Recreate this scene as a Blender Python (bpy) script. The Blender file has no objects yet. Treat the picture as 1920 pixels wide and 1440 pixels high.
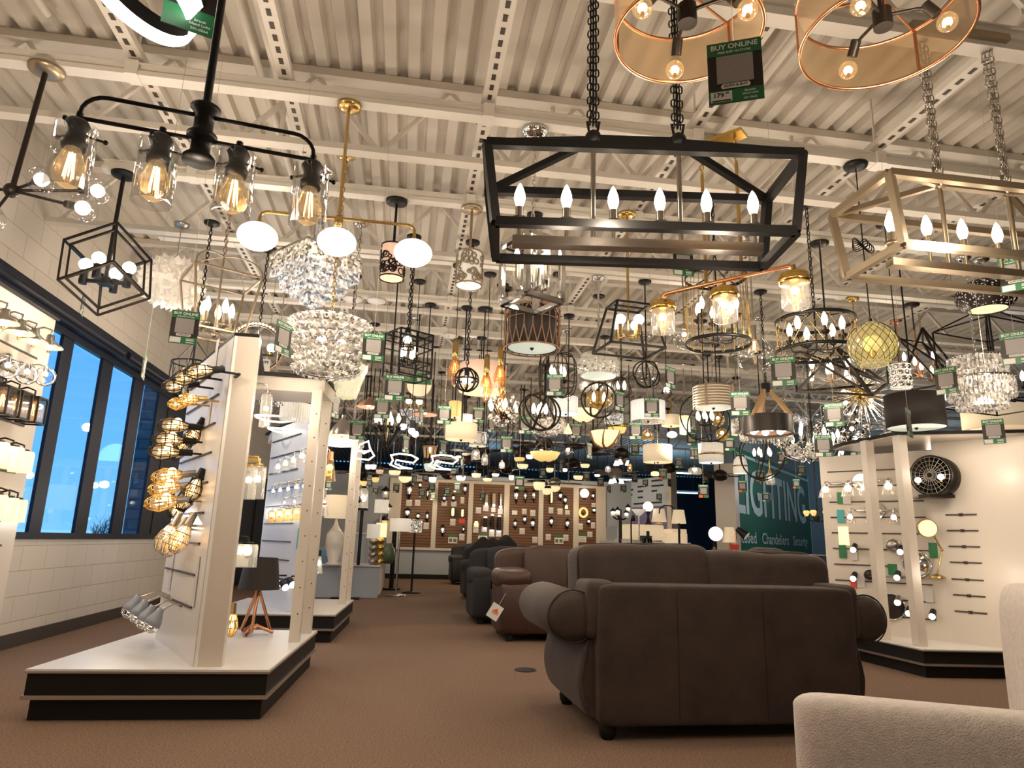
import bpy, math, random
from mathutils import Vector, Matrix
random.seed(7)
C = bpy.context.scene.collection
PI = math.pi
sin, cos = math.sin, math.cos
V = Vector
# ---------------------------------------------------------------- camera
F = 1280.0; H = 1.1; EYE = V((0, 0, H))
def _n(v): return V(v).normalized()
_Y = _n((755 - 960, -(1010 - 720), F)); _Z = _n((142, 5277, F)); _Z = (_Z - _Y * _Z.dot(_Y)).normalized()
_X = _Y.cross(_Z).normalized()
if _X.x < 0: _X = -_X
def ray(px, py):
    c = V((px - 960, -(py - 720), F)); return V((_X.dot(c), _Y.dot(c), _Z.dot(c)))
def atY(px, py, y): d = ray(px, py); return EYE + d * (y / d.y)
def atZ(px, py, z): d = ray(px, py); return EYE + d * ((z - H) / d.z)
def atX(px, py, x): d = ray(px, py); return EYE + d * (x / d.x)
def sY(px, py, y): return y / ray(px, py).y            # metres per pixel there
def proj(p):
    q = V(p) - EYE; c = _X * q.x + _Y * q.y + _Z * q.z
    return 960 + F * c.x / c.z, 720 - F * c.y / c.z, c.z
cd = bpy.data.cameras.new('camera'); cd.sensor_width = 36; cd.lens = 36 * F / 1920; cd.clip_start = .05
cam = bpy.data.objects.new('camera', cd); C.objects.link(cam)
rt, up, fw = V((_X.x, _Y.x, _Z.x)), V((_X.y, _Y.y, _Z.y)), V((_X.z, _Y.z, _Z.z))
cam.matrix_world = Matrix(((rt.x, up.x, -fw.x, 0), (rt.y, up.y, -fw.y, 0), (rt.z, up.z, -fw.z, H), (0, 0, 0, 1)))
bpy.context.scene.camera = cam
# ---------------------------------------------------------------- mesh builder
class MB:
    def __init__(s): s.v = []; s.f = []; s.mi = []; s.sm = []; s.cur = 0
    def mat(s, i): s.cur = i; return s
    def add(s, vs, fs, smooth=False):
        b = len(s.v); s.v += [tuple(v) for v in vs]
        for f in fs: s.f.append([i + b for i in f]); s.mi.append(s.cur); s.sm.append(smooth)
        return s
    def box(s, c, d, rz=0, M=None):
        x, y, z = d[0] / 2, d[1] / 2, d[2] / 2
        vs = [V((i, j, k)) for k in (-z, z) for j in (-y, y) for i in (-x, x)]
        if M is not None: vs = [M @ v for v in vs]
        if rz: vs = [Matrix.Rotation(rz, 3, 'Z') @ v for v in vs]
        return s.add([v + V(c) for v in vs], [(0, 2, 3, 1), (4, 5, 7, 6), (0, 1, 5, 4), (2, 6, 7, 3), (0, 4, 6, 2), (1, 3, 7, 5)])
    def bb(s, a, b): return s.box([(p + q) / 2 for p, q in zip(a, b)], [abs(q - p) for p, q in zip(a, b)])
    def frame(s, d):
        d = V(d).normalized(); u = V((0, 0, 1)).cross(d)
        if u.length < 1e-4: u = V((1, 0, 0))
        u.normalize(); return d, u, d.cross(u)
    def bar(s, a, b, w, h=None):
        a, b = V(a), V(b); h = h or w; d, u, w2 = s.frame(b - a)
        vs = [p + u * (i * w / 2) + w2 * (j * h / 2) for p in (a, b) for i, j in ((-1, -1), (1, -1), (1, 1), (-1, 1))]
        return s.add(vs, [(3, 2, 1, 0), (4, 5, 6, 7), (0, 1, 5, 4), (1, 2, 6, 5), (2, 3, 7, 6), (3, 0, 4, 7)])
    def tube(s, pts, r, n=6, closed=False, r2=None):
        pts = [V(p) for p in pts]; m = len(pts); vs = []; u = None
        for i, p in enumerate(pts):
            if closed: d = pts[(i + 1) % m] - pts[i - 1]
            else: d = pts[min(i + 1, m - 1)] - pts[max(i - 1, 0)]
            if d.length < 1e-9: d = V((0, 0, 1))
            d.normalize()
            if u is None: _, u, _w = s.frame(d)
            u = u - d * u.dot(d)
            if u.length < 1e-5: _, u, _w = s.frame(d)
            u.normalize(); w = d.cross(u)
            rr = r if r2 is None else r + (r2 - r) * i / (m - 1)
            vs += [p + (u * cos(2 * PI * k / n) + w * sin(2 * PI * k / n)) * rr for k in range(n)]
        fs = []
        for i in range(m if closed else m - 1):
            a, b = i * n, ((i + 1) % m) * n
            fs += [(a + k, a + (k + 1) % n, b + (k + 1) % n, b + k) for k in range(n)]
        s.add(vs, fs, True)
        if not closed: s.add(vs[:n], [tuple(range(n - 1, -1, -1))]); s.add(vs[-n:], [tuple(range(n))])
        return s
    def ring(s, c, r, t, n=32, tz=None, k=6, M=None, ry=None):
        pts = [V((r * cos(2 * PI * i / n), (ry or r) * sin(2 * PI * i / n), 0)) for i in range(n)]
        if M is not None: pts = [M @ p for p in pts]
        return s.tube([p + V(c) for p in pts], t, k, True)
    def band(s, c, r, t, h, n=36):            # flat upright hoop
        return s.lathe([(r, -h / 2), (r + t, -h / 2), (r + t, h / 2), (r, h / 2), (r, -h / 2)], n, c)
    def lathe(s, prof, n=16, c=(0, 0, 0), M=None, smooth=True, a0=0):
        vs = []; idx = []
        for r, z in prof:
            if r < 1e-6: idx.append([len(vs)]); vs.append(V((0, 0, z)))
            else:
                idx.append(list(range(len(vs), len(vs) + n)))
                vs += [V((r * cos(a0 + 2 * PI * k / n), r * sin(a0 + 2 * PI * k / n), z)) for k in range(n)]
        fs = []
        for a, b in zip(idx, idx[1:]):
            if len(a) == 1 and len(b) == 1: continue
            for k in range(n):
                k2 = (k + 1) % n
                if len(a) == 1: fs.append((a[0], b[k2], b[k]))
                elif len(b) == 1: fs.append((a[k], a[k2], b[0]))
                else: fs.append((a[k], a[k2], b[k2], b[k]))
        if M is not None: vs = [M @ v for v in vs]
        return s.add([v + V(c) for v in vs], fs, smooth)
    def cyl(s, a, b, r, r2=None, n=14):
        a, b = V(a), V(b); d, u, w = s.frame(b - a); r2 = r if r2 is None else r2
        vs = [p + (u * cos(2 * PI * k / n) + w * sin(2 * PI * k / n)) * q for p, q in ((a, r), (b, r2)) for k in range(n)]
        s.add(vs, [(k, (k + 1) % n, n + (k + 1) % n, n + k) for k in range(n)], True)
        s.add(vs[:n], [tuple(range(n - 1, -1, -1))]); return s.add(vs[n:], [tuple(range(n))])
    def ball(s, c, r, n=14, m=8, M=None):
        r = (r, r, r) if not hasattr(r, '__len__') else r
        p = [(sin(PI * i / m), -cos(PI * i / m)) for i in range(m + 1)]; p[0] = (0, -1); p[-1] = (0, 1)
        S = Matrix.Diagonal(V(r)); return s.lathe(p, n, c, (M @ S) if M is not None else S)
    def sbox(s, c, r, e=.35, n=28, m=16, M=None, wob=0, seed=0):   # stuffed box (superellipsoid)
        f = lambda q, e: math.copysign(abs(q) ** e, q); vs = []; rnd = random.Random(seed)
        ph = [rnd.uniform(0, 6) for _ in range(6)]
        for i in range(m + 1):
            t = -PI / 2 + PI * i / m
            for k in range(n):
                a = 2 * PI * k / n
                v = V((r[0] * f(cos(t), e) * f(cos(a), e), r[1] * f(cos(t), e) * f(sin(a), e), r[2] * f(sin(t), e)))
                if wob: v *= 1 + wob * (sin(v.x * 9 + ph[0]) * sin(v.z * 13 + ph[1]) + .6 * sin(v.x * 23 + v.z * 11 + ph[2]) + .5 * sin(v.y * 17 + ph[3]))
                if M is not None: v = M @ v
                vs.append(v + V(c))
        fs = [(i * n + k, i * n + (k + 1) % n, (i + 1) * n + (k + 1) % n, (i + 1) * n + k) for i in range(m) for k in range(n)]
        return s.add(vs, fs, True)
    def prism(s, poly, a, b, axis='Z', smooth=False):     # poly in the other two axes, extruded a..b
        def q(u, v, w): return {'Z': (u, v, w), 'Y': (u, w, v), 'X': (w, u, v)}[axis]
        n = len(poly); vs = [q(u, v, a) for u, v in poly] + [q(u, v, b) for u, v in poly]
        s.add(vs, [(k, (k + 1) % n, n + (k + 1) % n, n + k) for k in range(n)], smooth)
        s.add(vs[:n], [tuple(range(n - 1, -1, -1))]); return s.add(vs[n:], [tuple(range(n))])
    def chain(s, a, b, L=.045, t=.004, w=.011):
        a, b = V(a), V(b); n = max(2, int((b - a).length / (L * .78))); d, u, w2 = s.frame(b - a)
        for i in range(n):
            c = a + (b - a) * ((i + .5) / n); e = u if i % 2 else w2
            s.tube([c + d * (L / 2 * q) + e * (w * p) for q, p in ((.9, 0), (.7, .8), (.2, 1), (-.2, 1), (-.7, .8), (-.9, 0), (-.7, -.8), (-.2, -1), (.2, -1), (.7, -.8))], t, 4, True)
        return s
    def mesh(s, name, mats):
        me = bpy.data.meshes.new(name); me.from_pydata(s.v, [], s.f)
        for m in (mats if isinstance(mats, (list, tuple)) else [mats]): me.materials.append(m)
        me.polygons.foreach_set('material_index', s.mi); me.polygons.foreach_set('use_smooth', s.sm); me.update()
        return me
def RX(a): return Matrix.Rotation(a, 3, 'X')
def RY(a): return Matrix.Rotation(a, 3, 'Y')
def RZ(a): return Matrix.Rotation(a, 3, 'Z')
def arc(c, r, a0, a1, n=8, plane='XZ'):
    o = []
    for i in range(n + 1):
        a = a0 + (a1 - a0) * i / n; p, q = r * cos(a), r * sin(a)
        o.append(V(c) + V({'XZ': (p, 0, q), 'YZ': (0, p, q), 'XY': (p, q, 0)}[plane]))
    return o
def link(name, data, parent=None, loc=None, rot=None, sc=None):
    o = bpy.data.objects.new(name, data); C.objects.link(o)
    if parent is not None: o.parent = parent
    if loc is not None: o.location = loc
    if rot is not None: o.rotation_euler = rot
    if sc is not None: o.scale = sc if hasattr(sc, '__len__') else (sc, sc, sc)
    return o
def part(name, mb, mats, parent=None, loc=None, rot=None, sc=None, label=None):
    o = link(name, mb.mesh(name, mats) if isinstance(mb, MB) else mb, parent, loc, rot, sc)
    if label: o['label'] = label
    return o
_cache = {}
def cached(key, fn):
    if key not in _cache: _cache[key] = fn()
    return _cache[key]
FIX = []; LABELS = {}
def tag(o, label, cat, group=None):
    o['label'] = label; o['category'] = cat
    if group: o['group'] = group
    return o
def thing(name, label, cat, loc=(0, 0, 0), rz=0, group=None, short=None):
    o = bpy.data.objects.new(name, None); o.empty_display_size = .05; C.objects.link(o); o.location = loc; o.rotation_euler = (0, 0, rz)
    tag(o, label, cat, group)
    if short: FIX.append((short, V(loc)))
    return o
def single(name, mb, mats, label, cat, loc=None, rot=None, group=None, short=None):
    o = part(name, mb, mats, None, loc, rot); tag(o, label, cat, group)
    if short: FIX.append((short, V(loc)))
    return o
def struct(name, mb, mats, parent=None, **k):
    o = part(name, mb, mats, parent, **k)
    if parent is None: o['kind'] = 'structure'
    return o
def copy_tree(o, parent=None):
    c = o.copy(); C.objects.link(c); c.parent = parent
    for ch in list(o.children): copy_tree(ch, c)
    return c
def text_mesh(s, size=1, bold=0, ext=0, align='CENTER', sx=1):
    def mk():
        cu = bpy.data.curves.new('lettering', 'FONT'); cu.body = s; cu.size = size; cu.align_x = align; cu.align_y = 'CENTER'
        cu.offset = bold; cu.extrude = ext; cu.resolution_u = 3
        o = bpy.data.objects.new('lettering', cu); C.objects.link(o)
        dg = bpy.context.evaluated_depsgraph_get(); me = bpy.data.meshes.new_from_object(o.evaluated_get(dg))
        bpy.data.objects.remove(o); return me
    return cached(('txt', s, size, bold, ext, align), mk)
def add_text(mb, s, size, M, off, bold=0, sx=1, align='CENTER'):    # glyph faces appended to a builder; M maps text xy to space
    me = text_mesh(s, size, bold * size, 0, align)
    mb.add([M @ V((v.co.x * sx, v.co.y, 0)) + V(off) for v in me.vertices], [tuple(p.vertices) for p in me.polygons])
# ---------------------------------------------------------------- materials
def nd(t, ty, **k):
    n = t.nodes.new(ty)
    for a, b in k.items():
        if a in n.inputs.keys(): n.inputs[a].default_value = b
        else: setattr(n, a, b)
    return n
def pmat(name, col, rough=.5, metal=0, em=0, emc=None, noise=0, nscale=20, bump=0, bscale=200, alpha=1, spec=.5, trans=0, sheen=0):
    m = bpy.data.materials.new(name); m.use_nodes = True; t = m.node_tree; p = t.nodes['Principled BSDF']
    col = tuple(col) + (1,); p.inputs['Base Color'].default_value = col; p.inputs['Roughness'].default_value = rough
    p.inputs['Metallic'].default_value = metal; p.inputs['Specular IOR Level'].default_value = spec
    if sheen: p.inputs['Sheen Weight'].default_value = sheen
    if em: p.inputs['Emission Strength'].default_value = em; p.inputs['Emission Color'].default_value = tuple(emc or col[:3]) + (1,)
    if alpha < 1: p.inputs['Alpha'].default_value = alpha
    tc = nd(t, 'ShaderNodeTexCoord')
    nz = nd(t, 'ShaderNodeTexNoise', Scale=nscale, Detail=3.0); t.links.new(tc.outputs['Object'], nz.inputs['Vector'])
    a = noise or .04
    mx = nd(t, 'ShaderNodeMix', data_type='RGBA'); mx.inputs[6].default_value = tuple(c * (1 - a) for c in col[:3]) + (1,); mx.inputs[7].default_value = tuple(min(1, c * (1 + a)) for c in col[:3]) + (1,)
    t.links.new(nz.outputs['Fac'], mx.inputs[0]); t.links.new(mx.outputs[2], p.inputs['Base Color'])
    if bump:
        n2 = nd(t, 'ShaderNodeTexNoise', Scale=bscale, Detail=2.0); t.links.new(tc.outputs['Object'], n2.inputs['Vector'])
        b = nd(t, 'ShaderNodeBump', Strength=bump, Distance=.01); t.links.new(n2.outputs['Fac'], b.inputs['Height']); t.links.new(b.outputs['Normal'], p.inputs['Normal'])
    if em: m.cycles.emission_sampling = 'NONE'
    return m
def glass(name, col=(1, 1, 1), refl=.12, rough=.03, em=0, emc=(1, 1, 1), tint=1, milky=0):   # thin glass: see-through with a fresnel sheen
    m = bpy.data.materials.new(name); m.use_nodes = True; t = m.node_tree; t.nodes.clear()
    out = nd(t, 'ShaderNodeOutputMaterial'); tr = nd(t, 'ShaderNodeBsdfTransparent'); tr.inputs[0].default_value = tuple(col) + (1,)
    gl = nd(t, 'ShaderNodeBsdfGlossy', Roughness=rough); lw = nd(t, 'ShaderNodeLayerWeight', Blend=.25)
    mr = nd(t, 'ShaderNodeMapRange'); mr.inputs[3].default_value = refl * .35; mr.inputs[4].default_value = min(1, refl * 5)
    mx = nd(t, 'ShaderNodeMixShader'); t.links.new(lw.outputs['Facing'], mr.inputs[0]); t.links.new(mr.outputs[0], mx.inputs[0])
    t.links.new(tr.outputs[0], mx.inputs[1]); t.links.new(gl.outputs[0], mx.inputs[2]); last = mx
    if milky:
        df = nd(t, 'ShaderNodeBsdfTranslucent'); df.inputs[0].default_value = tuple(col) + (1,); m3 = nd(t, 'ShaderNodeMixShader'); m3.inputs[0].default_value = milky
        t.links.new(last.outputs[0], m3.inputs[1]); t.links.new(df.outputs[0], m3.inputs[2]); last = m3
    if em:
        e = nd(t, 'ShaderNodeEmission', Strength=em); e.inputs[0].default_value = tuple(emc) + (1,); ad = nd(t, 'ShaderNodeAddShader')
        t.links.new(last.outputs[0], ad.inputs[0]); t.links.new(e.outputs[0], ad.inputs[1]); last = ad
    t.links.new(last.outputs[0], out.inputs[0]); m.cycles.emission_sampling = 'NONE'
    return m
def crystal(name, em, emc, dark=(.25, .24, .24)):      # cut glass: sparkle painted in as bright, glowing and dark cells; glossy
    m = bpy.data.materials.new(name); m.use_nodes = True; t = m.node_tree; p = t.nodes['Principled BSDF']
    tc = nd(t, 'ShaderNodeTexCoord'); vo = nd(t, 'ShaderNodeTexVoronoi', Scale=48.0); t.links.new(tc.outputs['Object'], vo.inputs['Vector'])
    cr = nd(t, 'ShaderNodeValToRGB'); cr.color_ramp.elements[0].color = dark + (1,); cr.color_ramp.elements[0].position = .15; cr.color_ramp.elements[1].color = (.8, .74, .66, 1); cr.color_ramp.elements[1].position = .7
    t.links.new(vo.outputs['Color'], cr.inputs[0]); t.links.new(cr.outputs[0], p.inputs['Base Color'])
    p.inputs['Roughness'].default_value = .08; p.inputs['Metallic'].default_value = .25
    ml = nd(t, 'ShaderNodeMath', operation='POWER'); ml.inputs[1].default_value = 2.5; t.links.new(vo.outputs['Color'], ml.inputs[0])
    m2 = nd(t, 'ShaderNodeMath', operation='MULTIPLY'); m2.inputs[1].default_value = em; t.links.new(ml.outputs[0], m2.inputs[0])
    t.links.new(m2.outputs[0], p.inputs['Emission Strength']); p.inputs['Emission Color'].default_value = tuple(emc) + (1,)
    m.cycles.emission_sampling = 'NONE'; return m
W1 = (1, .72, .40); W2 = (1, .83, .6); W3 = (1, .93, .82)
M = dict(
    black=pmat('black_metal', (.009, .0085, .0085), .45, .2, spec=.35), bronze=pmat('dark_bronze', (.022, .016, .012), .4, .5), brass=pmat('brass', (.62, .42, .16), .25, 1),
    gold=pmat('polished_gold', (.75, .5, .15), .2, 1), champ=pmat('champagne_metal', (.42, .34, .24), .35, .9), nickel=pmat('brushed_nickel', (.55, .51, .46), .25, 1),
    chrome=pmat('chrome', (.8, .8, .8), .08, 1), copper=pmat('copper', (.7, .33, .17), .3, 1), rustc=pmat('aged_copper', (.3, .17, .1), .5, .5), steel=pmat('satin_steel', (.4, .38, .36), .3, 1),
    white=pmat('white_paint', (.75, .73, .7), .5), lam=pmat('cream_laminate', (.62, .56, .49), .35, noise=.03, nscale=3), lamw=pmat('white_laminate', (.72, .7, .68), .3, noise=.03, nscale=3),
    slot=pmat('dark_slot', (.05, .035, .028), .6), plinth=pmat('black_plinth', (.008, .007, .0065), .55, spec=.25), alu=pmat('aluminium_trim', (.6, .57, .54), .3, 1),
    frost=pmat('lit_frosted_glass', (.9, .88, .85), .3, em=1.15, emc=(1, .95, .88)), opal=pmat('lit_opal_glass', (.9, .9, .88), .25, em=1.3, emc=(1, .96, .9)),
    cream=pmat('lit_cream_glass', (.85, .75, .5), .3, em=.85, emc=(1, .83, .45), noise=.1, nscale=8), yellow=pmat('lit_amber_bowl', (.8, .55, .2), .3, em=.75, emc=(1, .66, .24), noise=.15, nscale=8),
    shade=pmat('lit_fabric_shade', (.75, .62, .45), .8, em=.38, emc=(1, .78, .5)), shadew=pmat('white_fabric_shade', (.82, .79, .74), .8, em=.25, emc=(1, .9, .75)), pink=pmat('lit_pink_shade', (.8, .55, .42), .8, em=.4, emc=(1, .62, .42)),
    shadeb=pmat('black_fabric_shade', (.02, .015, .013), .7), diff=pmat('lit_diffuser', (.8, .8, .72), .4, em=.62, emc=(.95, .95, .74)), diffg=pmat('pale_green_diffuser', (.7, .75, .68), .4, em=.5, emc=(.85, .95, .8)),
    bulb=pmat('lit_warm_bulb', (1, .85, .65), .3, em=7, emc=W2), bulbw=pmat('lit_white_bulb', (1, .95, .9), .3, em=7, emc=W3), bulbo=pmat('lit_orange_bulb', (1, .75, .45), .3, em=3.0, emc=(1, .72, .42)),
    fil=pmat('filament', (1, .75, .4), .4, em=10, emc=(1, .68, .36)), led=pmat('led_strip', (1, 1, 1), .3, em=4.5, emc=(1, .96, .9)), blued=pmat('daylight_strip', (.8, .95, 1), .3, em=3, emc=(.5, .85, 1)),
    glass=glass('clear_glass', (1, 1, 1), .13), amber=glass('amber_glass', (1, .78, .45), .15, em=.10, emc=(1, .55, .15)), smoke=glass('smoky_glass', (.75, .7, .65), .25), olive=glass('olive_glass', (.8, .72, .42), .15, .1, em=.22, emc=(.8, .65, .3), milky=.25),
    bulbg=glass('bulb_glass', (1, .86, .62), .1, em=.2, emc=(1, .66, .34)), seed=glass('seeded_glass', (.95, .93, .9), .3, .12, em=.12, emc=W2, milky=.1), mesh=glass('copper_mesh', (.6, .44, .27), .12, .35, em=.07, emc=(1, .55, .22), milky=.16),
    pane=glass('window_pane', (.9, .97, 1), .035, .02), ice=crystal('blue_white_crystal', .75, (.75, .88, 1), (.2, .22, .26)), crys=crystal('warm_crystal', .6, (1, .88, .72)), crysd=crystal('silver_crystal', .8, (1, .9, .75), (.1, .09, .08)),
    green=pmat('tag_green', (.02, .17, .06), .4), tagb=pmat('tag_black', (.02, .014, .012), .5), paper=pmat('tag_paper', (.6, .57, .55), .5, noise=.25, nscale=160), paperw=pmat('white_card', (.78, .76, .74), .5), orange=pmat('orange_card', (.75, .17, .03), .5), redc=pmat('red_card', (.7, .06, .04), .5), teal=pmat('teal_card', (.05, .35, .36), .5), ink=pmat('black_ink', (.02, .02, .02), .5), thread=pmat('thread', (.45, .4, .33), .7),
    feather=pmat('white_feather', (.8, .74, .66), .9, em=.18, emc=(1, .88, .72), bump=.4, bscale=60), rope=pmat('rope', (.5, .32, .16), .9, noise=.25, nscale=90), bead=pmat('wood_bead', (.45, .32, .2), .7), shell=pmat('lit_shell', (.8, .78, .6), .3, em=.3, emc=(1, .95, .68)),
    wood=pmat('wood', (.3, .17, .09), .55, noise=.2, nscale=9), walnut=pmat('dark_wood_blade', (.05, .03, .022), .6), grayb=pmat('grey_blade', (.16, .14, .12), .6), bulk=pmat('cloud', (.6, .6, .6)),
    grey=pmat('charcoal_fabric', (.032, .03, .034), .95, noise=.25, nscale=40, bump=.3, bscale=300), dark=pmat('black_leather', (.02, .016, .015), .5, bump=.2), ltan=pmat('brown_leather', (.055, .023, .0145), .42, noise=.2, nscale=6, bump=.25, bscale=120), suede=pmat('dark_brown_suede', (.034, .019, .013), .72, noise=.75, nscale=6, bump=.3, bscale=90, sheen=.1), piping=pmat('dark_piping', (.012, .007, .005), .6),
    boucle=pmat('cream_boucle', (.56, .5, .46), .95, noise=.22, nscale=45, bump=.45, bscale=190, sheen=.3), navy=pmat('navy_frame', (.005, .008, .02), .5, spec=.25), steelblue=pmat('blue_grey_paint', (.16, .23, .27), .7, noise=.08, nscale=2), dblue=pmat('dark_store_blue', (.035, .06, .1), .8), signg=pmat('sign_green', (.004, .095, .06), .6), signw=pmat('sign_letter', (.42, .55, .6), .6), purple=pmat('violet_panel', (.18, .17, .36), .6), ply=pmat('board', (.45, .37, .28), .7), porc=pmat('white_ceramic', (.75, .7, .62), .25), vase=pmat('green_vase', (.1, .14, .08), .3), blug=pmat('blue_glass_base', (.2, .35, .5), .15, .2), codep=pmat('printed_panel', (.34, .315, .305), .5, noise=.35, nscale=260), pleat=pmat('lit_pleated_shade', (.8, .78, .75), .7, em=.5, emc=(1, .95, .88)), leafy=pmat('bare_twigs', (.05, .06, .07), .9),
)
# ---------------------------------------------------------------- setting
def plane_vec(t, a, b):
    tc = nd(t, 'ShaderNodeTexCoord'); se = nd(t, 'ShaderNodeSeparateXYZ'); co = nd(t, 'ShaderNodeCombineXYZ')
    t.links.new(tc.outputs['Object'], se.inputs[0]); t.links.new(se.outputs[a], co.inputs[0]); t.links.new(se.outputs[b], co.inputs[1]); return co.outputs[0]
def brickmat(name, c1, c2, cm, bw, rh, mort, a, b, bump=.6):
    m = pmat(name, c1, .6); t = m.node_tree; p = t.nodes['Principled BSDF']
    br = nd(t, 'ShaderNodeTexBrick', Scale=1.0); br.inputs['Color1'].default_value = c1 + (1,); br.inputs['Color2'].default_value = c2 + (1,); br.inputs['Mortar'].default_value = cm + (1,)
    br.inputs['Brick Width'].default_value = bw; br.inputs['Row Height'].default_value = rh; br.inputs['Mortar Size'].default_value = mort; br.inputs['Mortar Smooth'].default_value = .3
    t.links.new(plane_vec(t, a, b), br.inputs['Vector']); t.links.new(br.outputs['Color'], p.inputs['Base Color'])
    bp = nd(t, 'ShaderNodeBump', Strength=bump, Distance=.006, invert=True); t.links.new(br.outputs['Fac'], bp.inputs['Height']); t.links.new(bp.outputs['Normal'], p.inputs['Normal']); return m
M['block'] = brickmat('painted_block', (.56, .51, .45), (.58, .53, .47), (.43, .385, .335), .46, .233, .005, 1, 2)
M['brick'] = brickmat('dark_brick', (.045, .06, .08), (.07, .09, .12), (.02, .03, .04), .36, .16, .015, 1, 2)
M['bricky'] = brickmat('dark_brick_side', (.045, .06, .08), (.07, .09, .12), (.02, .03, .04), .36, .16, .015, 0, 2)
def carpetmat():
    m = pmat('carpet', (.165, .1, .066), .95, noise=.3, nscale=2.5); t = m.node_tree; p = t.nodes['Principled BSDF']; tc = nd(t, 'ShaderNodeTexCoord')
    nz = nd(t, 'ShaderNodeTexNoise', Scale=95.0, Detail=4.0); t.links.new(tc.outputs['Object'], nz.inputs['Vector'])
    cr = nd(t, 'ShaderNodeValToRGB'); cr.color_ramp.elements[0].position = .3; cr.color_ramp.elements[0].color = (.088, .05, .032, 1); cr.color_ramp.elements[1].position = .72; cr.color_ramp.elements[1].color = (.27, .17, .115, 1)
    t.links.new(nz.outputs['Fac'], cr.inputs[0]); t.links.new(cr.outputs[0], p.inputs['Base Color'])
    b = nd(t, 'ShaderNodeBump', Strength=.6, Distance=.01); t.links.new(nz.outputs['Fac'], b.inputs['Height']); t.links.new(b.outputs['Normal'], p.inputs['Normal']); return m
M['carpet'] = carpetmat()
def slatmat():
    m = pmat('wood_slats', (.2, .09, .04), .55); t = m.node_tree; p = t.nodes['Principled BSDF']; tc = nd(t, 'ShaderNodeTexCoord')
    wv = nd(t, 'ShaderNodeTexWave', bands_direction='Z', Scale=3.9, Distortion=0.0); t.links.new(tc.outputs['Object'], wv.inputs['Vector'])
    cr = nd(t, 'ShaderNodeValToRGB'); cr.color_ramp.elements[0].position = .05; cr.color_ramp.elements[0].color = (.05, .02, .01, 1); cr.color_ramp.elements[1].position = .3; cr.color_ramp.elements[1].color = (.17, .075, .032, 1)
    t.links.new(wv.outputs['Fac'], cr.inputs[0]); t.links.new(cr.outputs[0], p.inputs['Base Color']); return m
M['slats'] = slatmat()
M['deck'] = pmat('white_steel_deck', (.6, .55, .48), .6, noise=.06, nscale=1.5)
M['steelw'] = pmat('white_steel', (.68, .63, .56), .5)
M['rail'] = pmat('white_track', (.76, .72, .65), .35)
M['bluewall'] = pmat('pale_blue_wall', (.4, .44, .5), .7, noise=.05, nscale=2)
XW = -3.58; DZ = 4.65
struct('floor', MB().bb((XW - .3, -4, -.1), (18, 34, 0)), M['carpet'])
# ribbed deck
mb = MB(); p = .175; n = int((18 - XW) / p) + 2
for y0, y1 in ((-4, 34),):
    vs = []; k = 0
    for i in range(n):
        x = XW - .1 + i * p
        for dx, dz in ((0, 0), (.085, 0), (.105, .055), (.155, .055)): vs.append((x + dx, dz))
    q = len(vs)
    mb.add([(x, y0, DZ + z) for x, z in vs] + [(x, y1, DZ + z) for x, z in vs], [(i, q + i, q + i + 1, i + 1) for i in range(q - 1)])
mb.bb((XW - .3, -4, DZ + .1), (18, 34, DZ + .15))
struct('ceiling', mb, M['deck'])
# left wall with window opening
wy0, wy1, wz0, wz1 = 5.2, 11.95, 1.0, 3.2
mb = MB()
for a, b in (((-4, 0), (wy0, DZ)), ((wy1, 0), (34, DZ)), ((wy0, 0), (wy1, wz0)), ((wy0, wz1), (wy1, DZ))): mb.bb((XW - .25, a[0], a[1]), (XW, b[0], b[1]))
struct('wall_left', mb, M['block'])
struct('baseboard_left', MB().bb((XW, -4, 0), (XW + .02, 20.2, .13)), pmat('dark_base', (.04, .03, .026), .6))
mb = MB(); fx = XW - .03
for y0, y1 in ((wy0, wy0 + .15), (7.42, 7.65), (8.38, 8.67), (9.37, 9.7), (10.3, 10.72), (11.75, wy1)): mb.bb((fx - .015, y0, wz0), (fx + .02, y1, wz1))
mb.bb((fx - .02, wy0, wz0), (fx + .06, wy1, wz0 + .06)); mb.bb((fx - .02, wy0, 3.05), (fx + .04, wy1, wz1)); mb.bb((XW, wy0 + .2, 3.12), (XW + .1, 11.9, 3.3)); mb.bb((fx - .04, 10.72, wz0), (fx + .03, 11.75, 3.1))
w = struct('window_1', mb, M['navy'])
for i, (y0, y1) in enumerate(((wy0 + .15, 7.42), (7.65, 8.38), (8.67, 9.37), (9.7, 10.3))):
    struct('pane', MB().bb((fx - .006, y0, wz0 + .09), (fx + .006, y1, 3.02)), M['pane'], w)
struct('roller_blind', MB().cyl((XW + .09, 5.4, 3.2), (XW + .09, 8.6, 3.2), .05).cyl((XW + .09, 8.75, 3.2), (XW + .09, 11.8, 3.2), .05), M['navy'], w)
single('brick_pillar', MB().bb((-4.36, 11.8, -.2), (-3.86, 13.2, 4.6)), M['brick'], 'dark brick pillar standing outside the fourth window pane', 'pillar').data.materials[0] = M['bricky']
mb = MB(); rnd = random.Random(3); tb = atX(190, 1003, -9.0)
def twig(p, d, L, r, k):
    q = p + d * L; mb.tube([p, q], r, 4, r2=r * .6)
    if k:
        for _ in range(4): twig(p + (q - p) * rnd.uniform(.5, 1), (d + V((rnd.uniform(-.8, .8), rnd.uniform(-.8, .8), rnd.uniform(-.1, .5)))).normalized(), L * rnd.uniform(.5, .75), r * .55, k - 1)
for j in range(4): twig(tb + V((0, j * .4 - .5, -1.2)), V((0, 0, 1)), .9, .03, 3)
single('bare_tree', mb, M['leafy'], 'bare branch tips of a tree outside behind the third window pane', 'tree')
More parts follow.
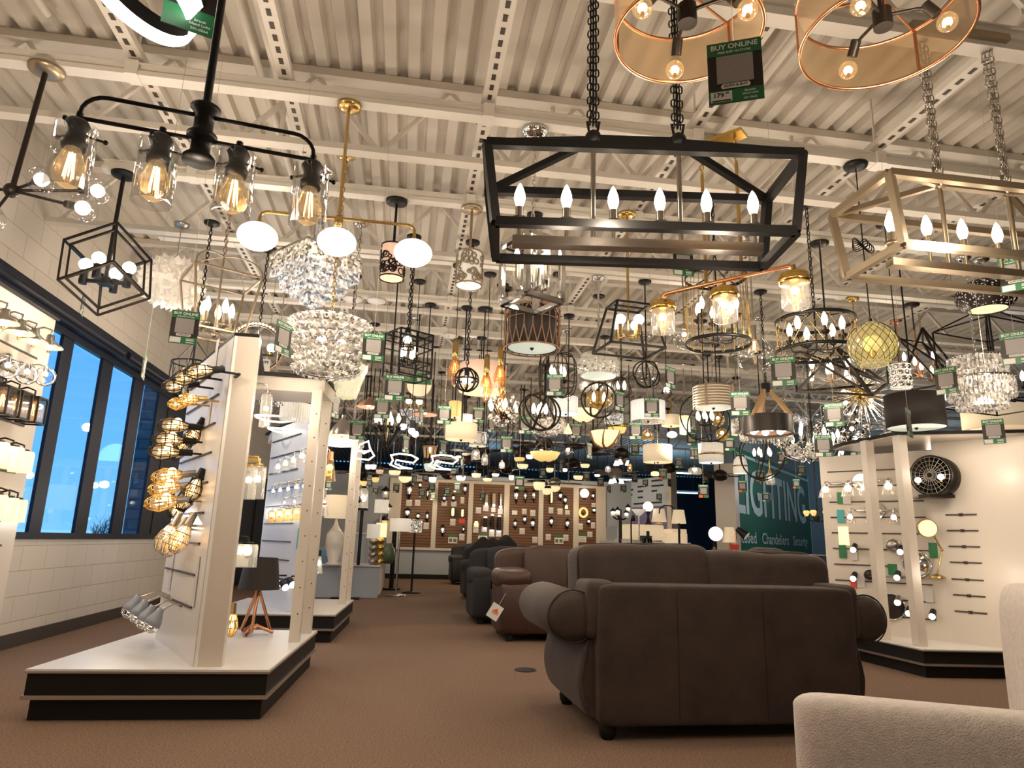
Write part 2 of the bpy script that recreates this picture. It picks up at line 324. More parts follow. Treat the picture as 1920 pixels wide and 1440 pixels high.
# other walls
struct('wall_front', MB().bb((XW, -4.2, 0), (18, -4, DZ)), M['white'])
struct('wall_right', MB().bb((18, -4, 0), (18.2, 34, DZ)), M['dblue'])
struct('wall_far', MB().bb((XW, 34, 0), (18, 34.2, DZ)), M['dblue'])
YB = 20.3
struct('wall_back', MB().bb((XW, YB, 0), (7.05, YB + .2, 2.92)).bb((XW, YB - .02, 2.88), (7.05, YB + .22, 2.96)), M['bluewall'])
struct('baseboard_back', MB().bb((XW, YB - .02, 0), (7.05, YB, .13)), M['plinth'])
PAN = [(751, 810), (819, 877), (886, 944), (954, 1009), (1018, 1074), (1084, 1117)]
ords = ['first', 'second', 'third', 'fourth', 'fifth', 'sixth']
for i, (a, b) in enumerate(PAN):
    x0, x1 = atY(a, 960, YB).x, atY(b, 965, YB).x
    single('slatwall_panel', MB().bb((x0, YB - .035, .88), (x1, YB - .002, 2.74)), M['slats'], 'brown wood slat panel on the back wall, %s from the left' % ords[i], 'wall panel', group='wood slat panels on the back wall')
mb = MB(); xs = [(atY(a, 960, YB).x, atY(b, 965, YB).x) for a, b in PAN]
edges = [xs[0][0] - .35] + [x for ab in xs for x in ab] + [xs[-1][1] + .3]
for i in range(0, len(edges), 2): mb.bb((edges[i], YB - .07, .84), (edges[i + 1], YB, 2.8))
mb.bb((edges[0], YB - .08, .8), (edges[-1], YB, .87)); mb.bb((edges[0], YB - .06, 2.74), (edges[-1], YB, 2.82))
struct('trim_1', mb, M['lam'])
# joists, struts, conduits
mb = MB()
for k in range(10):
    y = 3.0 + 1.85 * k
    mb.bb((XW, y - .06, DZ - .07), (17.9, y + .06, DZ - .005)); mb.bb((XW, y - .05, 3.97), (17.9, y + .05, 4.02)); x = XW + .1; u = 0
    while x < 12.5: mb.bar((x, y, DZ - .05 if u else 4.0), (x + .52, y, 4.0 if u else DZ - .05), .032); x += .52; u = 1 - u
    for x in (-1.1, 1.0, 3.1, 5.2, 7.3): mb.bar((x, y, 4.0), (x, y, DZ - .05), .03)
struct('trim_2', mb, M['steelw'])
mb = MB()
for x in (-1.97, -1.0, .42, 2.0, 3.5, 5.0, 6.5):
    mb.mat(0).bb((x - .05, -3, 4.19), (x + .05, 14, 4.24)); y = 1.5; mb.mat(1)
    while y < 11: mb.bb((x - .014, y, 4.186), (x + .014, y + .055, 4.191)); y += .11
struct('trim_3', mb, [M['steelw'], M['slot']])
mb = MB().tube([(-1.28, -3, 4.5), (-1.28, 9, 4.5)], .03, 8).tube([(-1.16, -3, 4.5), (-1.16, 9, 4.5)], .03, 8).tube([(-2.6, -3, 4.5), (-2.6, 4.4, 4.5)], .03, 8).tube([(2.45, -3, 4.52), (2.45, 12, 4.52)], .035, 8)
struct('trim_4', mb, M['steelw'])
T = 4.05; TY = [1.67 + 1.34 * k for k in range(8)]
for k, y in enumerate(TY):
    if k == 0: continue
    mb = MB(); x0 = -3.35 if k == 2 else -2.68
    mb.bb((x0, y - .05, T), (10, y + .05, T + .035)).bb((x0, y - .03, T + .035), (10, y + .03, T + .08)).bb((x0, y - .055, T + .08), (10, y + .055, T + .09))
    for x in (-1.97, .42, 2.0, 3.5, 5.0, 6.5): mb.bb((x - .04, y - .065, T - .004), (x + .04, y + .065, T + .1)).bar((x, y, T + .09), (x, y, DZ - .004), .012)
    o = part('power_track', mb, M['rail'])
    tag(o, 'long white power track rail under the ceiling, %s row back from the camera' % ords[k - 1] if k < 7 else 'long white power track rail farthest back under the ceiling', 'track', 'white track rails under the ceiling')
# far store: fluorescent strips, banner, diagonal sign wall
for i, (a, b, py, y, w) in enumerate(((905, 965, 900, 22, 'behind the back wall above the fourth wood slat panel'), (1160, 1202, 901, 23, 'to the right of the back wall, above the hanging banner'), (1252, 1296, 888, 24, 'high up in the dark store beyond the banner'), (1256, 1308, 925, 27, 'low in the dark store to the right of the banner'))):
    p0, p1 = atY(a, py, y), atY(b, py, y); z = (p0.z + p1.z) / 2
    r = thing('ceiling_strip_light', 'bluish fluorescent strip light %s' % w, 'ceiling light', (p0.x, y, z), short=None)
    part('housing', MB().bb((0, -.1, .04), (p1.x - p0.x, .1, .1)), M['white'], r); part('tube', MB().bb((.02, -.07, 0), (p1.x - p0.x - .02, .07, .04)), M['blued'], r)
    part('suspension_cable', MB().bar((.2, 0, .1), (.2, 0, DZ - z), .012), M['steel'], r); part('suspension_cable', MB().bar((p1.x - p0.x - .2, 0, .1), (p1.x - p0.x - .2, 0, DZ - z), .012), M['steel'], r)
a0, a1 = atY(1174, 916, 20.6), atY(1252, 897, 18.6); u = (V((a1.x, a1.y, 0)) - V((a0.x, a0.y, 0))).normalized(); L = (V((a1.x, a1.y, 0)) - V((a0.x, a0.y, 0))).length; zt = 2.95; zb_ = 2.22
r = thing('banner_partition', 'tall white and violet sign partition standing at the right end of the back wall', 'sign', (a0.x, a0.y, 0), math.atan2(u.y, u.x))
part('panel', MB().bb((0, 0, 0), (L, .06, 2.22)), M['purple'], r); part('sign_board', MB().bb((0, -.02, zb_), (L, .06, zt + .1)), pmat('pale_blue_card', (.5, .58, .72), .6), r)
mb = MB()
for x, z, w in ((.12, 2.75, .35), (.12, 2.6, .3), (.75, 2.82, .5), (.75, 2.68, .3), (.75, 2.5, .3), (1.55, 2.95, .6), (1.55, 2.8, .65), (1.55, 2.66, .3), (.5, 2.32, 1.6)): mb.bb((x * L / 2.4, -.03, z - .025), ((x + w) * L / 2.4, -.021, z + .025))
part('lettering', mb, M['ink'], r); part('end_post', MB().bb((L, -.05, 0), (L + .2, .15, zt + .25)), M['lam'], r)
# lighting sign wall
A = V((6.5, 13.0, 0)); U = V((.69, .725, 0)).normalized(); N = V((U.y, -U.x, 0))
def onwall(px, py, off=0):
    d = ray(px, py); t = ((A + N * off) - EYE).dot(N) / d.dot(N); p = EYE + d * t; return (p - A).dot(U), p.z
WR = math.atan2(U.y, U.x)
w = struct('wall_sign', MB().bb((0, 0, 0), (12, .2, 4.3)), M['steelblue'], loc=A, rot=(0, 0, WR))
struct('trim_5', MB().bb((-.22, -.1, 0), (.02, .3, 2.75)), M['lam'], loc=A, rot=(0, 0, WR))
s1 = onwall(1513, 900)[0]; ztop = onwall(1378, 838)[1]; zt2 = onwall(1512, 890)[1]
sg = thing('sign_board', 'large green LIGHTING sign board on the blue grey diagonal wall', 'sign', A + N * .0, WR)
part('board', MB().bb((.12, -.02, .2), (s1, 0, ztop)), M['signg'], sg)
mb = MB().bb((.25, -.026, ztop - .16), (s1, -.021, ztop - .1)).bb((.12, -.026, .2), (.17, -.021, ztop)).bb((s1 - .05, -.026, .2), (s1, -.021, ztop)); part('border_line', mb, M['signw'], sg)
def fit_text(mb, s, x0, x1, z0, z1, y, bold=.0):
    me = text_mesh(s, 1, bold); xs = [v.co.x for v in me.vertices]; ys = [v.co.y for v in me.vertices]; a, b, c, d = min(xs), max(xs), min(ys), max(ys)
    mb.add([(x0 + (v.co.x - a) / (b - a) * (x1 - x0), y, z0 + (v.co.y - c) / (d - c) * (z1 - z0)) for v in me.vertices], [tuple(p.vertices) for p in me.polygons])
t0 = onwall(1376, 900)[0]; t1 = onwall(1508, 960)[0]; za, zb = onwall(1385, 963)[1], onwall(1385, 872)[1]
mb = MB(); fit_text(mb, 'LIGHTING', t0, t1, za, zb, -.03, .02); o = part('large_lettering', mb, M['signw'], sg)
mb = MB(); zc = onwall(1440, 1016)[1]
fit_text(mb, 'Recessed   Chandeliers   Security', onwall(1366, 1016)[0], t1, zc - .13, zc + .19, -.03, .015)
zd = onwall(1440, 1051)[1]; fit_text(mb, 'Lamps   Ceiling Fans   Landscape', onwall(1388, 1050)[0], s1 - .25, zd - .16, zd + .17, -.03, .015); part('small_lettering', mb, M['signw'], sg)
p0, p1 = atY(1363, 1042, 12.3), atY(1562, 1047, 12.6); zr = 1.0
r = thing('pipe_railing', 'brown metal pipe railing in front of the green LIGHTING sign', 'railing', (p0.x, 12.3, 0))
part('rail', MB().tube([(0, 0, .8), (0, 0, zr - .05), (.06, 0, zr), (p1.x - p0.x, .3, zr)], .028, 8), M['champ'], r)
for q in (.03, .45, .98): part('post', MB().cyl(((p1.x - p0.x) * q, .3 * q, 0), ((p1.x - p0.x) * q, .3 * q, zr), .025), M['champ'], r)
# second sign far right
q0 = atY(1872, 900, 14); r = thing('sign_board', 'green store sign at the right edge behind the wall display, with a large R', 'sign', (q0.x, 14, 0))
part('board', MB().bb((-.6, 0, 0), (4, .1, atY(1890, 925, 14).z)), M['signg'], r); mb = MB()
def rel(px, py): p = atY(px, py, 14); return p.x - q0.x, p.z
a, b = rel(1879, 1018), rel(1932, 948); fit_text(mb, 'R', a[0], b[0], a[1], b[1], -.01, .02); a, b = rel(1893, 1056), rel(1925, 1040); fit_text(mb, 'lar', a[0], b[0], a[1], b[1], -.01, .015); a, b = rel(1888, 1095), rel(1935, 1076); fit_text(mb, 'n Co', a[0], b[0], a[1], b[1], -.01, .015)
mb.bb((-.5, -.01, rel(1890, 935)[1]), (4, -.003, rel(1890, 931)[1])); part('lettering', mb, M['signw'], r)
# navy double door far along the left wall, seen past the first display
d = struct('door_1', MB().bb((XW, 15.6, 0), (XW + .06, 18.9, 2.5)), M['navy']); struct('door_frame', MB().bb((XW, 15.45, 0), (XW + .1, 15.6, 2.6)).bb((XW, 17.2, 0), (XW + .09, 17.3, 2.5)).bb((XW, 18.9, 0), (XW + .1, 19.05, 2.6)), M['plinth'], d)
LAMPS = [((x, y, z), e) for x, y, z, e in (
 (-1.6,1.6,2.3,9),(0.8,2.6,2.45,14),(2.6,2.6,2.6,12),(1.5,1.3,2.5,15),(-.6,4.3,2.9,18),(-2.3,5.4,2.8,16),(-2.0,4.6,1.7,5),(-1.6,7,3.1,16),(.7,4.5,2.7,16),(2.6,4.4,2.8,18),(4.6,4.6,2.8,18),
 (.6,7.2,2.7,18),(3,7.3,2.6,18),(5.4,6.8,2.8,18),(-1,9.3,2.8,16),(1.5,10,2.7,20),(4.3,10,2.7,20),(7.2,9,2.8,16),(1,13.5,2.6,18),(4,13,2.5,18),(1.5,17.6,2.3,22),(4.6,17.6,2.3,22),(-1.2,15,2,10))]
LAMPS += [((5.25, 5.7, 1.9), 5), ((5.2, 5.75, .9), 4), ((-1.0, 5.6, 2.1), 5), ((-.9, 8.9, 2.1), 6), ((-2.6, 4.9, 1.9), 3)]  # unseen points added to brighten the booth, stands and left panel
# ---------------------------------------------------------------- sofas and chairs
def sofa(label, x0, x1, y0, y1, zb, m, rz=0, face=-1, arm=.24, pillow=0, armz=.62, leg=True, cush=2, short=None):
    # face -1: seat opens towards the camera
    cx, cy = (x0 + x1) / 2, (y0 + y1) / 2; R = thing('sofa', label, 'sofa', (cx, cy, 0), rz + (0 if face < 0 else PI)); w, d = (x1 - x0) / 2, (y1 - y0) / 2; mt = M[m]
    part('base', MB().sbox((0, 0, .27), (w * .98, d * .95, .19), .12, 32, 10), mt, R); part('back', MB().sbox((0, d * .72, zb * .56), (w * .97, d * .27, zb * .44), .22, 32, 14, wob=.006), mt, R)
    n = cush; sw = (2 * w - 2 * arm) / n
    for k in range(n):
        x = -w + arm + sw * (k + .5); part('seat_cushion', MB().sbox((x, -d * .2, .47), (sw * .49, d * .7, .11), .3, 28, 10, wob=.008, seed=k), mt, R); part('back_cushion', MB().sbox((x, d * .4, zb * .76), (sw * .49, d * .22, zb * .27), .4, 28, 14, wob=.015, seed=k + 3, M=RX(-.12)), mt, R)
    for sg in (-1, 1):
        part('arm', MB().sbox((sg * (w - arm / 2), -d * .05, .36), (arm / 2, d * .93, .3), .25, 28, 12, wob=.006), mt, R); part('arm_pillow', MB().sbox((sg * (w - arm * .5), -d * .12, armz), (arm * .62, d * .84, .12), .6, 28, 12, wob=.02, seed=int(sg + 2)), mt, R)
    for sx in (-1, 1):
        for sy in (-1, 1): part('leg', MB().box((sx * (w - .12), sy * (d - .12), .045), (.07, .07, .09)), M['plinth'], R)
    return R
R = sofa('brown leather recliner sofa facing the camera behind the dark brown loveseat', 1.14, 3.3, 8.0, 9.0, 1.03, 'ltan', arm=.36, armz=.68, cush=2)
sofa('charcoal fabric sofa behind the brown leather recliner sofa', .98, 3.1, 9.6, 10.7, 1.0, 'grey', arm=.26)
sofa('charcoal fabric sofa with loose pillows, second one behind the leather recliner', 1.2, 3.4, 13.4, 14.5, .98, 'grey', arm=.26)
sofa('black leather recliner sofa in front of the back wall', 1.25, 4.6, 17.9, 18.95, 1.0, 'dark', arm=.34, cush=3)
for i, (px, py, Y) in enumerate(((923, 1031, 13.6), (948, 1026, 13.7), (905, 1030, 13.5))):
    p = atY(px, py, Y); single('throw_pillow', MB().sbox((0, 0, 0), (.2, .08, .2), .45, 20, 12, M=RY(.78)), M['grey'], 'dark throw pillow standing on the charcoal sofa, %s of three' % ('middle', 'rightmost', 'leftmost')[i], 'pillow', p)
p = atY(1437, 1062, 8.2); sofa('dark brown armchair whose rounded top shows just over the loveseat', p.x - .5, p.x + .5, 7.9, 8.9, 1.08, 'suede', cush=1, face=1)
# price flag on the recliner
p = atY(928, 1147, 7.9); R = thing('hanging_furniture_tag', 'white square furniture tag with an orange triangle hanging on the brown leather arm', 'tag', p); Mt = RY(.55)
part('card', MB().box((0, 0, 0), (.135, .006, .165), M=Mt), M['paperw'], R); part('triangle_mark', MB().add([Mt @ V(v) for v in ((-.04, -.005, -.005), (.045, -.005, -.005), (.01, -.005, .045))], [(0, 1, 2)]).add([Mt @ V(v) for v in ((-.03, -.005, -.02), (.045, -.005, -.02), (.045, -.005, -.012), (-.03, -.005, -.012))], [(0, 1, 2, 3)]), M['orange'], R); part('string', MB().tube([Mt @ V((0, 0, .08)), V((.12, .02, .2))], .003, 4), M['thread'], R)
# dark brown loveseat seen from behind
R = thing('loveseat', 'dark brown suede rolled arm loveseat with its back to the camera', 'sofa', (2.0, 4.66, 0), .015); sd = M['suede']; W = .83
part('back_panel', MB().sbox((0, -.42, .475), (W + .01, .13, .395), .1, 48, 16, wob=.003), sd, R)
for x in (-W * .42, W * .25): part('seam', MB().tube([(x, -.553, .1), (x, -.556, .45), (x, -.55, .84)], .0015, 4), M['piping'], R); part('base', MB().sbox((0, .05, .27), (W, .5, .17), .12, 32, 10), sd, R)
for sg in (-1, 1):
    pf = [(.02, .09), (-.08, .1), (-.13, .2), (-.15, .32), (-.12, .44), (-.1, .55), (.02, .62)]; pf = [(sg * (W - .03 - x), z) for x, z in pf]; n = len(pf); ys = ((-.47, .8), (-.46, .95), (-.42, 1), (.46, 1.0), (.5, .95), (.51, .8)); cxm = sg * (W - .02); vs = []; mb = MB()
    for y, f in ys: vs += [(cxm + (x - cxm) * f, y, .36 + (z - .36) * (1 - (1 - f) * .4)) for x, z in pf]
    fs = [(i * n + k, i * n + (k + 1) % n, (i + 1) * n + (k + 1) % n, (i + 1) * n + k) for i in range(len(ys) - 1) for k in range(n)] + [tuple(range(n)), tuple(range((len(ys) - 1) * n, len(ys) * n))]
    o = part('arm', mb.add(vs, fs, True), sd, R); md = o.modifiers.new('soft', 'SUBSURF'); md.levels = md.render_levels = 2
    part('arm_roll', MB().lathe([(0, -.49), (.09, -.485), (.13, -.465), (.148, -.43), (.15, 0), (.152, .4), (.145, .46), (.12, .5), (.07, .52), (0, .525)], 28, (sg * (W + .14), 0, .675), M=Matrix(((1.12, 0, 0), (0, 0, 1), (0, -1, 0)))), sd, o)
    part('arm_piping', MB().ring((sg * (W + .14), -.455, .675), .152, .005, 28, M=RX(PI / 2)), M['piping'], o)
    part('arm_top', MB().sbox((sg * (W + .02), .02, .69), (.12, .47, .09), .4, 20, 10), sd, o)
    wing = part('back_wing', MB().sbox((sg * (W - .02), -.36, .72), (.09, .16, .17), .3, 20, 12), sd, R)
for sg, zz, tl in ((-1, .87, -.02), (1, .835, .03)):
    Mt = RY(tl) @ RX(-.1); q = part('back_cushion', MB().sbox((sg * .425, -.1, zz), (.465, .19, .235), .3, 48, 22, M=Mt, wob=.016, seed=sg + 5), sd, R); f = lambda v, e: math.copysign(abs(v) ** e, v)
    for yy in (-.13, .14): part('piping', MB().tube([V((sg * .425, -.1, zz)) + Mt @ V((.455 * f(cos(a), .3), yy, .228 * f(sin(a), .3))) for a in [k * PI / 20 for k in range(40)]], .007, 5, True), M['piping'], q)
for x, y in ((-.76, -.46), (.76, -.46), (-.78, .42), (.78, .42)): part('foot', MB().lathe([(0, 0), (.035, 0), (.05, .03), (.055, .06), (.045, .09), (.04, .11), (0, .11)], 16, (x, y, 0)), M['plinth'], R)
part('seat_cushion', MB().sbox((0, .2, .48), (W - .1, .36, .1), .25, 32, 10), sd, R)
# cream boucle chair at the right edge
R = thing('armchair', 'cream boucle armchair cut off by the lower right corner', 'chair', (0, 0, 0)); bc = M['boucle']
def slab(pts, th, z0, z1, nm, fr=.5, wv=0):     # thick upholstered panel following a plan line
    pts = [V((x, y, 0)) for x, y in pts]; mb = MB(); n = 18; rings = []
    a, b = pts[0], pts[-1]; D = (b - a).normalized(); Nn = V((-D.y, D.x, 0)); L_ = (b - a).length
    def sect(u, f):
        c = a + D * u; o = []
        zt = z1(u / L_) if callable(z1) else z1
        for k in range(n):
            t_ = 2 * PI * k / n; q = lambda v, e: math.copysign(abs(v) ** e, v); o.append(c + Nn * (th / 2 * f * q(cos(t_), .55)) + V((0, 0, (z0 + zt) / 2 + (zt - z0) / 2 * (1 - (1 - f) * .15) * q(sin(t_), .4))))
        return o
    us = [(0, .05), (.008, .45), (.03, .8), (.07, 1)] + [(L_ * q, 1) for q in (.25, .4, .55, .7, .85)] + [(L_ - .05, 1), (L_ - .02, .75), (L_, .1)]; vs = []
    for u, f in us: vs += sect(u, f)
    mb.add(vs, [(i * n + k, i * n + (k + 1) % n, (i + 1) * n + (k + 1) % n, (i + 1) * n + k) for i in range(len(us) - 1) for k in range(n)], True)
    o = part(nm, mb, bc, R); md = o.modifiers.new('soft', 'SUBSURF'); md.levels = md.render_levels = 1; return o
ARM0, ARM1 = (1.33, 2.3), (2.02, 1.8)
slab([ARM0, ARM1], .17, .12, lambda u: .64 + .02 * u, 'arm'); slab([(2.1, 1.84), (2.48, 2.56)], .17, .1, 1.0, 'back')
part('seat', MB().sbox((1.95, 2.28, .3), (.26, .26, .14), .3, 24, 10, M=RZ(-.6)), bc, R)
for x, y in ((1.4, 2.2), (1.9, 1.85), (1.9, 2.6), (2.4, 2.45)): part('leg', MB().cyl((x, y, 0), (x, y, .14), .02, .03), M['wood'], R)
p = atZ(985, 1257, 0); single('floor_outlet', MB().lathe([(0, .012), (.06, .012), (.09, .01), (.1, 0)], 28), M['plinth'], 'round black floor outlet cover in the carpet beside the loveseat', 'floor outlet', p)
single('paper_scrap', MB().add([(0, 0, .004), (.04, .005, .012), (.035, .035, .004), (.005, .03, .015)], [(0, 1, 2), (0, 2, 3)]), M['paperw'], 'tiny white paper scrap on the carpet under the front plinth edge', 'scrap', atZ(192, 1349, 0))
# ---------------------------------------------------------------- fixture helpers
def fx(name, label, cat, px, py, Y, short, rz=0, group=None):
    p = atY(px, py, Y); r = thing(name, label, cat, p, rz, group, short); return r, sY(px, py, Y)
def canopy(R, m, x=0, y=0, r=.075, top=T, h=.035):
    z = top - R.location.z - .008
    part('canopy', MB().lathe([(0, z - h), (r * .55, z - h), (r * .95, z - h * .6), (r, z), (0, z)], 20, (x, y, 0)), m, R)
def hang(R, kind, m, zb=0, x=0, y=0, cr=.075, t=.008, cm=None, top=T, can=True, n=6):
    z = top - R.location.z - .02
    if can: canopy(R, cm or m, x, y, cr, top)
    if kind == 'rod': part('stem', MB().tube([(x, y, zb), (x, y, z)], t, 8), m, R)
    elif kind == 'cord': part('cord', MB().tube([(x, y, zb), (x, y, z)], min(t, .005), 5), m, R)
    elif kind == 'chain': part('chain', MB().chain((x, y, zb), (x, y, z), .05, .0045, .013).tube([(x + .012 * sin(i * 1.3), y + .01 * cos(i), zb + (z - zb) * i / 12) for i in range(13)], .003, 4), m, R)
FL = [(0, 0), (.11, .0), (.13, .06), (.18, .2), (.215, .36), (.195, .56), (.125, .78), (.055, .93), (0, 1)]
def bulb(R, kind, loc, s, m=None, rot=None):
    if kind == 'c': me = cached(('bc', m), lambda: MB().lathe(FL, 10).mesh('bulb', M[m or 'bulb']))
    elif kind == 'g': me = cached(('bg', m), lambda: MB().ball((0, 0, .5), .5, 12, 8).mat(1).cyl((0, 0, -.3), (0, 0, .05), .22, n=8).mesh('bulb', [M[m or 'bulbw'], M['brass']]))
    elif kind == 'e':
        def mk():
            b = MB().lathe([(.14, .0), (.16, .12), (.3, .5), (.33, .68), (.27, .86), (.12, .97), (0, 1)], 12); b.mat(1)
            for k in range(5): a = k * 2 * PI / 5; b.tube([(.05 * cos(a), .05 * sin(a), .2), (.1 * cos(a), .1 * sin(a), .78)], .016, 4)
            b.mat(2).cyl((0, 0, -.08), (0, 0, .06), .15, n=8); return b.mesh('bulb', [M['bulbg'], M['fil'], M['brass']])
        me = cached('be', mk)
    return link('bulb', me, R, loc, rot, s)
def candle(R, loc, h, m='bulb', sm='nickel', s=.12, cup=True, r=.013):
    x, y, z = loc; mb = MB().cyl((x, y, z), (x, y, z + h), r, n=10)
    if cup: mb.lathe([(.006, -.03), (.02, -.022), (.034, -.008), (.04, .006), (.02, .0), (0, 0)], 14, (x, y, z))
    part('candle_sleeve', mb, M[sm], R); bulb(R, 'c', (x, y, z + h), s, m)
def edges_box(mb, w, d, h, t, w2=None, d2=None, z=0, sq=True):   # open box frame, top w x d, bottom w2 x d2
    w2 = w2 or w; d2 = d2 or d; tp = [V((i * w / 2, j * d / 2, z + h / 2)) for i, j in ((-1, -1), (1, -1), (1, 1), (-1, 1))]; bt = [V((i * w2 / 2, j * d2 / 2, z - h / 2)) for i, j in ((-1, -1), (1, -1), (1, 1), (-1, 1))]
    for k in range(4): mb.bar(tp[k], tp[(k + 1) % 4], t).bar(bt[k], bt[(k + 1) % 4], t).bar(tp[k], bt[k], t)
    return tp, bt
def drum(R, r, h, sm, dm, name='drum_shade', z=0, fin=True, n=36, r2=None):
    r2 = r2 or r
    part(name, MB().lathe([(r2 * .985, -h / 2), (r2, -h / 2), (r, h / 2), (r * .985, h / 2), (r2 * .985, -h / 2)], n, (0, 0, z)), M[sm], R)
    if dm: part('diffuser', MB().lathe([(0, -h / 2 + .006), (r2 * .97, -h / 2 + .006), (r2 * .97, -h / 2 + .012), (0, -h / 2 + .012)], n, (0, 0, z), smooth=False), M[dm], R)
    if fin and dm: part('finial', MB().lathe([(0, -h / 2 - .02), (.012, -h / 2 - .012), (.02, -h / 2 + .004), (0, -h / 2 + .004)], 10, (0, 0, z)), M['bronze'], R)
def orb(R, r, m, t, k=4, tilt=.0, sy=1, name='cage'):
    mb = MB()
    for i in range(k): mb.ring((0, 0, 0), r, t, 28, M=RZ(PI * i / k) @ RX(PI / 2 + tilt * (i - k / 2)), k=5)
    part(name, mb, M[m], R)
def note(*p): LAMPS.append(p)
# ---------------------------------------------------------------- nearest fixtures
# LED ring
r, s = fx('ring_pendant', 'black ring pendant with glowing white LED underside at the top left corner', 'pendant light', 262, -32, 1.75, 'glowing LED ring pendant at the top left')
Mt = RY(.42) @ RX(-.1); R_ = 118 * s
part('black_hoop', MB().lathe([(R_ * .93, 0), (R_ * .93, .045), (R_, .045), (R_, 0)], 48, M=Mt), M['black'], r); part('led_strip', MB().lathe([(R_ * .93, .0), (R_ * .93, -.03), (R_ * .965, -.04), (R_, -.03), (R_, .03)], 48, M=Mt), M['led'], r)
for k in range(3): a = k * 2.1 + .3; part('cable', MB().tube([Mt @ V((R_ * .96 * cos(a), R_ * .96 * sin(a), .04)), (0, 0, T - r.location.z)], .002, 4), M['steel'], r)
canopy(r, M['black'], r=.1)
# black four light island
p0 = atY(150, 212, 1.5); p1 = atZ(588, 292, p0.z); L = (p1 - p0).length; c = (p0 + p1) / 2; s = sY(380, 235, c.y)
r = thing('island_light', 'long black linear island light with four clear glass cylinders and filament bulbs', 'island light', c, math.atan2(p1.y - p0.y, p1.x - p0.x), short='black four light linear island fixture'); h = L / 2; B = M['black']; q = 8 * s / 2
part('upper_bar', MB().tube([(-h, 0, -.03)] + [p - V((0, 0, .0)) for p in arc((-h + .05, 0, 0), .05, PI, PI / 2, 5)] + arc((h - .05, 0, 0), .05, PI / 2, 0, 5) + [(h, 0, -.03)], q, 8), B, r)
part('lower_bar', MB().tube([(-h, 0, -.012), (h, 0, -.012)], q, 8), B, r)
part('hub', MB().lathe([(0, -.07), (.036, -.07), (.036, -.06), (.022, -.045), (.022, -.02), (.034, -.012), (.034, 0), (.022, .012), (.022, .05), (.034, .06), (.034, .072), (0, .072)], 20), B, r)
hang(r, 'rod', B, .06, t=.0095, top=3.3, cr=.08)
for f in (-1, -.33, .33, 1):
    x = f * h; so = part('socket', MB().lathe([(0, 0), (.02, 0), (.027, -.012), (.02, -.03), (.02, -.045), (.027, -.055), (.024, -.07), (0, -.07)], 16, (x, 0, -.02)).tube([(x, 0, -.02), (x, 0, .0)], .008, 6), B, r)
    for a in (.4, 2.5, 4.6): part('thumb_screw', MB().tube([(x + .02 * cos(a), .02 * sin(a), -.05), (x + .055 * cos(a), .055 * sin(a), -.05)], .003, 5).ball((x + .058 * cos(a), .058 * sin(a), -.05), .006, 6, 4), B, so)
    part('glass_cylinder', MB().lathe([(.043, 0), (.0435, -.155), (.041, -.157), (.0415, -.002), (.043, 0)], 28, (x, 0, -.035)), M['glass'], r)
    bulb(r, 'e', (x, 0, -.08), .105, rot=(PI, 0, 0))
note(c + V((0, 0, -.25)), 5)
# sputnik bubbles by the wall
r, s = fx('bubble_chandelier', 'bronze branching chandelier with clear bubble globes close to the white block wall', 'chandelier', 22, 357, 4.33, 'bubble globe chandelier by the left wall')
cx = atZ(88, 128, T) - r.location; part('hub', MB().ball((0, 0, 0), 14 * s, 12, 8), M['bronze'], r); part('stem', MB().tube([(0, 0, 0), (cx.x * .98, cx.y * .98, cx.z)], 5 * s, 8), M['bronze'], r); canopy(r, M['champ'], cx.x, cx.y, .11)
for dx, dy, dd in ((78, 337, -.12), (183, 358, .05), (155, 390, -.25), (-60, 350, .1), (-20, 410, -.2)):
    e = atY(dx, dy, 4.33 + dd) - r.location; a = part('arm', MB().tube([(0, 0, 0), e * .85], 3 * s, 6).cyl(e * .78, e * .9, 7 * s), M['bronze'], r)
    part('clear_globe', MB().ball(e, 25 * s, 18, 12), M['glass'], r); part('inner_globe', MB().ball(e, 13 * s, 12, 8), M['opal'], r)
# tilted cube pendant
r, s = fx('cube_pendant', 'black open double cube frame pendant tilted on its corner with four globe bulbs', 'pendant light', 201, 505, 5.69, 'tilted black cube frame pendant')
def dirv(x, y, z): return (rt * x - up * y + fw * z)
e1 = dirv(-101, 33, 0).normalized(); e2 = dirv(28, 81, -57); e2 = (e2 - e1 * e2.dot(e1)).normalized(); e3 = e1.cross(e2)
for nm, a in (('outer_frame', 104 * s), ('inner_frame', 88 * s)):
    mb = MB(); P = lambda i, j, k: (e1 * i + e2 * j + e3 * k) * (a / 2)
    for i in (-1, 1):
        for j in (-1, 1): mb.bar(P(i, j, -1), P(i, j, 1), 3.6 * s).bar(P(i, -1, j), P(i, 1, j), 3.6 * s).bar(P(-1, i, j), P(1, i, j), 3.6 * s)
    part(nm, mb, M['bronze'], r)
cz = atZ(233, 325, T) - r.location; part('stem', MB().tube([(0, 0, -25 * s), (cz.x * .5, cz.y * .5, cz.z * .5), (cz.x, cz.y, cz.z)], 4 * s, 8), B, r); canopy(r, B, cz.x, cz.y, .1)
part('cross_arms', MB().bar((-45 * s, 0, -25 * s), (45 * s, 0, -25 * s), 6 * s).bar((0, -45 * s, -25 * s), (0, 45 * s, -25 * s), 6 * s).box((0, 0, -25 * s), (24 * s, 24 * s, 12 * s)), B, r)
for x, y in ((-38, 0), (38, 0), (0, -38), (0, 38)): part('socket', MB().cyl((x * s, y * s, -32 * s), (x * s, y * s, -6 * s), 7 * s), B, r); bulb(r, 'g', (x * s, y * s, -6 * s), 24 * s, 'bulbw')
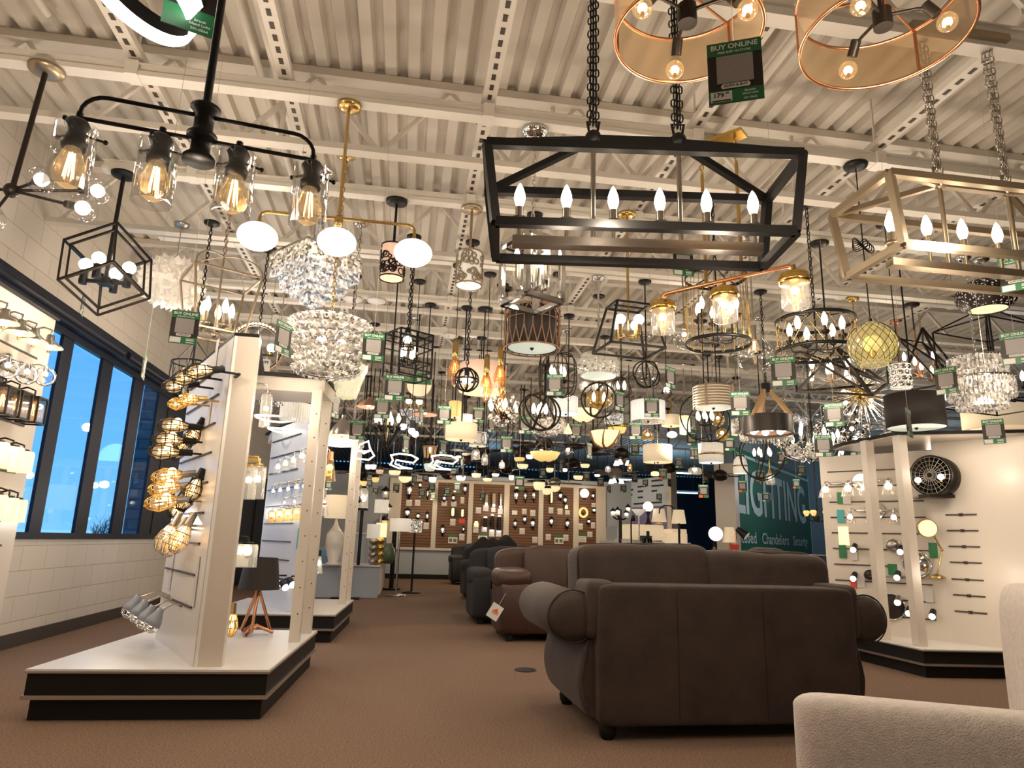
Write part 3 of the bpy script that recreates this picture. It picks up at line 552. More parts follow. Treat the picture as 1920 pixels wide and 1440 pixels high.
# feather pendant
r, s = fx('feather_pendant', 'fluffy white feather ball pendant behind the tilted cube frame', 'pendant light', 325, 530, 6.6, 'fluffy white feather pendant')
mb = MB(); rnd = random.Random(5); mb.ball((0, 0, 0), (50 * s, 50 * s, 42 * s), 20, 12)
for k in range(520):
    z = rnd.uniform(-1, 1); a = rnd.uniform(0, 2 * PI); q = math.sqrt(1 - z * z); d = V((q * cos(a), q * sin(a), z * .85)); t_ = (V((rnd.uniform(-1, 1), rnd.uniform(-1, 1), rnd.uniform(-1, 1))).cross(d)).normalized()
    L_ = rnd.uniform(12, 22) * s; w_ = rnd.uniform(4, 9) * s; u_ = d.cross(t_); p = d * 46 * s; dr = (d * .75 + t_ * .65).normalized()
    mb.add([p - u_ * w_ * .3, p + dr * L_ * .5 - u_ * w_, p + dr * L_, p + dr * L_ * .5 + u_ * w_, p + u_ * w_ * .3], [(0, 1, 2, 3, 4)], True)
part('feather_shade', mb, M['feather'], r); hang(r, 'cord', M['nickel'], 40 * s, t=.006); note(r.location + V((0, 0, -.35)), 2)
# brass three globe island
r, s = fx('globe_island_light', 'brass island light with three flattened white opal globes on a curved bar', 'island light', 635, 415, 4.35, 'brass island light with three white globes', rz=0)
br = M['brass']; h = 133 * s; part('bar', MB().tube([(-h - .03, 0, -.06)] + arc((-h + .02, 0, -.03), .05, PI, PI / 2, 5) + arc((h - .02, 0, -.03), .05, PI / 2, 0, 5) + [(h + .03, 0, -.08)], 3.2 * s, 8), br, r)
part('hub', MB().lathe([(0, -.05), (.025, -.045), (.03, 0), (.022, .035), (0, .04)], 16), br, r); hang(r, 'rod', br, .03, t=.011, cr=.085)
for x, z in ((-h - .03, -.06), (0, -.05), (h + .03, -.08)):
    part('holder', MB().cyl((x, 0, z - .05), (x, 0, z + .01), .016), br, r); part('opal_globe', MB().ball((x, 0, z - .1), (36 * s, 36 * s, 25 * s), 28, 16), M['opal'], r)
    note(r.location + V((x, 0, z - .25)), 2)
# circle drums
def circle_drum(px, py, Y, w, h, m, liner, label, short, cm):
    r, s = fx('drum_pendant', label, 'pendant light', px, py, Y, short); R_ = w * s / 2; hh = h * s
    part('liner', MB().lathe([(R_ * .9, -hh / 2), (R_ * .9, hh / 2)], 28), M[liner], r); mb = MB(); mb.band((0, 0, hh / 2), R_ * .97, R_ * .05, .012, 28).band((0, 0, -hh / 2), R_ * .97, R_ * .05, .012, 28); rnd = random.Random(int(px))
    for k in range(80):
        a = k * 2.4; z = (rnd.random() - .5) * hh * .8; q = rnd.choice((.1, .15, .2)) * R_ * 1.35
        mb.tube([(R_ * cos(a + q / R_ * cos(i * PI / 5)), R_ * sin(a + q / R_ * cos(i * PI / 5)), z + q * sin(i * PI / 5)) for i in range(10)], R_ * .06, 4, True)
    part('ring_cage', mb, M[m], r); hang(r, 'rod', M[m], hh / 2, t=.012, cm=M[cm], cr=.1); part('spokes', MB().bar((-R_, 0, hh / 2), (R_, 0, hh / 2), .01).bar((0, -R_, hh / 2), (0, R_, hh / 2), .01), M[m], r)
    for a in (0, 2.1, 4.2): bulb(r, 'g', (R_ * .4 * cos(a), R_ * .4 * sin(a), -hh * .3), R_ * .5, 'bulb')
circle_drum(736, 492, 5.69, 46, 64, 'black', 'pink', 'small black drum pendant with peach lined circle cut outs behind the brass island light', 'small black circle drum pendant', 'black')
circle_drum(880, 506, 5.69, 50, 64, 'champ', 'shadew', 'small champagne drum pendant of overlapping metal circles left of the black cage', 'champagne circle drum pendant', 'champ')
# big lantern island cages
def cage_island(name, label, short, corners, Yn, m, bars, cnd, zc, t, hubs, bulbn, trim, Lmax=None):
    (ntl, ntr, ftl, ftr), nbl = corners; a = atY(*ntl, Yn); zt = a.z; b = atZ(*ntr, zt); c_ = atZ(*ftl, zt); d = atZ(*ftr, zt)
    return a, b, c_, d
a = atY(905, 268, 2.75); zt = a.z; b = atZ(1507, 288, zt); c_ = atZ(923, 357, zt); d_ = atZ(1437, 375, zt)
ctr = (a + b + c_ + d_) / 4; L = ((b - a).length + (d_ - c_).length) / 2; W = ((c_ - a).length + (d_ - b).length) / 2; rz = math.atan2(b.y - a.y, b.x - a.x); s = sY(1200, 320, ctr.y)
def cage(label, short, ctr, L, W, hh, rz, m, bm, sl, t, bl, n, cz, hubx, lift, chm, inset=.93):
    r = thing('lantern_island_light', label, 'island light', ctr, rz, short=short); mb = MB(); tp, bt = edges_box(mb, L, W, hh, t, L * inset, W * inset, -hh / 2)
    for x in (-hubx, hubx):
        for k in ((0, 3) if x < 0 else (1, 2)): mb.bar(tp[k], (x, 0, lift), t * .8)
    mb.bar((-hubx, 0, lift), (hubx, 0, lift), t)
    part('frame', mb, M[m], r); zb = -hh * 1.0; bx = L * bl / 2
    part('candle_bar', MB().box((0, 0, zb), (2 * bx, t * 1.6, t * 1.1)), M[bm], r)
    for x in (-hubx, hubx):
        part('support_rod', MB().tube([(x, 0, zb), (x, 0, lift)], t * .32, 8), M[bm], r); part('hub', MB().ball((x, 0, lift + .01), t * 1.1, 10, 6), M[m], r)
        part('loop', MB().tube([(x - .012, 0, lift), (x - .03, 0, lift + .1), (x + .03, 0, lift + .1), (x + .012, 0, lift)], t * .2, 5), M[m], r)
        z = T - .05 - ctr.z; ch = MB()
        for o in (-.018, .0, .016): ch.chain((x + o, o * .5, lift + .08), (x + o * .6, -o, z), .05, .004, .013)
        part('chain', ch, M[chm], r)
    part('canopy', MB().bb((-hubx - .1, -.07, z), (hubx + .1, .07, z + .04)), M[m], r)
    for k in range(n):
        x = -bx * .95 + 1.9 * bx * k / (n - 1); part('candle_stem', MB().tube([(x, 0, zb), (x, 0, cz - .02)], t * .25, 6), M[bm], r); candle(r, (x, 0, cz), hh * .17, 'bulb', sl, hh * .34, r=t * .5)
    return r
hh = (zt - atY(928, 430, 2.83).z); r = cage('large black lantern frame island light with six candle bulbs on a bronze nickel bar', 'large black lantern island cage', ctr, L, W, hh, rz, 'black', 'nickel', 'nickel', 15 * s, .82, 6, -hh * .70, L * .145, .17, 'black')
note(r.location + V((-.35, 0, -.55)), 6); note(r.location + V((.4, 0, -.55)), 6)
a = atY(1664, 323, 2.75); zt2 = a.z; c_ = atZ(1563, 405, zt2); W2 = (c_ - a).length; L2 = L * .98; hh2 = hh * .98; ctr2 = (a + c_) / 2 + V((L2 / 2, 0, 0))
r = cage('champagne gold lantern frame island light with candle bulbs at the right edge', 'champagne lantern island cage', ctr2, L2, W2, hh2, 0, 'champ', 'champ', 'champ', 14 * s, .8, 6, -hh2 * .70, L2 * .15, .12, 'nickel'); note(r.location + V((-.3, 0, -.55)), 6)
# copper mesh drums at the top right
for px, py, Y, w, lab in ((1288, 22, 1.72, 262, 'copper mesh drum light with filament bulbs, left one of the pair at the top right'), (1654, 30, 1.72, 286, 'copper mesh drum light with filament bulbs, right one of the pair at the top right')):
    r, s = fx('mesh_drum_light', lab, 'ceiling light', px, py, Y, ('left' if px < 1400 else 'right') + ' copper mesh drum light'); R_ = w * s / 2 * 1.02; hh = .17
    part('mesh_shade', MB().lathe([(R_, -hh / 2), (R_, hh / 2)], 64), M['mesh'], r)
    part('rim', MB().ring((0, 0, -hh / 2), R_, .006, 64).ring((0, 0, hh / 2), R_, .006, 64), M['copper'], r)
    mb = MB()
    for k in range(3): a_ = k * 2.094 + .5; mb.bar((R_ * cos(a_), R_ * sin(a_), -hh / 2), (R_ * cos(a_), R_ * sin(a_), hh / 2), .012, .004).bar((0, 0, hh / 2 - .01), (R_ * cos(a_), R_ * sin(a_), hh / 2 - .01), .006)
    part('spokes', mb, M['copper'], r); part('hub', MB().cyl((0, 0, -.045), (0, 0, .02), .03).tube([(0, 0, .02), (0, 0, .5)], .01, 8), M['bronze'], r)
    for k in range(3):
        a_ = k * 2.094 + (3.5 if px < 1400 else 3.7); u_ = V((cos(a_), sin(a_), 0)); part('arm', MB().tube([u_ * .02, u_ * .1, u_ * .13 + V((0, 0, -.005)), u_ * .15 + V((0, 0, -.02))], .006, 6), M['bronze'], r)
        part('socket', MB().cyl(u_ * .125 + V((0, 0, .01)), u_ * .155 + V((0, 0, -.035)), .017), M['bronze'], r)
        o = u_ * .18 + V((0, 0, -.07)); part('bulb', MB().ball(o, .031, 16, 10).mat(1).tube([o + V((-.008, 0, .012)), o + V((.0, .01, -.01)), o + V((.008, 0, .012))], .003, 4), [M['bulbg'], M['fil']], r)
        bulb(r, 'g', o + V((0, 0, -.016)), .03, 'bulb')
    hang(r, 'rod', M['bronze'], .5, t=.01, top=3.3)
    note(r.location + V((0, 0, -.25)), 4)
# brass three jar linear
p0 = atY(1242, 552, 4.6); p1 = atZ(1487, 497, p0.z); c = (p0 + p1) / 2; L = (p1 - p0).length; s = sY(1360, 525, c.y); h = L / 2
r = thing('jar_island_light', 'polished brass island light with three clear glass jar shades under the black cage', 'island light', c, math.atan2(p1.y - p0.y, p1.x - p0.x), short='brass three jar island light'); gd = M['gold']
part('bar', MB().tube([(-h, 0, -.05)] + arc((-h + .04, 0, -.04), .04, PI, PI / 2, 4) + arc((h - .04, 0, -.04), .04, PI / 2, 0, 4) + [(h, 0, -.05)], 4.2 * s, 8), M['copper'], r)
for x in (-.13, .13): part('support_rod', MB().tube([(x, 0, -.02), (x, 0, T - c.z - .25)], 3.6 * s, 6), br, r); part('chain', MB().chain((x, 0, T - c.z - .25), (x, 0, T - c.z), .05, .005, .014), br, r)
part('canopy', MB().bb((-.2, -.06, T - c.z - .035), (.2, .06, T - c.z - .008)), gd, r)
for x in (-h, 0, h):
    j = part('jar_lid', MB().lathe([(0, -.04), (.03, -.04), (.06, -.06), (.09, -.065), (.095, -.08), (.09, -.095), (.1, -.1), (.1, -.125), (.085, -.13), (0, -.13)], 24, (x, 0, 0)).tube([(x, 0, 0), (x, 0, -.05)], .016, 8), gd, r)
    part('glass_jar', MB().lathe([(.075, -.12), (.085, -.15), (.085, -.29), (.08, -.3), (.075, -.3)], 24, (x, 0, 0)), M['seed'], r); bulb(r, 'e', (x, 0, -.12), .15, rot=(PI, 0, 0))
    bulb(r, 'g', (x, 0, -.21), .06, 'bulb')
note(c + V((0, 0, -.5)), 4)
# ---------------------------------------------------------------- middle distance fixtures
BK, BZ, CH, NK, CP = M['black'], M['bronze'], M['chrome'], M['nickel'], M['champ']
def ringchand(R, r, h, m, n, rc, t=.014, wires=0, wm='champ', bm='bulb', lattice=False, sm='bronze', zc=None, cs=.1):
    hb = .028; part('top_hoop', MB().band((0, 0, h / 2), r, .006, hb), M[m], R); part('bottom_hoop', MB().band((0, 0, -h / 2), r * 1.04, .006, hb), M[m], R)
    if wires:
        mb = MB()
        for k in range(wires):
            a = 2 * PI * k / wires; b = a + (.5 if lattice else .06) * (1 if k % 2 else -1); c_ = a if lattice else a + .03
            mb.tube([(r * cos(c_), r * sin(c_), h / 2), (r * 1.04 * cos(b), r * 1.04 * sin(b), -h / 2)], .0024, 4)
        part('wire_cage', mb, M[wm], R)
    mb = MB()
    for k in range(4): a = k * PI / 2 + .4; mb.tube([(r * cos(a), r * sin(a), h / 2), (r * .5 * cos(a), r * .5 * sin(a), h / 2 + .02), (0, 0, h / 2 + .1)], .006, 6)
    mb.tube([(0, 0, h / 2 + .1), (0, 0, -h / 2 + .01)], .008, 6); part('yoke', mb, M[m], R)
    z0 = -h / 2 + .02
    for k in range(n):
        a = 2 * PI * k / n + .3; x, y = rc * cos(a), rc * sin(a); zz = z0 + (zc or h * .3)
        part('arm', MB().tube([(0, 0, z0), (x * .5, y * .5, z0 - .01), (x * .92, y * .92, z0 + .01), (x, y, z0 + .05), (x, y, zz)], .006, 6), M[m], R); candle(R, (x, y, zz), .05, bm, sm, cs, r=.011)
def lant(R, w, d, h, t, m, w2=None, d2=None, n=4, bm='bulb', kind='c', rc=None, sm='brass', zc=0, bs=.09, vert=0):
    mb = MB(); edges_box(mb, w, d, h, t, w2, d2); mb.bar((-w / 2, 0, h / 2), (w / 2, 0, h / 2), t * .8)
    for k in range(vert):
        for sg_ in (-1, 1):
            x = -w / 2 + w * (k + 1) / (vert + 1); mb.bar((x, sg_ * d / 2, h / 2), (x, sg_ * (d2 or d) / 2, -h / 2), t * .8); mb.bar((sg_ * w / 2, x * d / w, h / 2), (sg_ * w / 2, x * d / w, -h / 2), t * .8)
    part('frame', mb, M[m], R); rc = rc or min(w, d) * .25
    part('centre_rod', MB().tube([(0, 0, h / 2), (0, 0, zc - .06)], .008, 6), M[sm], R)
    for k in range(n):
        a = 2 * PI * k / n + .5; x, y = rc * cos(a), rc * sin(a); part('arm', MB().tube([(0, 0, zc - .05), (x, y, zc - .05), (x, y, zc - .03)], .007, 6), M[sm], R)
        if kind == 'c': candle(R, (x, y, zc - .03), .06, bm, sm, bs, r=.011)
        else: part('socket', MB().cyl((x, y, zc - .06), (x, y, zc + .03), .017), M[sm], R); bulb(R, 'g', (x, y, zc + .03), bs, bm)
# nickel eight light frame
r, s = fx('frame_chandelier', 'polished nickel square frame chandelier with glass tube candles above the black hexagon drum', 'chandelier', 997, 512, 4.4, 'nickel frame chandelier with glass tubes', rz=.45); w = 80 * s; h = 118 * s
mb = MB(); edges_box(mb, w, w, h, .035); part('frame', mb, CH, r); part('cross_bar', MB().bar((-w / 2, 0, h / 2), (w / 2, 0, h / 2), .03).bar((0, -w / 2, h / 2), (0, w / 2, h / 2), .03), CH, r); hang(r, 'chain', CH, h / 2, cr=.1)
part('hub', MB().cyl((0, 0, -h * .36), (0, 0, -h * .28), .035).tube([(0, 0, -h * .3), (0, 0, h / 2)], .007, 6), CH, r)
for k in range(8):
    a = k * PI / 4; q = w * (.36 if k % 2 else .27); x, y = q * cos(a), q * sin(a); part('arm', MB().bar((0, 0, -h * .33), (x, y, -h * .28), .02, .012), CH, r)
    part('glass_tube', MB().lathe([(.03, -h * .27), (.03, h * .3)], 14, (x, y, 0)), M['glass'], r); candle(r, (x, y, -h * .27 + (.09 if k % 2 else 0)), .13, 'bulb', 'nickel', .1, cup=False, r=.01)
note(r.location + V((.3, -.3, 0)), 3)
# black hexagon wire drum
r, s = fx('hex_drum_pendant', 'black drum shade pendant wrapped in copper hexagon wire with a pale round diffuser', 'pendant light', 998, 618, 5.69, 'black hexagon wire drum pendant'); R_ = 46 * s; h = 74 * s
drum(r, R_, h, 'shadeb', 'diffg'); mb = MB(); q = R_ * 1.13
for k in range(20):
    a = k * 2 * PI / 20; b = a + PI / 20; f = lambda a_, z: (q * cos(a_), q * sin(a_), z * h)
    mb.tube([f(a, -.52), f(b, -.06), f(b, .32), f(a, .5)], .005, 4).tube([f(b + PI / 20, -.52), f(b, -.06)], .005, 4).tube([f(b, .32), f(b + PI / 20, .5)], .005, 4).tube([f(b, .2), f(b + PI / 10, .2)], .004, 4)
mb.ring((0, 0, -.52 * h), q, .007, 36).ring((0, 0, .5 * h), q, .007, 36); part('wire_cage', mb, M['rustc'], r); hang(r, 'chain', BK, h / 2)
# birdcage candle chandelier
r, s = fx('cage_chandelier', 'tall black and gold wire cage chandelier with candle bulbs behind the brass jar light', 'chandelier', 1344, 582, 5.0, 'tall gold wire cage chandelier'); ringchand(r, 56 * s, 130 * s, 'black', 6, 36 * s, wires=36, wm='brass', zc=.2, cs=.11); hang(r, 'chain', BK, 65 * s + .1, cr=.09); note(r.location + V((0, 0, -.4)), 4)
# wire drum chandelier
r, s = fx('drum_chandelier', 'wide black hoop chandelier with crossed gold wires and candle bulbs left of the olive globe', 'chandelier', 1530, 632, 5.0, 'wide black hoop wire chandelier'); ringchand(r, 70 * s, 60 * s, 'black', 6, 46 * s, wires=44, wm='brass', lattice=True, zc=.1, cs=.12); hang(r, 'chain', BK, 30 * s + .1, cr=.08); note(r.location + V((0, 0, -.4)), 4)
# olive net globe
r, s = fx('netted_globe_pendant', 'olive green glass ball pendant wrapped in black netting', 'pendant light', 1636, 648, 4.35, 'olive netted glass ball pendant'); R_ = 44 * s
part('glass_ball', MB().lathe([(R_ * sin(a), R_ * cos(a)) for a in [i * PI / 14 for i in range(0, 12)]], 28), M['olive'], r); mb = MB()
for j in range(1, 9):
    for k in range(18):
        a0, a1 = 2 * PI * (k + .5 * (j % 2)) / 18, 2 * PI * (k + .5 * (j % 2) + .5) / 18; t0_, t1_ = (.25 + .24 * j), (.25 + .24 * (j + 1)); g = lambda t_, a_: V((sin(t_) * cos(a_), sin(t_) * sin(a_), cos(t_))) * R_ * 1.01
        mb.tube([g(t0_, a0), g(t1_, a1)], .0022, 3).tube([g(t0_, a0), g(t1_, a0 - (a1 - a0))], .0022, 3)
part('netting', mb, M['ink'], r); part('neck_ring', MB().ring((0, 0, R_ * .98), .03, .008, 16).ring((0, 0, -R_ * .86), R_ * .52, .004, 24), M['olive'], r); part('socket', MB().cyl((0, 0, R_ * .9), (0, 0, R_ * 1.2), .014), BK, r); bulb(r, 'g', (0, 0, -R_ * .3), R_ * .75, 'cream'); hang(r, 'cord', BK, R_, cr=.09, t=.006)
cz = T - r.location.z; z0 = cz * .52; mb = MB()
for k in range(4): mb.tube([(.09 * cos(a) * (1 - .1 * k), .01 * k, z0 + .02 * k + .035 * sin(2 * a)) for a in [i * PI / 8 for i in range(16)]], .004, 5, True)
part('cord_coil', mb, BK, r)
# pierced dark bowl
r, s = fx('pierced_dome_pendant', 'dark pierced metal dome pendant glowing inside, beneath the champagne island cage', 'pendant light', 1849, 556, 5.69, 'dark pierced dome pendant'); R_ = 51 * s; k_ = .66; a1 = 2.45
def pm():
    m = bpy.data.materials.new('pierced_metal_glow'); m.use_nodes = True; t = m.node_tree; p = t.nodes['Principled BSDF']; p.inputs['Base Color'].default_value = (.03, .02, .018, 1); p.inputs['Roughness'].default_value = .5; p.inputs['Metallic'].default_value = .5
    tc = nd(t, 'ShaderNodeTexCoord'); vo = nd(t, 'ShaderNodeTexVoronoi', Scale=38.0); t.links.new(tc.outputs['Object'], vo.inputs['Vector']); lt = nd(t, 'ShaderNodeMath', operation='LESS_THAN'); lt.inputs[1].default_value = .3; t.links.new(vo.outputs['Distance'], lt.inputs[0])
    ml = nd(t, 'ShaderNodeMath', operation='MULTIPLY'); ml.inputs[1].default_value = .6; t.links.new(lt.outputs[0], ml.inputs[0]); t.links.new(ml.outputs[0], p.inputs['Emission Strength']); p.inputs['Emission Color'].default_value = (1, .85, .65, 1); m.cycles.emission_sampling = 'NONE'; return m  # glowing dots painted on for light through the piercings
part('dome', MB().lathe([(R_ * sin(i * a1 / 12), R_ * k_ * cos(i * a1 / 12)) for i in range(13)], 36), pm(), r); part('rim', MB().ring((0, 0, R_ * k_ * cos(a1)), R_ * sin(a1), .006, 30), BZ, r); part('glowing_lining', MB().lathe([(0, R_ * k_ * cos(a1) + .03), (R_ * sin(a1), R_ * k_ * cos(a1) + .01)], 28), M['cream'], r); bulb(r, 'g', (0, 0, -.02), .07, 'bulb'); hang(r, 'chain', NK, R_ * k_)
# trapezoid lantern
r, s = fx('tapered_lantern', 'black open tapered box lantern with four white globe bulbs on brass sockets', 'pendant light', 1178, 616, 5.5, 'tapered black box lantern', rz=.12); lant(r, 66 * s, 50 * s, 86 * s, .018, 'black', 108 * s, 84 * s, 4, 'bulbw', 'g', 24 * s, 'brass', -.02, 20 * s); hang(r, 'rod', br, 43 * s, t=.012, cr=.085); note(r.location + V((0, 0, -.5)), 4)
# clear dimpled drum
r, s = fx('dimpled_glass_pendant', 'clear dimpled glass drum pendant with a pale green textured bottom', 'pendant light', 1122, 684, 7.03, 'clear dimpled glass drum pendant'); R_ = 38 * s
part('glass_drum', MB().lathe([(R_ * .5, R_ * .62), (R_ * .85, R_ * .5), (R_, R_ * .1), (R_ * .95, -R_ * .4), (R_ * .85, -R_ * .6)], 32), M['seed'], r); mb = MB()
for j in range(3):
    for k in range(16): a = 2 * PI * (k + .5 * (j % 2)) / 16; mb.ball((R_ * .98 * cos(a), R_ * .98 * sin(a), -R_ * .05 - j * .2 * R_), (.02, .02, .02), 6, 4)
part('dimples', mb, M['crysd'], r); part('textured_bottom', MB().lathe([(0, -R_ * .66), (R_ * .84, -R_ * .6), (R_ * .84, -R_ * .55), (0, -R_ * .58)], 32), M['diffg'], r); hang(r, 'rod', CH, -R_ * .5, t=.012)
def globe(px, py, Y, w, gm, name, label, short, kind='cord', m=BK, bm='bulb', bs=.3, bk='g', sq=1, cr=.07):
    r, s = fx(name, label, 'pendant light', px, py, Y, short); R_ = w * s / 2
    part('glass_globe', MB().lathe([(R_ * .16, R_ * 1.1 * sq), (R_ * .2, R_ * .98 * sq)] + [(R_ * sin(a), R_ * cos(a) * sq) for a in [.3 + i * 2.84 / 12 for i in range(12)]] + [(0, -R_ * sq)], 24), M[gm], r)
    part('socket', MB().cyl((0, 0, R_ * .65 * sq), (0, 0, R_ * 1.15 * sq), R_ * .15), m, r); bulb(r, bk, (0, 0, R_ * .55 * sq if bk == 'e' else 0), R_ * bs * 2, bm, rot=(PI, 0, 0) if bk == 'e' else None); hang(r, kind, m, R_ * 1.1 * sq, cr=cr); return r, s
globe(1283, 632, 5.69, 46, 'glass', 'globe_pendant', 'clear glass globe pendant with a bright LED bulb left of the tall gold wire cage', 'clear glass globe pendant', 'rod', CP, 'bulbw', .2)
r, s = fx('demijohn_pendant', 'large clear glass bottle shaped pendant under the tall gold wire cage', 'pendant light', 1415, 662, 5.69, 'clear bottle shaped pendant'); R_ = 36 * s
part('glass_bottle', MB().lathe([(.03, R_ * 1.9), (.035, R_ * 1.3), (R_ * .5, R_ * .85), (R_ * .95, R_ * .25), (R_, -.1 * R_), (R_ * .85, -R_ * .6), (R_ * .5, -R_ * .95)], 28), M['glass'], r); bulb(r, 'e', (0, 0, R_ * .8), R_ * .8, rot=(PI, 0, 0)); part('rim', MB().ring((0, 0, -R_ * .95), R_ * .5, .006, 24).ring((0, 0, R_ * 1.9), .032, .005, 12), M['glass'], r); part('socket', MB().cyl((0, 0, R_ * .7), (0, 0, R_ * 1.5), .025), NK, r); hang(r, 'rod', NK, R_ * 1.9)
# black rectangular lantern cluster
r, s = fx('rect_lantern', 'black rectangular bar cage lantern with candle bulbs right of the glass petal chandelier', 'pendant light', 765, 668, 7.03, 'black rectangular bar lantern', rz=.55); lant(r, 70 * s, 56 * s, 84 * s, .016, 'black', n=4, bm='bulb', zc=-.05, bs=.12, vert=1, sm='bronze'); mb = MB()
for z in (30, 14, -14, -30): mb.bar((-35 * s, -28 * s, z * s), (35 * s, -28 * s, z * s), .012).bar((35 * s, -28 * s, z * s), (35 * s, 28 * s, z * s), .012).bar((-35 * s, 28 * s, z * s), (35 * s, 28 * s, z * s), .012)
part('cross_bars', mb, BK, r); hang(r, 'chain', BK, 42 * s); note(r.location + V((0, 0, -.5)), 3)
r, s = fx('bell_lantern', 'small black bell lantern with one white bulb in front of the black rectangular bar lantern', 'pendant light', 764, 636, 6.4, 'small black bell lantern'); R_ = 13 * s; mb = MB()
for k in range(6): a = k * PI / 3; mb.tube([(R_ * .4 * cos(a), R_ * .4 * sin(a), R_), (R_ * .7 * cos(a), R_ * .7 * sin(a), 0), (R_ * cos(a), R_ * sin(a), -R_ * 1.4)], .005, 4)
mb.ring((0, 0, -R_ * 1.4), R_, .006, 20); part('cage', mb, BK, r); part('cap', MB().cyl((0, 0, R_ * .9), (0, 0, R_ * 1.7), R_ * .5, R_ * .35), BK, r); bulb(r, 'g', (0, 0, -R_ * .7), R_ * 1.2, 'bulbw'); hang(r, 'chain', BK, R_ * 1.7)
# tall copper teardrops
for px, py, Y, lab in ((853, 678, 7.03, 'first'), (912, 708, 7.2, 'second'), (938, 690, 7.5, 'third'), (942, 745, 7.6, 'lowest')):
    r, s = fx('teardrop_pendant', 'copper teardrop pendant with amber glass, %s' % {'first': 'leftmost of the four', 'second': 'second from left of the four', 'third': 'upper of the two at the right', 'lowest': 'lowest of the four'}[lab], 'pendant light', px, py, Y, lab + ' copper teardrop pendant', group='copper teardrop pendants'); k = s
    part('neck', MB().lathe([(0, 44 * k), (5 * k, 44 * k), (6 * k, 6 * k), (4 * k, 4 * k)], 14), M['brass'], r); part('glass_drop', MB().lathe([(5 * k, 8 * k), (8 * k, -8 * k), (11 * k, -20 * k), (8 * k, -30 * k)], 16), M['amber'], r); bulb(r, 'e', (0, 0, 2 * k), 24 * k, rot=(PI, 0, 0)); mb = MB()
    for j in range(8): a = j * PI / 4; mb.tube([(5 * k * cos(a), 5 * k * sin(a), 4 * k), (13 * k * cos(a), 13 * k * sin(a), -22 * k), (0, 0, -48 * k)], .0035, 4)
    part('wire_cage', mb, M['copper'], r); hang(r, 'cord', BK, 44 * k, t=.004)
r, s = fx('drum_pendant', 'wide peach fabric drum pendant hanging behind the copper teardrops', 'pendant light', 905, 710, 8.4, 'wide peach drum pendant'); drum(r, 44 * s, 52 * s, 'pink', 'cream'); hang(r, 'rod', BK, 26 * s, cr=.1)
r, s = fx('orb_pendant', 'black strap orb cage pendant with one white bulb on a long chain', 'pendant light', 875, 712, 6.4, 'black strap orb pendant'); R_ = 22 * s; orb(r, R_, 'black', .009, 4); part('hoop', MB().ring((0, 0, 0), R_, .009, 28), BK, r); part('socket', MB().cyl((0, 0, R_ * .3), (0, 0, R_ * 1.05), .024), BK, r); bulb(r, 'g', (0, 0, -R_ * .45), R_ * .8, 'bulbw'); hang(r, 'chain', BK, R_)
# crystal square tiers
def prism_row(mb, pts, z, L_, w_):
    for p in pts: mb.add([(p[0] + w_ * cos(a), p[1] + w_ * sin(a), zz) for zz in (z, z - L_) for a in (.3, 1.87, 3.44, 5.01)] + [(p[0], p[1], z - L_ * 1.12)], [(0, 1, 5, 4), (1, 2, 6, 5), (2, 3, 7, 6), (3, 0, 4, 7), (4, 5, 8), (5, 6, 8), (6, 7, 8), (7, 4, 8)])
r, s = fx('crystal_flush_mount', 'square tiered crystal prism flush mount with bluish sparkle', 'chandelier', 590, 520, 5.3, 'square tiered crystal fixture', rz=.72); q = 118 * s
def sq(q, n): return [(q * (-.5 + i / n) if sd in (0, 2) else (q / 2 if sd == 1 else -q / 2), q * (-.5 + i / n) if sd in (1, 3) else (q / 2 if sd == 2 else -q / 2)) for sd in range(4) for i in range(n)]
part('metal_plate', MB().box((0, 0, 42 * s), (q, q, .03)), CH, r)
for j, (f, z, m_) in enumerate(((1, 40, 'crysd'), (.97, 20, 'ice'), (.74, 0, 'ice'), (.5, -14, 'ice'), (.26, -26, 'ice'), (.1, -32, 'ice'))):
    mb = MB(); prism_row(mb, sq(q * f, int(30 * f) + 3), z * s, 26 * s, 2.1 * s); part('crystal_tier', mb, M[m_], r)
hang(r, 'chain', CH, 44 * s); note(r.location + V((-.2, -.3, -.6)), 3)
# petal chandelier
def petals(px, py, Y, w, h, rows, m, label, short, name='petal_chandelier', n=16, taper=.8):
    r, s = fx(name, label, 'chandelier', px, py, Y, short); rnd = random.Random(int(px))
    for j in range(rows):
        f = 1 if j < rows / 2 else taper; R_ = w * s / 2 * f; z = (h / 2 - (j + .5) * h / rows) * s; u_ = h / rows * s * .62; mb = MB()
        for k in range(n):
            a = 2 * PI * (k + .5 * (j % 2)) / n + rnd.uniform(-.05, .05); o = V((R_ * cos(a), R_ * sin(a), z)); e = V((-sin(a), cos(a), 0)); nn = V((cos(a), sin(a), .25))
            rim = [o + (e * cos(b) + V((0, 0, 1)) * sin(b)) * u_ * (1.0 if i % 2 else .62) - nn * .02 * (i % 2) for i, b in enumerate([2 * PI * i / 16 for i in range(16)])]
            mb.add(rim + [o + nn * .035], [(i, (i + 1) % 16, 16) for i in range(16)])
        part('glass_tier', mb, M[m], r)
    part('upper_hoop', MB().ring((0, 0, h / 2 * s), w * s * .42, .01, 28), CH, r); part('lower_hoop', MB().ring((0, 0, -h / 2 * s * .9), w * s * .4 * taper, .01, 28), CH, r)
    for k in range(3): bulb(r, 'g', (.09 * cos(k * 2.1), .09 * sin(k * 2.1), 0), .07, 'bulb')
    hang(r, 'chain', br, h / 2 * s); return r
r = petals(616, 652, 5.0, 142, 104, 6, 'crys', 'round two tier chandelier of textured glass flower petals', 'glass flower petal chandelier', n=26); note(r.location + V((-.2, -.5, -.4)), 3)
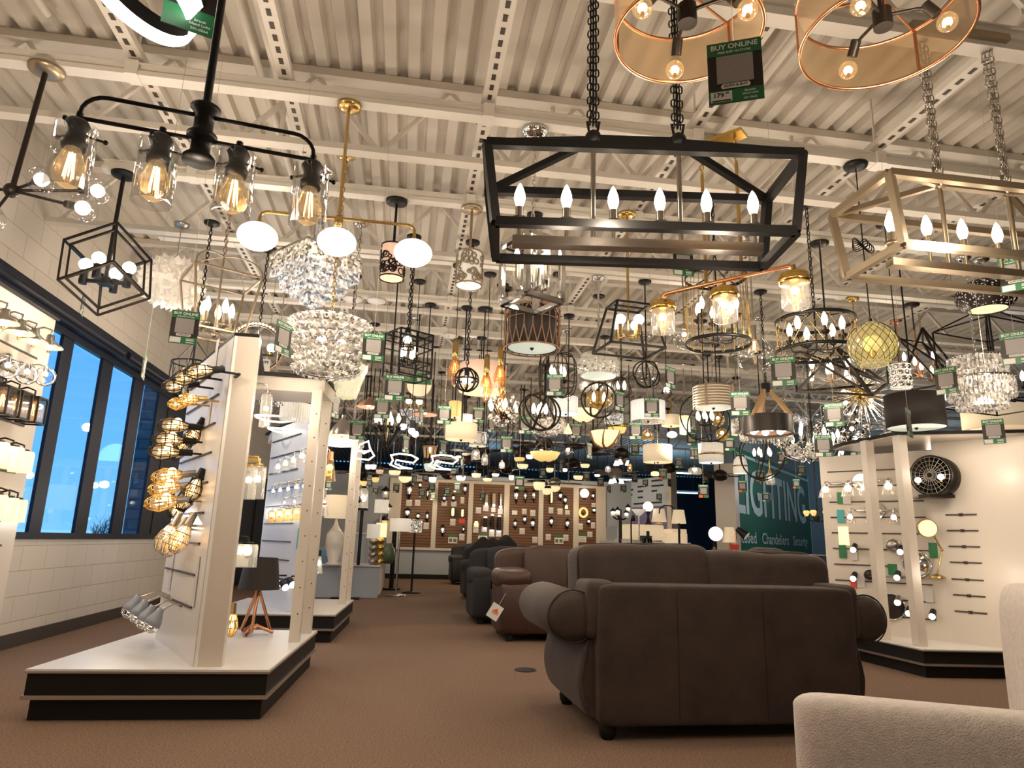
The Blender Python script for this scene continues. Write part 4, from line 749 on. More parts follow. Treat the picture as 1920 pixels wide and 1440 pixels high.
r, s = fx('shell_chandelier', 'cream shell disc chandelier cascading behind the glass petal chandelier', 'chandelier', 652, 716, 6.2, 'cream shell disc chandelier'); rnd = random.Random(2)
for j in range(5):
    mb = MB(); R_ = (34 - 4 * j) * s
    for k in range(22): a = k * 2 * PI / 22 + j * .2; mb.lathe([(0, -.002), (8 * s, -.002), (8 * s, .002), (0, .002)], 10, (R_ * cos(a), R_ * sin(a), (26 - 12 * j) * s + rnd.uniform(-3, 3) * s), M=RZ(a) @ RY(PI / 2 + .15), smooth=False)
    part('shell_row', mb, M['shell'], r)
hang(r, 'chain', NK, 26 * s)
# champagne lantern by the window wall
r, s = fx('arched_lantern', 'champagne arched top lantern with five candle bulbs above the first display stand', 'pendant light', 408, 575, 5.69, 'champagne arched lantern', rz=.5); q = 118 * s; h = 110 * s; mb = MB(); edges_box(mb, q, q, h, .014, q * .72, q * .72)
for i, j in ((-1, -1), (1, -1), (1, 1), (-1, 1)): mb.tube([(i * q / 2 * cos(a), j * q / 2 * cos(a), h / 2 + .38 * q * sin(a)) for a in [k * PI / 2 / 6 for k in range(7)]], .006, 5)
part('frame', mb, CP, r); part('centre_rod', MB().tube([(0, 0, h / 2 + .38 * q), (0, 0, -h * .5)], .009, 8).ball((0, 0, -h * .5), .025, 10, 6), CP, r)
for k in range(5): a = k * 2 * PI / 5; x, y = 26 * s * cos(a), 26 * s * sin(a); part('arm', MB().tube([(0, 0, -h * .45), (x * .6, y * .6, -h * .5), (x, y, -h * .36)], .006, 6), CP, r); candle(r, (x, y, -h * .36), .1, 'bulb', 'champ', .13, r=.014)
hang(r, 'chain', CP, h / 2 + .38 * q, cr=.09); note(r.location + V((.2, -.4, -.3)), 4)
r, s = fx('basket_pendant', 'dark wire basket pendant with bulbs hanging beside the first display stand', 'pendant light', 358, 705, 6.5, 'dark wire basket pendant'); R_ = 36 * s; mb = MB().ring((0, 0, 24 * s), R_, .008, 28).ring((0, 0, -42 * s), R_ * .35, .006, 20)
for k in range(16): a = k * PI / 8; mb.tube([(R_ * cos(a), R_ * sin(a), 24 * s), (R_ * 1.04 * cos(a + .12), R_ * 1.04 * sin(a + .12), 0), (R_ * .9 * cos(a), R_ * .9 * sin(a), -24 * s), (R_ * .35 * cos(a), R_ * .35 * sin(a), -42 * s)], .004, 4)
part('wire_basket', mb, BK, r); part('hanger', MB().tube([(R_, 0, 24 * s), (0, 0, 70 * s)], .004, 4).tube([(-R_ * .5, R_ * .86, 24 * s), (0, 0, 70 * s)], .004, 4).tube([(-R_ * .5, -R_ * .86, 24 * s), (0, 0, 70 * s)], .004, 4).tube([(0, 0, 70 * s), (0, 0, 0)], .01, 6), BK, r); hang(r, 'chain', BK, 70 * s)
for k in range(3): bulb(r, 'e', (13 * s * cos(k * 2.1), 13 * s * sin(k * 2.1), -14 * s), 28 * s)
r, s = fx('bead_ring_chandelier', 'round wood bead hoop chandelier behind the first display stand', 'chandelier', 482, 652, 7.03, 'wood bead hoop chandelier'); R_ = 48 * s; mb = MB(); Mt = RZ(.3) @ RX(PI / 2)
for k in range(44): a = k * 2 * PI / 44; mb.ball(Mt @ V((R_ * cos(a), R_ * sin(a), 0)), R_ * .075, 6, 5)
part('bead_hoop', mb, M['bead'], r); part('inner_hoop', MB().ring((0, 0, 0), R_ * .9, .008, 36, M=Mt), BK, r); hang(r, 'chain', BK, R_, cr=.09); bulb(r, 'g', (.14, 0, -.04), .09, 'bulb'); bulb(r, 'g', (-.14, 0, -.04), .09, 'bulb'); part('socket_bar', MB().bar((-.16, 0, -.07), (.16, 0, -.07), .02).tube([(0, 0, -.07), (0, 0, R_)], .007, 6), BK, r)
# slatted silver drum
r, s = fx('slat_drum_pendant', 'silver drum pendant of horizontal slats with a pale green diffuser', 'pendant light', 1337, 745, 7.03, 'silver slat drum pendant'); R_ = 36 * s; h = 42 * s
drum(r, R_ * .9, h, 'shade', 'diffg', 'inner_shade'); mb = MB()
for k in range(8): mb.band((0, 0, -h / 2 + h * (k + .5) / 8), R_, .006, h / 15, 36)
for k in range(4): a = k * PI / 2 + .8; mb.bar((R_ * 1.03 * cos(a), R_ * 1.03 * sin(a), -h / 2), (R_ * 1.03 * cos(a), R_ * 1.03 * sin(a), h / 2), .03, .008)
part('slat_bands', mb, CP, r); hang(r, 'rod', NK, h / 2, t=.006)
# rope tripod with black band
r, s = fx('rope_band_chandelier', 'black hoop chandelier hung from three rope wrapped arms with white globe bulbs', 'chandelier', 1440, 797, 7.03, 'rope armed black hoop chandelier'); R_ = 45 * s; part('band', MB().lathe([(R_ * .96, -17 * s), (R_, -17 * s), (R_, 16 * s), (R_ * .96, 16 * s), (R_ * .96, -17 * s)], 72, smooth=False), BZ, r)
part('lining', MB().lathe([(R_ * .95, -13 * s), (R_ * .95, 14 * s)], 40), M['rustc'], r); part('hub', MB().cyl((0, 0, 62 * s), (0, 0, 80 * s), 8 * s), BK, r)
for k in range(3): a = k * 2.094 - .6; part('rope_arm', MB().tube([(6 * s * cos(a), 6 * s * sin(a), 66 * s), (R_ * .97 * cos(a), R_ * .97 * sin(a), 12 * s)], 4.6 * s, 8), M['rope'], r)
for k in range(6): a = k * PI / 3 + .2; bulb(r, 'g', (R_ * .62 * cos(a), R_ * .62 * sin(a), -3 * s), 13 * s, 'bulbw', rot=(PI, 0, 0))
part('cross_bar', MB().bar((-R_, 0, 0), (R_, 0, 0), .02).bar((0, -R_, 0), (0, R_, 0), .02), BK, r); hang(r, 'chain', BK, 80 * s); note(r.location + V((0, 0, -.5)), 3)
# star frames
def star(px, py, Y, w, h, label, short, seed, nb, sm='champ', hk='rod', z2=0):
    r, s = fx('star_frame_chandelier', label, 'chandelier', px, py, Y, short); rnd = random.Random(seed); mb = MB(); q = w * s / 2; g = h * s / 2
    P = [V((-q, -q * .3, -g * .75)), V((q, -q * .5, -g * .35)), V((q * .25, -q, -g)), V((-q * .4, q * .8, g)), V((q * .75, q * .6, g * .85)), V((-q * .8, -q * .2, g * .75)), V((q * .1, -q * .2, g))]
    for a, b in ((0, 2), (2, 1), (0, 6), (6, 1), (5, 2), (5, 1), (0, 3), (3, 4), (4, 2), (1, 4), (6, 2), (5, 3), (0, 1), (6, 4)): mb.bar(P[a], P[b], .02)
    part('frame', mb, BZ, r)
    part('stem', MB().tube([(0, 0, -g * .3), (0, 0, g)], .01, 6), M[sm], r)
    for k in range(nb):
        a = 2 * PI * k / nb; e = V((q * .42 * cos(a), q * .42 * sin(a), g * (-.25 + .3 * (k % 2)))); part('arm', MB().tube([(0, 0, -g * .2), e - V((0, 0, .03)), e], .006, 6), M[sm], r); candle(r, e, .05, 'bulb', sm, .11, cup=False, r=.013)
    hang(r, hk, BZ, g, cr=.09); note(r.location + V((0, -.2, -.4)), 3)
star(1556, 706, 5.69, 168, 104, 'dark bronze angular star frame chandelier hanging under the wide black hoop chandelier', 'angular star frame under the hoop chandelier', 1, 6)
star(1722, 690, 7.03, 130, 150, 'dark bronze angular star frame chandelier right of the olive netted globe', 'angular star frame beside the olive globe', 2, 6, 'copper')
# crystal drum
r, s = fx('crystal_drum_chandelier', 'three tier crystal rod drum chandelier with chrome hoops near the right edge', 'chandelier', 1836, 716, 5.69, 'crystal rod drum chandelier'); R_ = 54 * s
for j, (f, z, L_) in enumerate(((.86, 44, 38), (1, 4, 34), (.74, -20, 30))):
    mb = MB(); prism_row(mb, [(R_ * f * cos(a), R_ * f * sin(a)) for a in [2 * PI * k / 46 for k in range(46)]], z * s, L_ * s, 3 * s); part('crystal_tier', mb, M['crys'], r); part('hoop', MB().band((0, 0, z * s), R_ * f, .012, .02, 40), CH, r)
for k in range(4): bulb(r, 'c', (R_ * .4 * cos(k * 1.57), R_ * .4 * sin(k * 1.57), 0), .12)
hang(r, 'chain', CH, 46 * s); note(r.location + V((-.2, -.5, -.2)), 3)
r, s = fx('drum_pendant', 'black fabric drum pendant with a cream diffuser above the right wall display', 'pendant light', 1715, 772, 6.0, 'black drum pendant over the right display'); drum(r, 50 * s, 62 * s, 'shadeb', 'diff'); hang(r, 'rod', BK, 31 * s)
r, s = fx('tiered_drum_pendant', 'cream two tier fabric drum pendant behind the crystal rod drum', 'pendant light', 1868, 785, 8.4, 'cream two tier drum pendant'); drum(r, 56 * s, 42 * s, 'shade', None, 'upper_shade'); drum(r, 44 * s, 20 * s, 'shade', 'diff', 'lower_shade', -26 * s); hang(r, 'rod', NK, 21 * s)
def sputnik(px, py, Y, w, label, short, n, m='crysd', cm='gold', bm='bulb'):
    r, s = fx('sputnik_chandelier', label, 'chandelier', px, py, Y, short); R_ = w * s / 2; rnd = random.Random(int(px)); part('core', MB().ball((0, 0, 0), R_ * .14, 12, 8), M[cm], r); mb = MB(); m2 = MB()
    for k in range(n):
        z = 1 - 2 * (k + .5) / n; a = k * 2.4; q = math.sqrt(1 - z * z); d = V((q * cos(a), q * sin(a), z)); L_ = R_ * rnd.uniform(.7, 1); m2.tube([d * R_ * .1, d * L_ * .5], .003, 4); mb.add([d * L_ * .35 + V((.012, 0, 0)), d * L_ * .35 + V((0, .012, .006)), d * L_ * .35 - V((.006, .006, .01)), d * L_], [(0, 1, 3), (1, 2, 3), (2, 0, 3), (0, 2, 1)])
    part('spikes', mb, M[m], r); part('spokes', m2, M[cm], r)
    for k in range(8): z = 1 - 2 * (k + .5) / 8; a = k * 2.4 + 1; q = math.sqrt(1 - z * z); bulb(r, 'g', V((q * cos(a), q * sin(a), z)) * R_ * .42, .055, bm)
    hang(r, 'rod', M[cm], 0); note(r.location + V((0, -.4, -.5)), 2)
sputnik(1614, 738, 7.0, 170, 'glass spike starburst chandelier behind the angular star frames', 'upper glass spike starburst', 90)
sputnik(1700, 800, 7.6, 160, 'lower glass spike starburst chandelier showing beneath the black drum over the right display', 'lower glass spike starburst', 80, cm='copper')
r, s = fx('ribbon_chandelier', 'chrome curled ribbon chandelier with bright bulbs below the glass spike starburst', 'chandelier', 1578, 800, 8.6, 'chrome curled ribbon chandelier'); rnd = random.Random(9); mb = MB()
for k in range(34):
    z = 1 - 2 * (k + .5) / 34; a = k * 2.4; q = math.sqrt(1 - z * z); o = V((q * cos(a) * 44, q * sin(a) * 44, z * 36)) * s; mb.lathe([(9 * s, -4 * s), (9 * s, 4 * s), (8 * s, 4 * s), (8 * s, -4 * s)], 10, o, M=RX(rnd.uniform(0, 3)) @ RY(rnd.uniform(0, 3)))
part('ribbon_cluster', mb, CH, r); hang(r, 'rod', CH, 0)
for k in range(10): a = k * 2.4; bulb(r, 'g', V((cos(a) * 26, sin(a) * 26, (k - 4) * 6)) * s, .06)
# black spider lamp and square candle lantern at right edge
r, s = fx('spider_lantern', 'black pyramid arm lantern frame at the right edge above the crystal rod drum', 'pendant light', 1862, 690, 6.4, 'black pyramid frame lantern', rz=.2); mb = MB(); edges_box(mb, 150 * s, 110 * s, 150 * s, .014)
for i, j in ((-1, -1), (1, -1), (1, 1), (-1, 1)): mb.bar((i * 75 * s, j * 55 * s, 75 * s), (0, 0, 120 * s), .014)
part('frame', mb, BK, r); part('hub', MB().cyl((0, 0, 108 * s), (0, 0, 128 * s), 9 * s), BK, r); hang(r, 'rod', BK, 120 * s); part('stem', MB().tube([(0, 0, 110 * s), (0, 0, -60 * s)], .008, 6), BK, r)
for k in range(6): a = k * PI / 3; x, y = 48 * s * cos(a), 40 * s * sin(a); part('arm', MB().tube([(0, 0, -60 * s), (x, y, -60 * s), (x, y, -40 * s)], .008, 6), BK, r); candle(r, (x, y, -40 * s), .06, 'bulb', 'bronze', .12)
r, s = fx('drum_pendant', 'small cut out diamond pattern drum pendant below the olive netted globe', 'pendant light', 1688, 706, 5.2, 'small diamond cut out drum pendant'); R_ = 19 * s; drum(r, R_, 44 * s, 'shadew', 'diff', fin=False); mb = MB()
for j in range(4):
    for k in range(10): a = (k + .5 * (j % 2)) * PI / 5; mb.lathe([(0, .0), (5.2 * s, 0), (3 * s, .003), (0, .003)], 10, (R_ * 1.01 * cos(a), R_ * 1.01 * sin(a), (16 - 11 * j) * s), M=RZ(a) @ RY(PI / 2))
part('disc_pattern', mb, CH, r); hang(r, 'cord', BK, 22 * s)
# ---------------------------------------------------------------- display stands and what hangs on them
def onpl(P0, N_, px, py, off=0):
    d = ray(px, py); t = ((P0 + N_ * off) - EYE).dot(N_) / d.dot(N_); return EYE + d * t
def inset(poly, q):
    c = V((sum(p[0] for p in poly) / len(poly), sum(p[1] for p in poly) / len(poly))); o = []
    for p in poly:
        d = V(p) - c; o.append(tuple(c + d * (1 - q / d.length)))
    return o
def platform(r, poly, z):
    part('lower_plinth', MB().prism(inset(poly, .06), 0, z * .42), M['plinth'], r); part('metal_band', MB().prism(inset(poly, .0), z * .42, z * .5), M['alu'], r)
    part('upper_plinth', MB().prism(inset(poly, .02), z * .5, z * .92), M['plinth'], r); part('metal_edge', MB().prism(poly, z * .92, z * .96), M['alu'], r); part('platform_top', MB().prism(inset(poly, .005), z * .96, z), M['lamw'], r)
def fin(r, a, b, th, z0, z1, slots, face=1, nm='slat_panel', uz=(.18, .95), posts=True):   # upright panel a->b with dark grooves on one face
    a, b = V((a[0], a[1], 0)), V((b[0], b[1], 0)); D = (b - a).normalized(); Nn = V((D.y, -D.x, 0)) * face; q = Nn * th / 2
    pl = [tuple((a + q)[:2]), tuple((b + q)[:2]), tuple((b - q)[:2]), tuple((a - q)[:2])]; part(nm, MB().prism(pl, z0, z1), M['lamw'], r)
    mb = MB(); L_ = (b - a).length
    for z in slots: mb.bar(a + D * L_ * uz[0] + q * 1.02 + V((0, 0, z)), a + D * L_ * uz[1] + q * 1.02 + V((0, 0, z)), .022, .012)
    if slots: part('grooves', mb, M['slot'], r)
    return D, Nn
def stand(dx, dy, label, ZS=.29, ZR=2.43):
    r = thing('display_stand', label, 'display stand', (dx, dy, 0)); o = lambda *ps: [(x, y) for x, y in ps]
    platform(r, o((-2.15, 4.68), (-.76, 4.66), (-.69, 6.55), (-2.05, 6.55)), ZS)
    D, Nn = fin(r, (-1.15, 4.79), (-1.78, 6.02), .17, ZS, ZR, [.62 + .205 * k for k in range(9)], 1 if False else -1)
    part('end_column', MB().bb((-1.235, 4.76, ZS), (-1.065, 4.83, ZR)), M['lam'], r)
    mb = MB(); part('roof_board', MB().prism(o((-1.235, 4.76), (-1.065, 4.76), (-1.25, 5.9), (-.73, 5.93), (-.69, 6.5), (-2.05, 6.5), (-1.86, 6.0)), ZR, ZR + .025), M['plinth'], r); part('soffit', MB().prism(o((-1.25, 5.95), (-.75, 5.97), (-.71, 6.48), (-2.0, 6.48), (-1.86, 6.0)), ZR - .12, ZR - .002), M['lam'], r)
    for x, y in ((-.79, 5.87), (-.765, 6.37)):
        p = part('post', MB().bb((x - .04, y - .04, ZS), (x + .04, y + .04, ZR - .12)), M['lam'], r); mb = MB()
        for k in range(9): mb.ball((x + .01, y - .041, .5 + .2 * k), (.006, .002, .006), 6, 4)
        part('peg_holes', mb, M['slot'], p)
    return r, V((dx, dy, 0)) + V((-1.15, 4.79, 0)), D, Nn
rA, PA, DA, NA = stand(0, 0, 'white display stand with black plinth near the left wall, nearest the camera')
if NA.x > 0: NA = -NA
rB, PB, DB, NB = stand(.1, 3.2, 'white display stand behind the nearest one, covered in vanity lights'); NB = NA
def cage_bulb(R, p, ax, L_, r_, m, bm='e', base='black', par='wire_guard', amber=None):  # bulb in a wire guard pointing along ax from p
    ax = V(ax).normalized(); rot = ax.to_track_quat('Z', 'Y').to_euler(); hd = part('lamp_head', MB().cyl(p - ax * L_ * .45, p, r_ * .38, r_ * .45, 10), M[base], R)
    q = ax.to_track_quat('Z', 'Y').to_matrix(); mb = MB()
    for k in range(8): a = k * PI / 4; mb.tube([p + q @ V((r_ * f * cos(a), r_ * f * sin(a), L_ * z)) for f, z in ((.4, 0), (.8, .3), (1, .6), (.55, .92), (.2, 1))], .0035, 4)
    for f, z in ((.8, .3), (1, .6), (.55, .92)): mb.ring(p + ax * L_ * z, r_ * f, .0035, 14, M=q, k=4)
    part(par, mb, M[m], hd); bulb(hd, bm, p, L_ * .85, 'bulbo' if bm == 'c' else None, rot)
    if bm == 'e': bulb(hd, 'g', p + ax * L_ * .35, L_ * .3, 'bulbo')
def wallbar(R, P, N_, D_, pts, m, plate=.06, th=.012):    # backplate, bar and short arms to each lamp point
    base = [p - N_ * ((p - P).dot(N_) - .05) for p in pts]; c = sum(base, V((0, 0, 0))) / len(base)
    part('back_plate', MB().cyl(c - N_ * .05, c - N_ * .02, plate, n=18), M[m], R)
    if len(pts) > 1: part('bar', MB().tube([base[0], base[-1]], th, 8), M[m], R)
    part('stem', MB().tube([c - N_ * .03, c], th, 6), M[m], R)
    return base
def guardrow(label, short, pts, m, kind, ax, L_, r_, base='black', grp=None, P=None, N_=None, D_=None):
    P = P or PA; N_ = N_ or NA; D_ = D_ or DA; pw = [onpl(P, N_, x, y, o) for x, y, o in pts]; o0 = sum(pw, V((0, 0, 0))) / len(pw)
    R = thing('sconce', label, 'wall light', o0, group=grp, short=short); pl = [p - o0 for p in pw]; b = wallbar(R, P - o0, N_, D_, pl, base)
    for p, q in zip(pl, b):
        part('arm', MB().tube([q, p], .008, 6), M[base], R); cage_bulb(R, p, ax, L_, r_, m, 'e', base)
    return R
out = NA + V((0, -.15, 0))
guardrow('wall light with guarded amber tube bulbs, top row of the nearest display stand', 'amber tube wall light', [(398, 694, .22), (372, 706, .24), (352, 722, .26)], 'black', 'e', NA + V((0, 0, -.25)), .17, .055)
guardrow('brass wall light with small amber bulbs under the top row of the nearest display stand', 'small brass wall light', [(372, 748, .22), (352, 756, .24)], 'gold', 'e', NA + V((0, 0, -.2)), .13, .045, 'brass')
guardrow('black wall light with caged bulbs pointing left, third row of the nearest display stand', 'black caged wall light in the third row', [(352, 800, .2), (342, 826, .22), (335, 848, .24)], 'bronze', 'e', NA + V((0, 0, -.05)), .2, .06)
guardrow('black wall light with caged bulbs pointing down beside the third row of the nearest stand', 'down facing caged wall light', [(372, 800, .12), (358, 812, .14), (345, 828, .14)], 'bronze', 'e', NA * .4 + V((0, 0, -1)), .16, .055)
guardrow('brass wall light with teardrop caged bulbs, fourth row of the nearest display stand', 'brass teardrop caged wall light', [(342, 890, .2), (338, 912, .22), (332, 938, .24)], 'gold', 'e', NA + V((0, 0, -.2)), .2, .06, 'steel')
guardrow('black wall light with round wire cages facing down, fourth row of the nearest display stand', 'round wire cage wall light', [(372, 898, .12), (357, 915, .13), (342, 930, .15)], 'black', 'e', NA * .3 + V((0, 0, -1)), .17, .06)
guardrow('silver wall light with wire bell cages, fifth row of the nearest display stand', 'silver wire bell wall light', [(352, 985, .14), (338, 992, .17), (325, 985, .2)], 'nickel', 'e', NA * .4 + V((0, 0, -1)), .2, .065, 'nickel')
# grey spot bar
pw = [onpl(PA, NA, x, y, o) for x, y, o in ((300, 1146, .22), (285, 1140, .24), (272, 1130, .27), (258, 1122, .3))]; o0 = pw[0]
R = thing('spot_bar', 'nickel spotlight bar with four grey metal cage heads, lowest on the nearest display stand', 'wall light', o0, short='grey four head spot bar'); pl = [p - o0 for p in pw]; b = wallbar(R, PA - o0, NA, DA, pl, 'nickel')
gh = pmat('grey_blue_enamel', (.28, .32, .38), .35)
for p, q in zip(pl, b):
    ax = (NA * .45 + V((0, 0, -1))).normalized(); qm = ax.to_track_quat('Z', 'Y').to_matrix(); part('arm', MB().tube([q, (p + q) / 2 + V((0, 0, .05)), p], .008, 6), M['nickel'], R)
    hd = part('lamp_head', MB().lathe([(0, -.02), (.02, -.02), (.028, .01), (.05, .06), (.056, .1), (.052, .1)], 18, p, M=qm), gh, R); mb = MB()
    for k in range(8): a = k * PI / 4; mb.tube([p + qm @ V((.052 * f * cos(a), .052 * f * sin(a), z)) for f, z in ((1, .1), (.9, .125), (.3, .145))], .003, 4)
    mb.ring(p + ax * .1, .054, .004, 18, M=qm).ring(p + ax * .128, .04, .003, 14, M=qm); part('wire_guard', mb, M['nickel'], hd); bulb(hd, 'g', p + ax * .06, .05, 'bulbw', ax.to_track_quat('Z', 'Y').to_euler())
# price strips on the panel
for i, (x, y, h_) in enumerate(((367, 1090, .32), (321, 1070, .28), (405, 668, .26), (392, 775, .2))):
    p = onpl(PA, NA, x, y, .09); q = MB().box(p, (.075, .004, h_), math.atan2(DA.y, DA.x)); single('price_strip', q, M['paper'], 'narrow printed card on the %s of the nearest display stand' % ('lower front panel edge', 'lower back panel edge', 'top panel edge', 'panel below the amber tubes')[i], 'price card')
# lamps on the hidden side of the fin
def jar(R, p, r_, h_, gm='seed', bm='bulb', cap='nickel', cr=.5, bs=None):
    part('cap', MB().lathe([(0, h_ * .62), (r_ * cr, h_ * .6), (r_ * cr * 1.2, h_ * .5), (0, h_ * .5)], 14, p), M[cap], R); part('glass_shade', MB().lathe([(r_ * .9, h_ * .5), (r_, h_ * .4), (r_, -h_ * .5)], 20, p), M[gm], R); bulb(R, 'g', p + V((0, 0, 0)), bs or r_ * .9, bm)
for px, py, y, r_, h_, lab, sh, cap, gm in ((498, 770, 5.2, 10, 62, 'seeded glass cylinder wall light peeking past the right of the near column, upper', 'upper seeded glass wall light', 'nickel', 'seed'), (482, 905, 5.2, 15, 60, 'brass wall light with seeded glass jars peeking past the near column, middle', 'middle seeded glass wall light', 'brass', 'seed'), (463, 1042, 5.25, 19, 42, 'black wall light with clear bell glass past the near column, above the copper lamp', 'bell glass wall light', 'black', 'seed')):
    R, s = fx('sconce', lab, 'wall light', px, py, y, sh); jar(R, V((0, 0, 0)), r_ * s, h_ * s, gm, 'bulb', cap)
    part('arm', MB().tube([(0, 0, h_ * s * .6), (-.01, 0, h_ * s * .8), (-.08, .01, h_ * s * .82), (-.22, .03, h_ * s * .75)], .009, 6), M[cap], R)
    if cap != 'nickel': jar(R, V((-22 * s, .12, 0)), r_ * s, h_ * s, gm, 'bulb', cap); part('bar', MB().bar((-.24, .1, h_ * s * .7), (0, 0, h_ * s * .7), .03), M[cap], R)
p = atZ(476, 1190, .292); s = sY(476, 1190, p.y); R = thing('table_lamp', 'table lamp with black drum shade and copper wire hairpin base on the nearest platform', 'lamp', p, short='black shade copper base table lamp')
part('lamp_shade', MB().lathe([(38 * s, 82 * s), (30 * s, 140 * s)], 32).lathe([(37 * s, 82.5 * s), (29 * s, 139 * s)], 32), M['shadeb'], R); mb = MB()
for k in range(3):
    a = k * 2.094 + .3; e = lambda a_, f: V((f * s * cos(a_), f * s * sin(a_), 0)); mb.tube([(0, 0, 84 * s), e(a + .25, 30) + V((0, 0, 8 * s)), e(a, 34) + V((0, 0, 3 * s)), e(a + 1.0, 6) + V((0, 0, 16 * s)), e(a + 2.0, 34) + V((0, 0, 3 * s))], 3 * s, 6)
part('wire_base', mb, M['copper'], R); part('stem', MB().cyl((0, 0, 70 * s), (0, 0, 92 * s), 4 * s), M['copper'], R); bulb(R, 'g', (0, 0, 95 * s), .06, 'bulb')
R, s = fx('sconce', 'small brass caged filament wall light glowing low beside the copper table lamp', 'wall light', 437, 1150, 5.2, 'low brass caged light'); cage_bulb(R, V((0, 0, 0)), (0, 0, -1), 42 * s, 12 * s, 'gold', 'e', 'brass'); part('arm', MB().tube([(0, 0, 14 * s), (-.1, .0, 14 * s), (-.2, .05, 14 * s)], .008, 6), M['brass'], R)
# fixtures on the second stand
def vrow(label, short, pts, kind, m, r_, h_, P=None, N_=None, off=.16, gm='seed', bm='bulb', plate=.06, grp=None, up=False):
    P = P or PB; N_ = N_ or NB; pw = [onpl(P, N_, x, y, off + .09) for x, y in pts]; o0 = pw[0]; R = thing('vanity_light', label, 'wall light', o0, group=grp, short=short); pl = [p - o0 for p in pw]
    dz = V((0, 0, h_ * .8)); b = wallbar(R, P - o0, N_, None, [p + dz for p in pl], m, plate)
    for p, q in zip(pl, b):
        part('arm', MB().tube([q, (q + p + dz) / 2 + V((0, 0, h_ * .12)), p + dz, p + V((0, 0, h_ * .55))], .007, 6), M[m], R)
        if kind == 'jar': jar(R, p, r_, h_, gm, bm, m)
        elif kind == 'bell': part('bell_shade', MB().lathe([(r_ * .3, h_ * .5), (r_ * .45, h_ * .42), (r_ * .8, 0), (r_, -h_ * .5)], 20, p), M[gm], R); bulb(R, 'g', p - V((0, 0, h_ * .1)), r_ * .9, bm); part('cap', MB().cyl(p + V((0, 0, h_ * .42)), p + V((0, 0, h_ * .62)), r_ * .35), M[m], R)
        elif kind == 'barn': part('metal_shade', MB().lathe([(0, h_ * .55), (r_ * .25, h_ * .5), (r_ * .3, h_ * .2), (r_ * .9, -h_ * .12), (r_, -h_ * .2), (r_ * .9, -h_ * .14), (r_ * .2, h_ * .1)], 28, p), M[m], R); bulb(R, 'g', p - V((0, 0, h_ * .38)), r_ * .55, bm); part('shade_lining', MB().lathe([(r_ * .25, h_ * .1), (r_ * .95, -h_ * .2)], 28, p), M['cream'], R)
        elif kind == 'box':
            mb = MB(); w = r_ * 2
            for i, j in ((-1, -1), (1, -1), (1, 1), (-1, 1)): mb.bar(p + V((i * r_, j * r_, h_ / 2)), p + V((i * r_, j * r_, -h_ / 2)), .012)
            for z in (-h_ / 2, h_ / 2): mb.bar(p + V((-r_, -r_, z)), p + V((r_, -r_, z)), .012).bar(p + V((-r_, r_, z)), p + V((r_, r_, z)), .012).bar(p + V((-r_, -r_, z)), p + V((-r_, r_, z)), .012).bar(p + V((r_, -r_, z)), p + V((r_, r_, z)), .012)
            part('box_frame', mb.box(p + V((0, 0, h_ / 2)), (w, w, .015)), M[m], R); part('glass_box', MB().box(p, (w * .95, w * .95, h_)), M[gm], R); bulb(R, 'e', p + V((0, 0, h_ * .4)), h_ * .75, rot=(PI, 0, 0)); bulb(R, 'g', p, r_ * .5, 'bulbo')
        elif kind == 'ring': part('ring_guard', MB().ring(p, r_ * 1.35, .008, 26, M=RZ(.5) @ RX(PI / 2)), M[m], R); part('glass_shade', MB().ball(p - V((0, 0, .01)), (r_, r_, r_ * 1.1), 16, 10), M[gm], R); bulb(R, 'g', p, r_ * .8, bm); part('cap', MB().cyl(p + V((0, 0, r_ * .8)), p + V((0, 0, r_ * 1.6)), r_ * .35), M[m], R)
    return R
vrow('chrome vanity light with glass bells near the top of the second display stand', 'top vanity row of the second stand', [(566, 858), (550, 866), (535, 872), (521, 878)], 'bell', 'chrome', .055, .12)
vrow('nickel vanity light with clear jars, second row of the second display stand', 'second vanity row of the second stand', [(570, 915), (555, 917), (540, 920), (525, 922), (512, 924)], 'jar', 'nickel', .042, .12, gm='glass')
vrow('nickel vanity light with peach square glass shades, third row of the second display stand', 'peach vanity row of the second stand', [(574, 962), (556, 964), (540, 966), (524, 968), (509, 970)], 'jar', 'nickel', .05, .13, gm='amber')
vrow('clear glass vanity light, low row between the peach row and the clear jars', 'clear small vanity row', [(572, 940), (552, 942), (533, 944)], 'bell', 'chrome', .035, .08, off=.1, gm='glass')
for i, (x, y) in enumerate(((520, 1090), (532, 1097), (545, 1092))):
    p = onpl(PB, NB, x, y, .2); R = thing('spotlight', 'small black spotlight low on the second display stand, %s of three' % ('leftmost', 'middle', 'rightmost')[i], 'spotlight', p); part('lamp_head', MB().cyl((-.03, .02, .03), (.03, -.05, -.02), .03, .045), BK, R); part('lens', MB().cyl((.028, -.047, -.018), (.032, -.053, -.022), .04), M['bulbw'], R); part('mount', MB().tube([(-.02, .02, .02), (.0, .05, .06), (.08, .08, .06)], .01, 6), BK, R)
for i, (x, y) in enumerate(((560, 1010), (566, 975))): p = onpl(PB, NB, x, y, .095); single('price_card', MB().box((0, 0, 0), (.1, .004, .22), math.atan2(DA.y, DA.x)), M['teal' if i == 0 else 'paperw'], ('teal and white sign card on the right of the second display stand panel', 'small white card above the teal sign card on the second display stand')[i], 'price card', p)
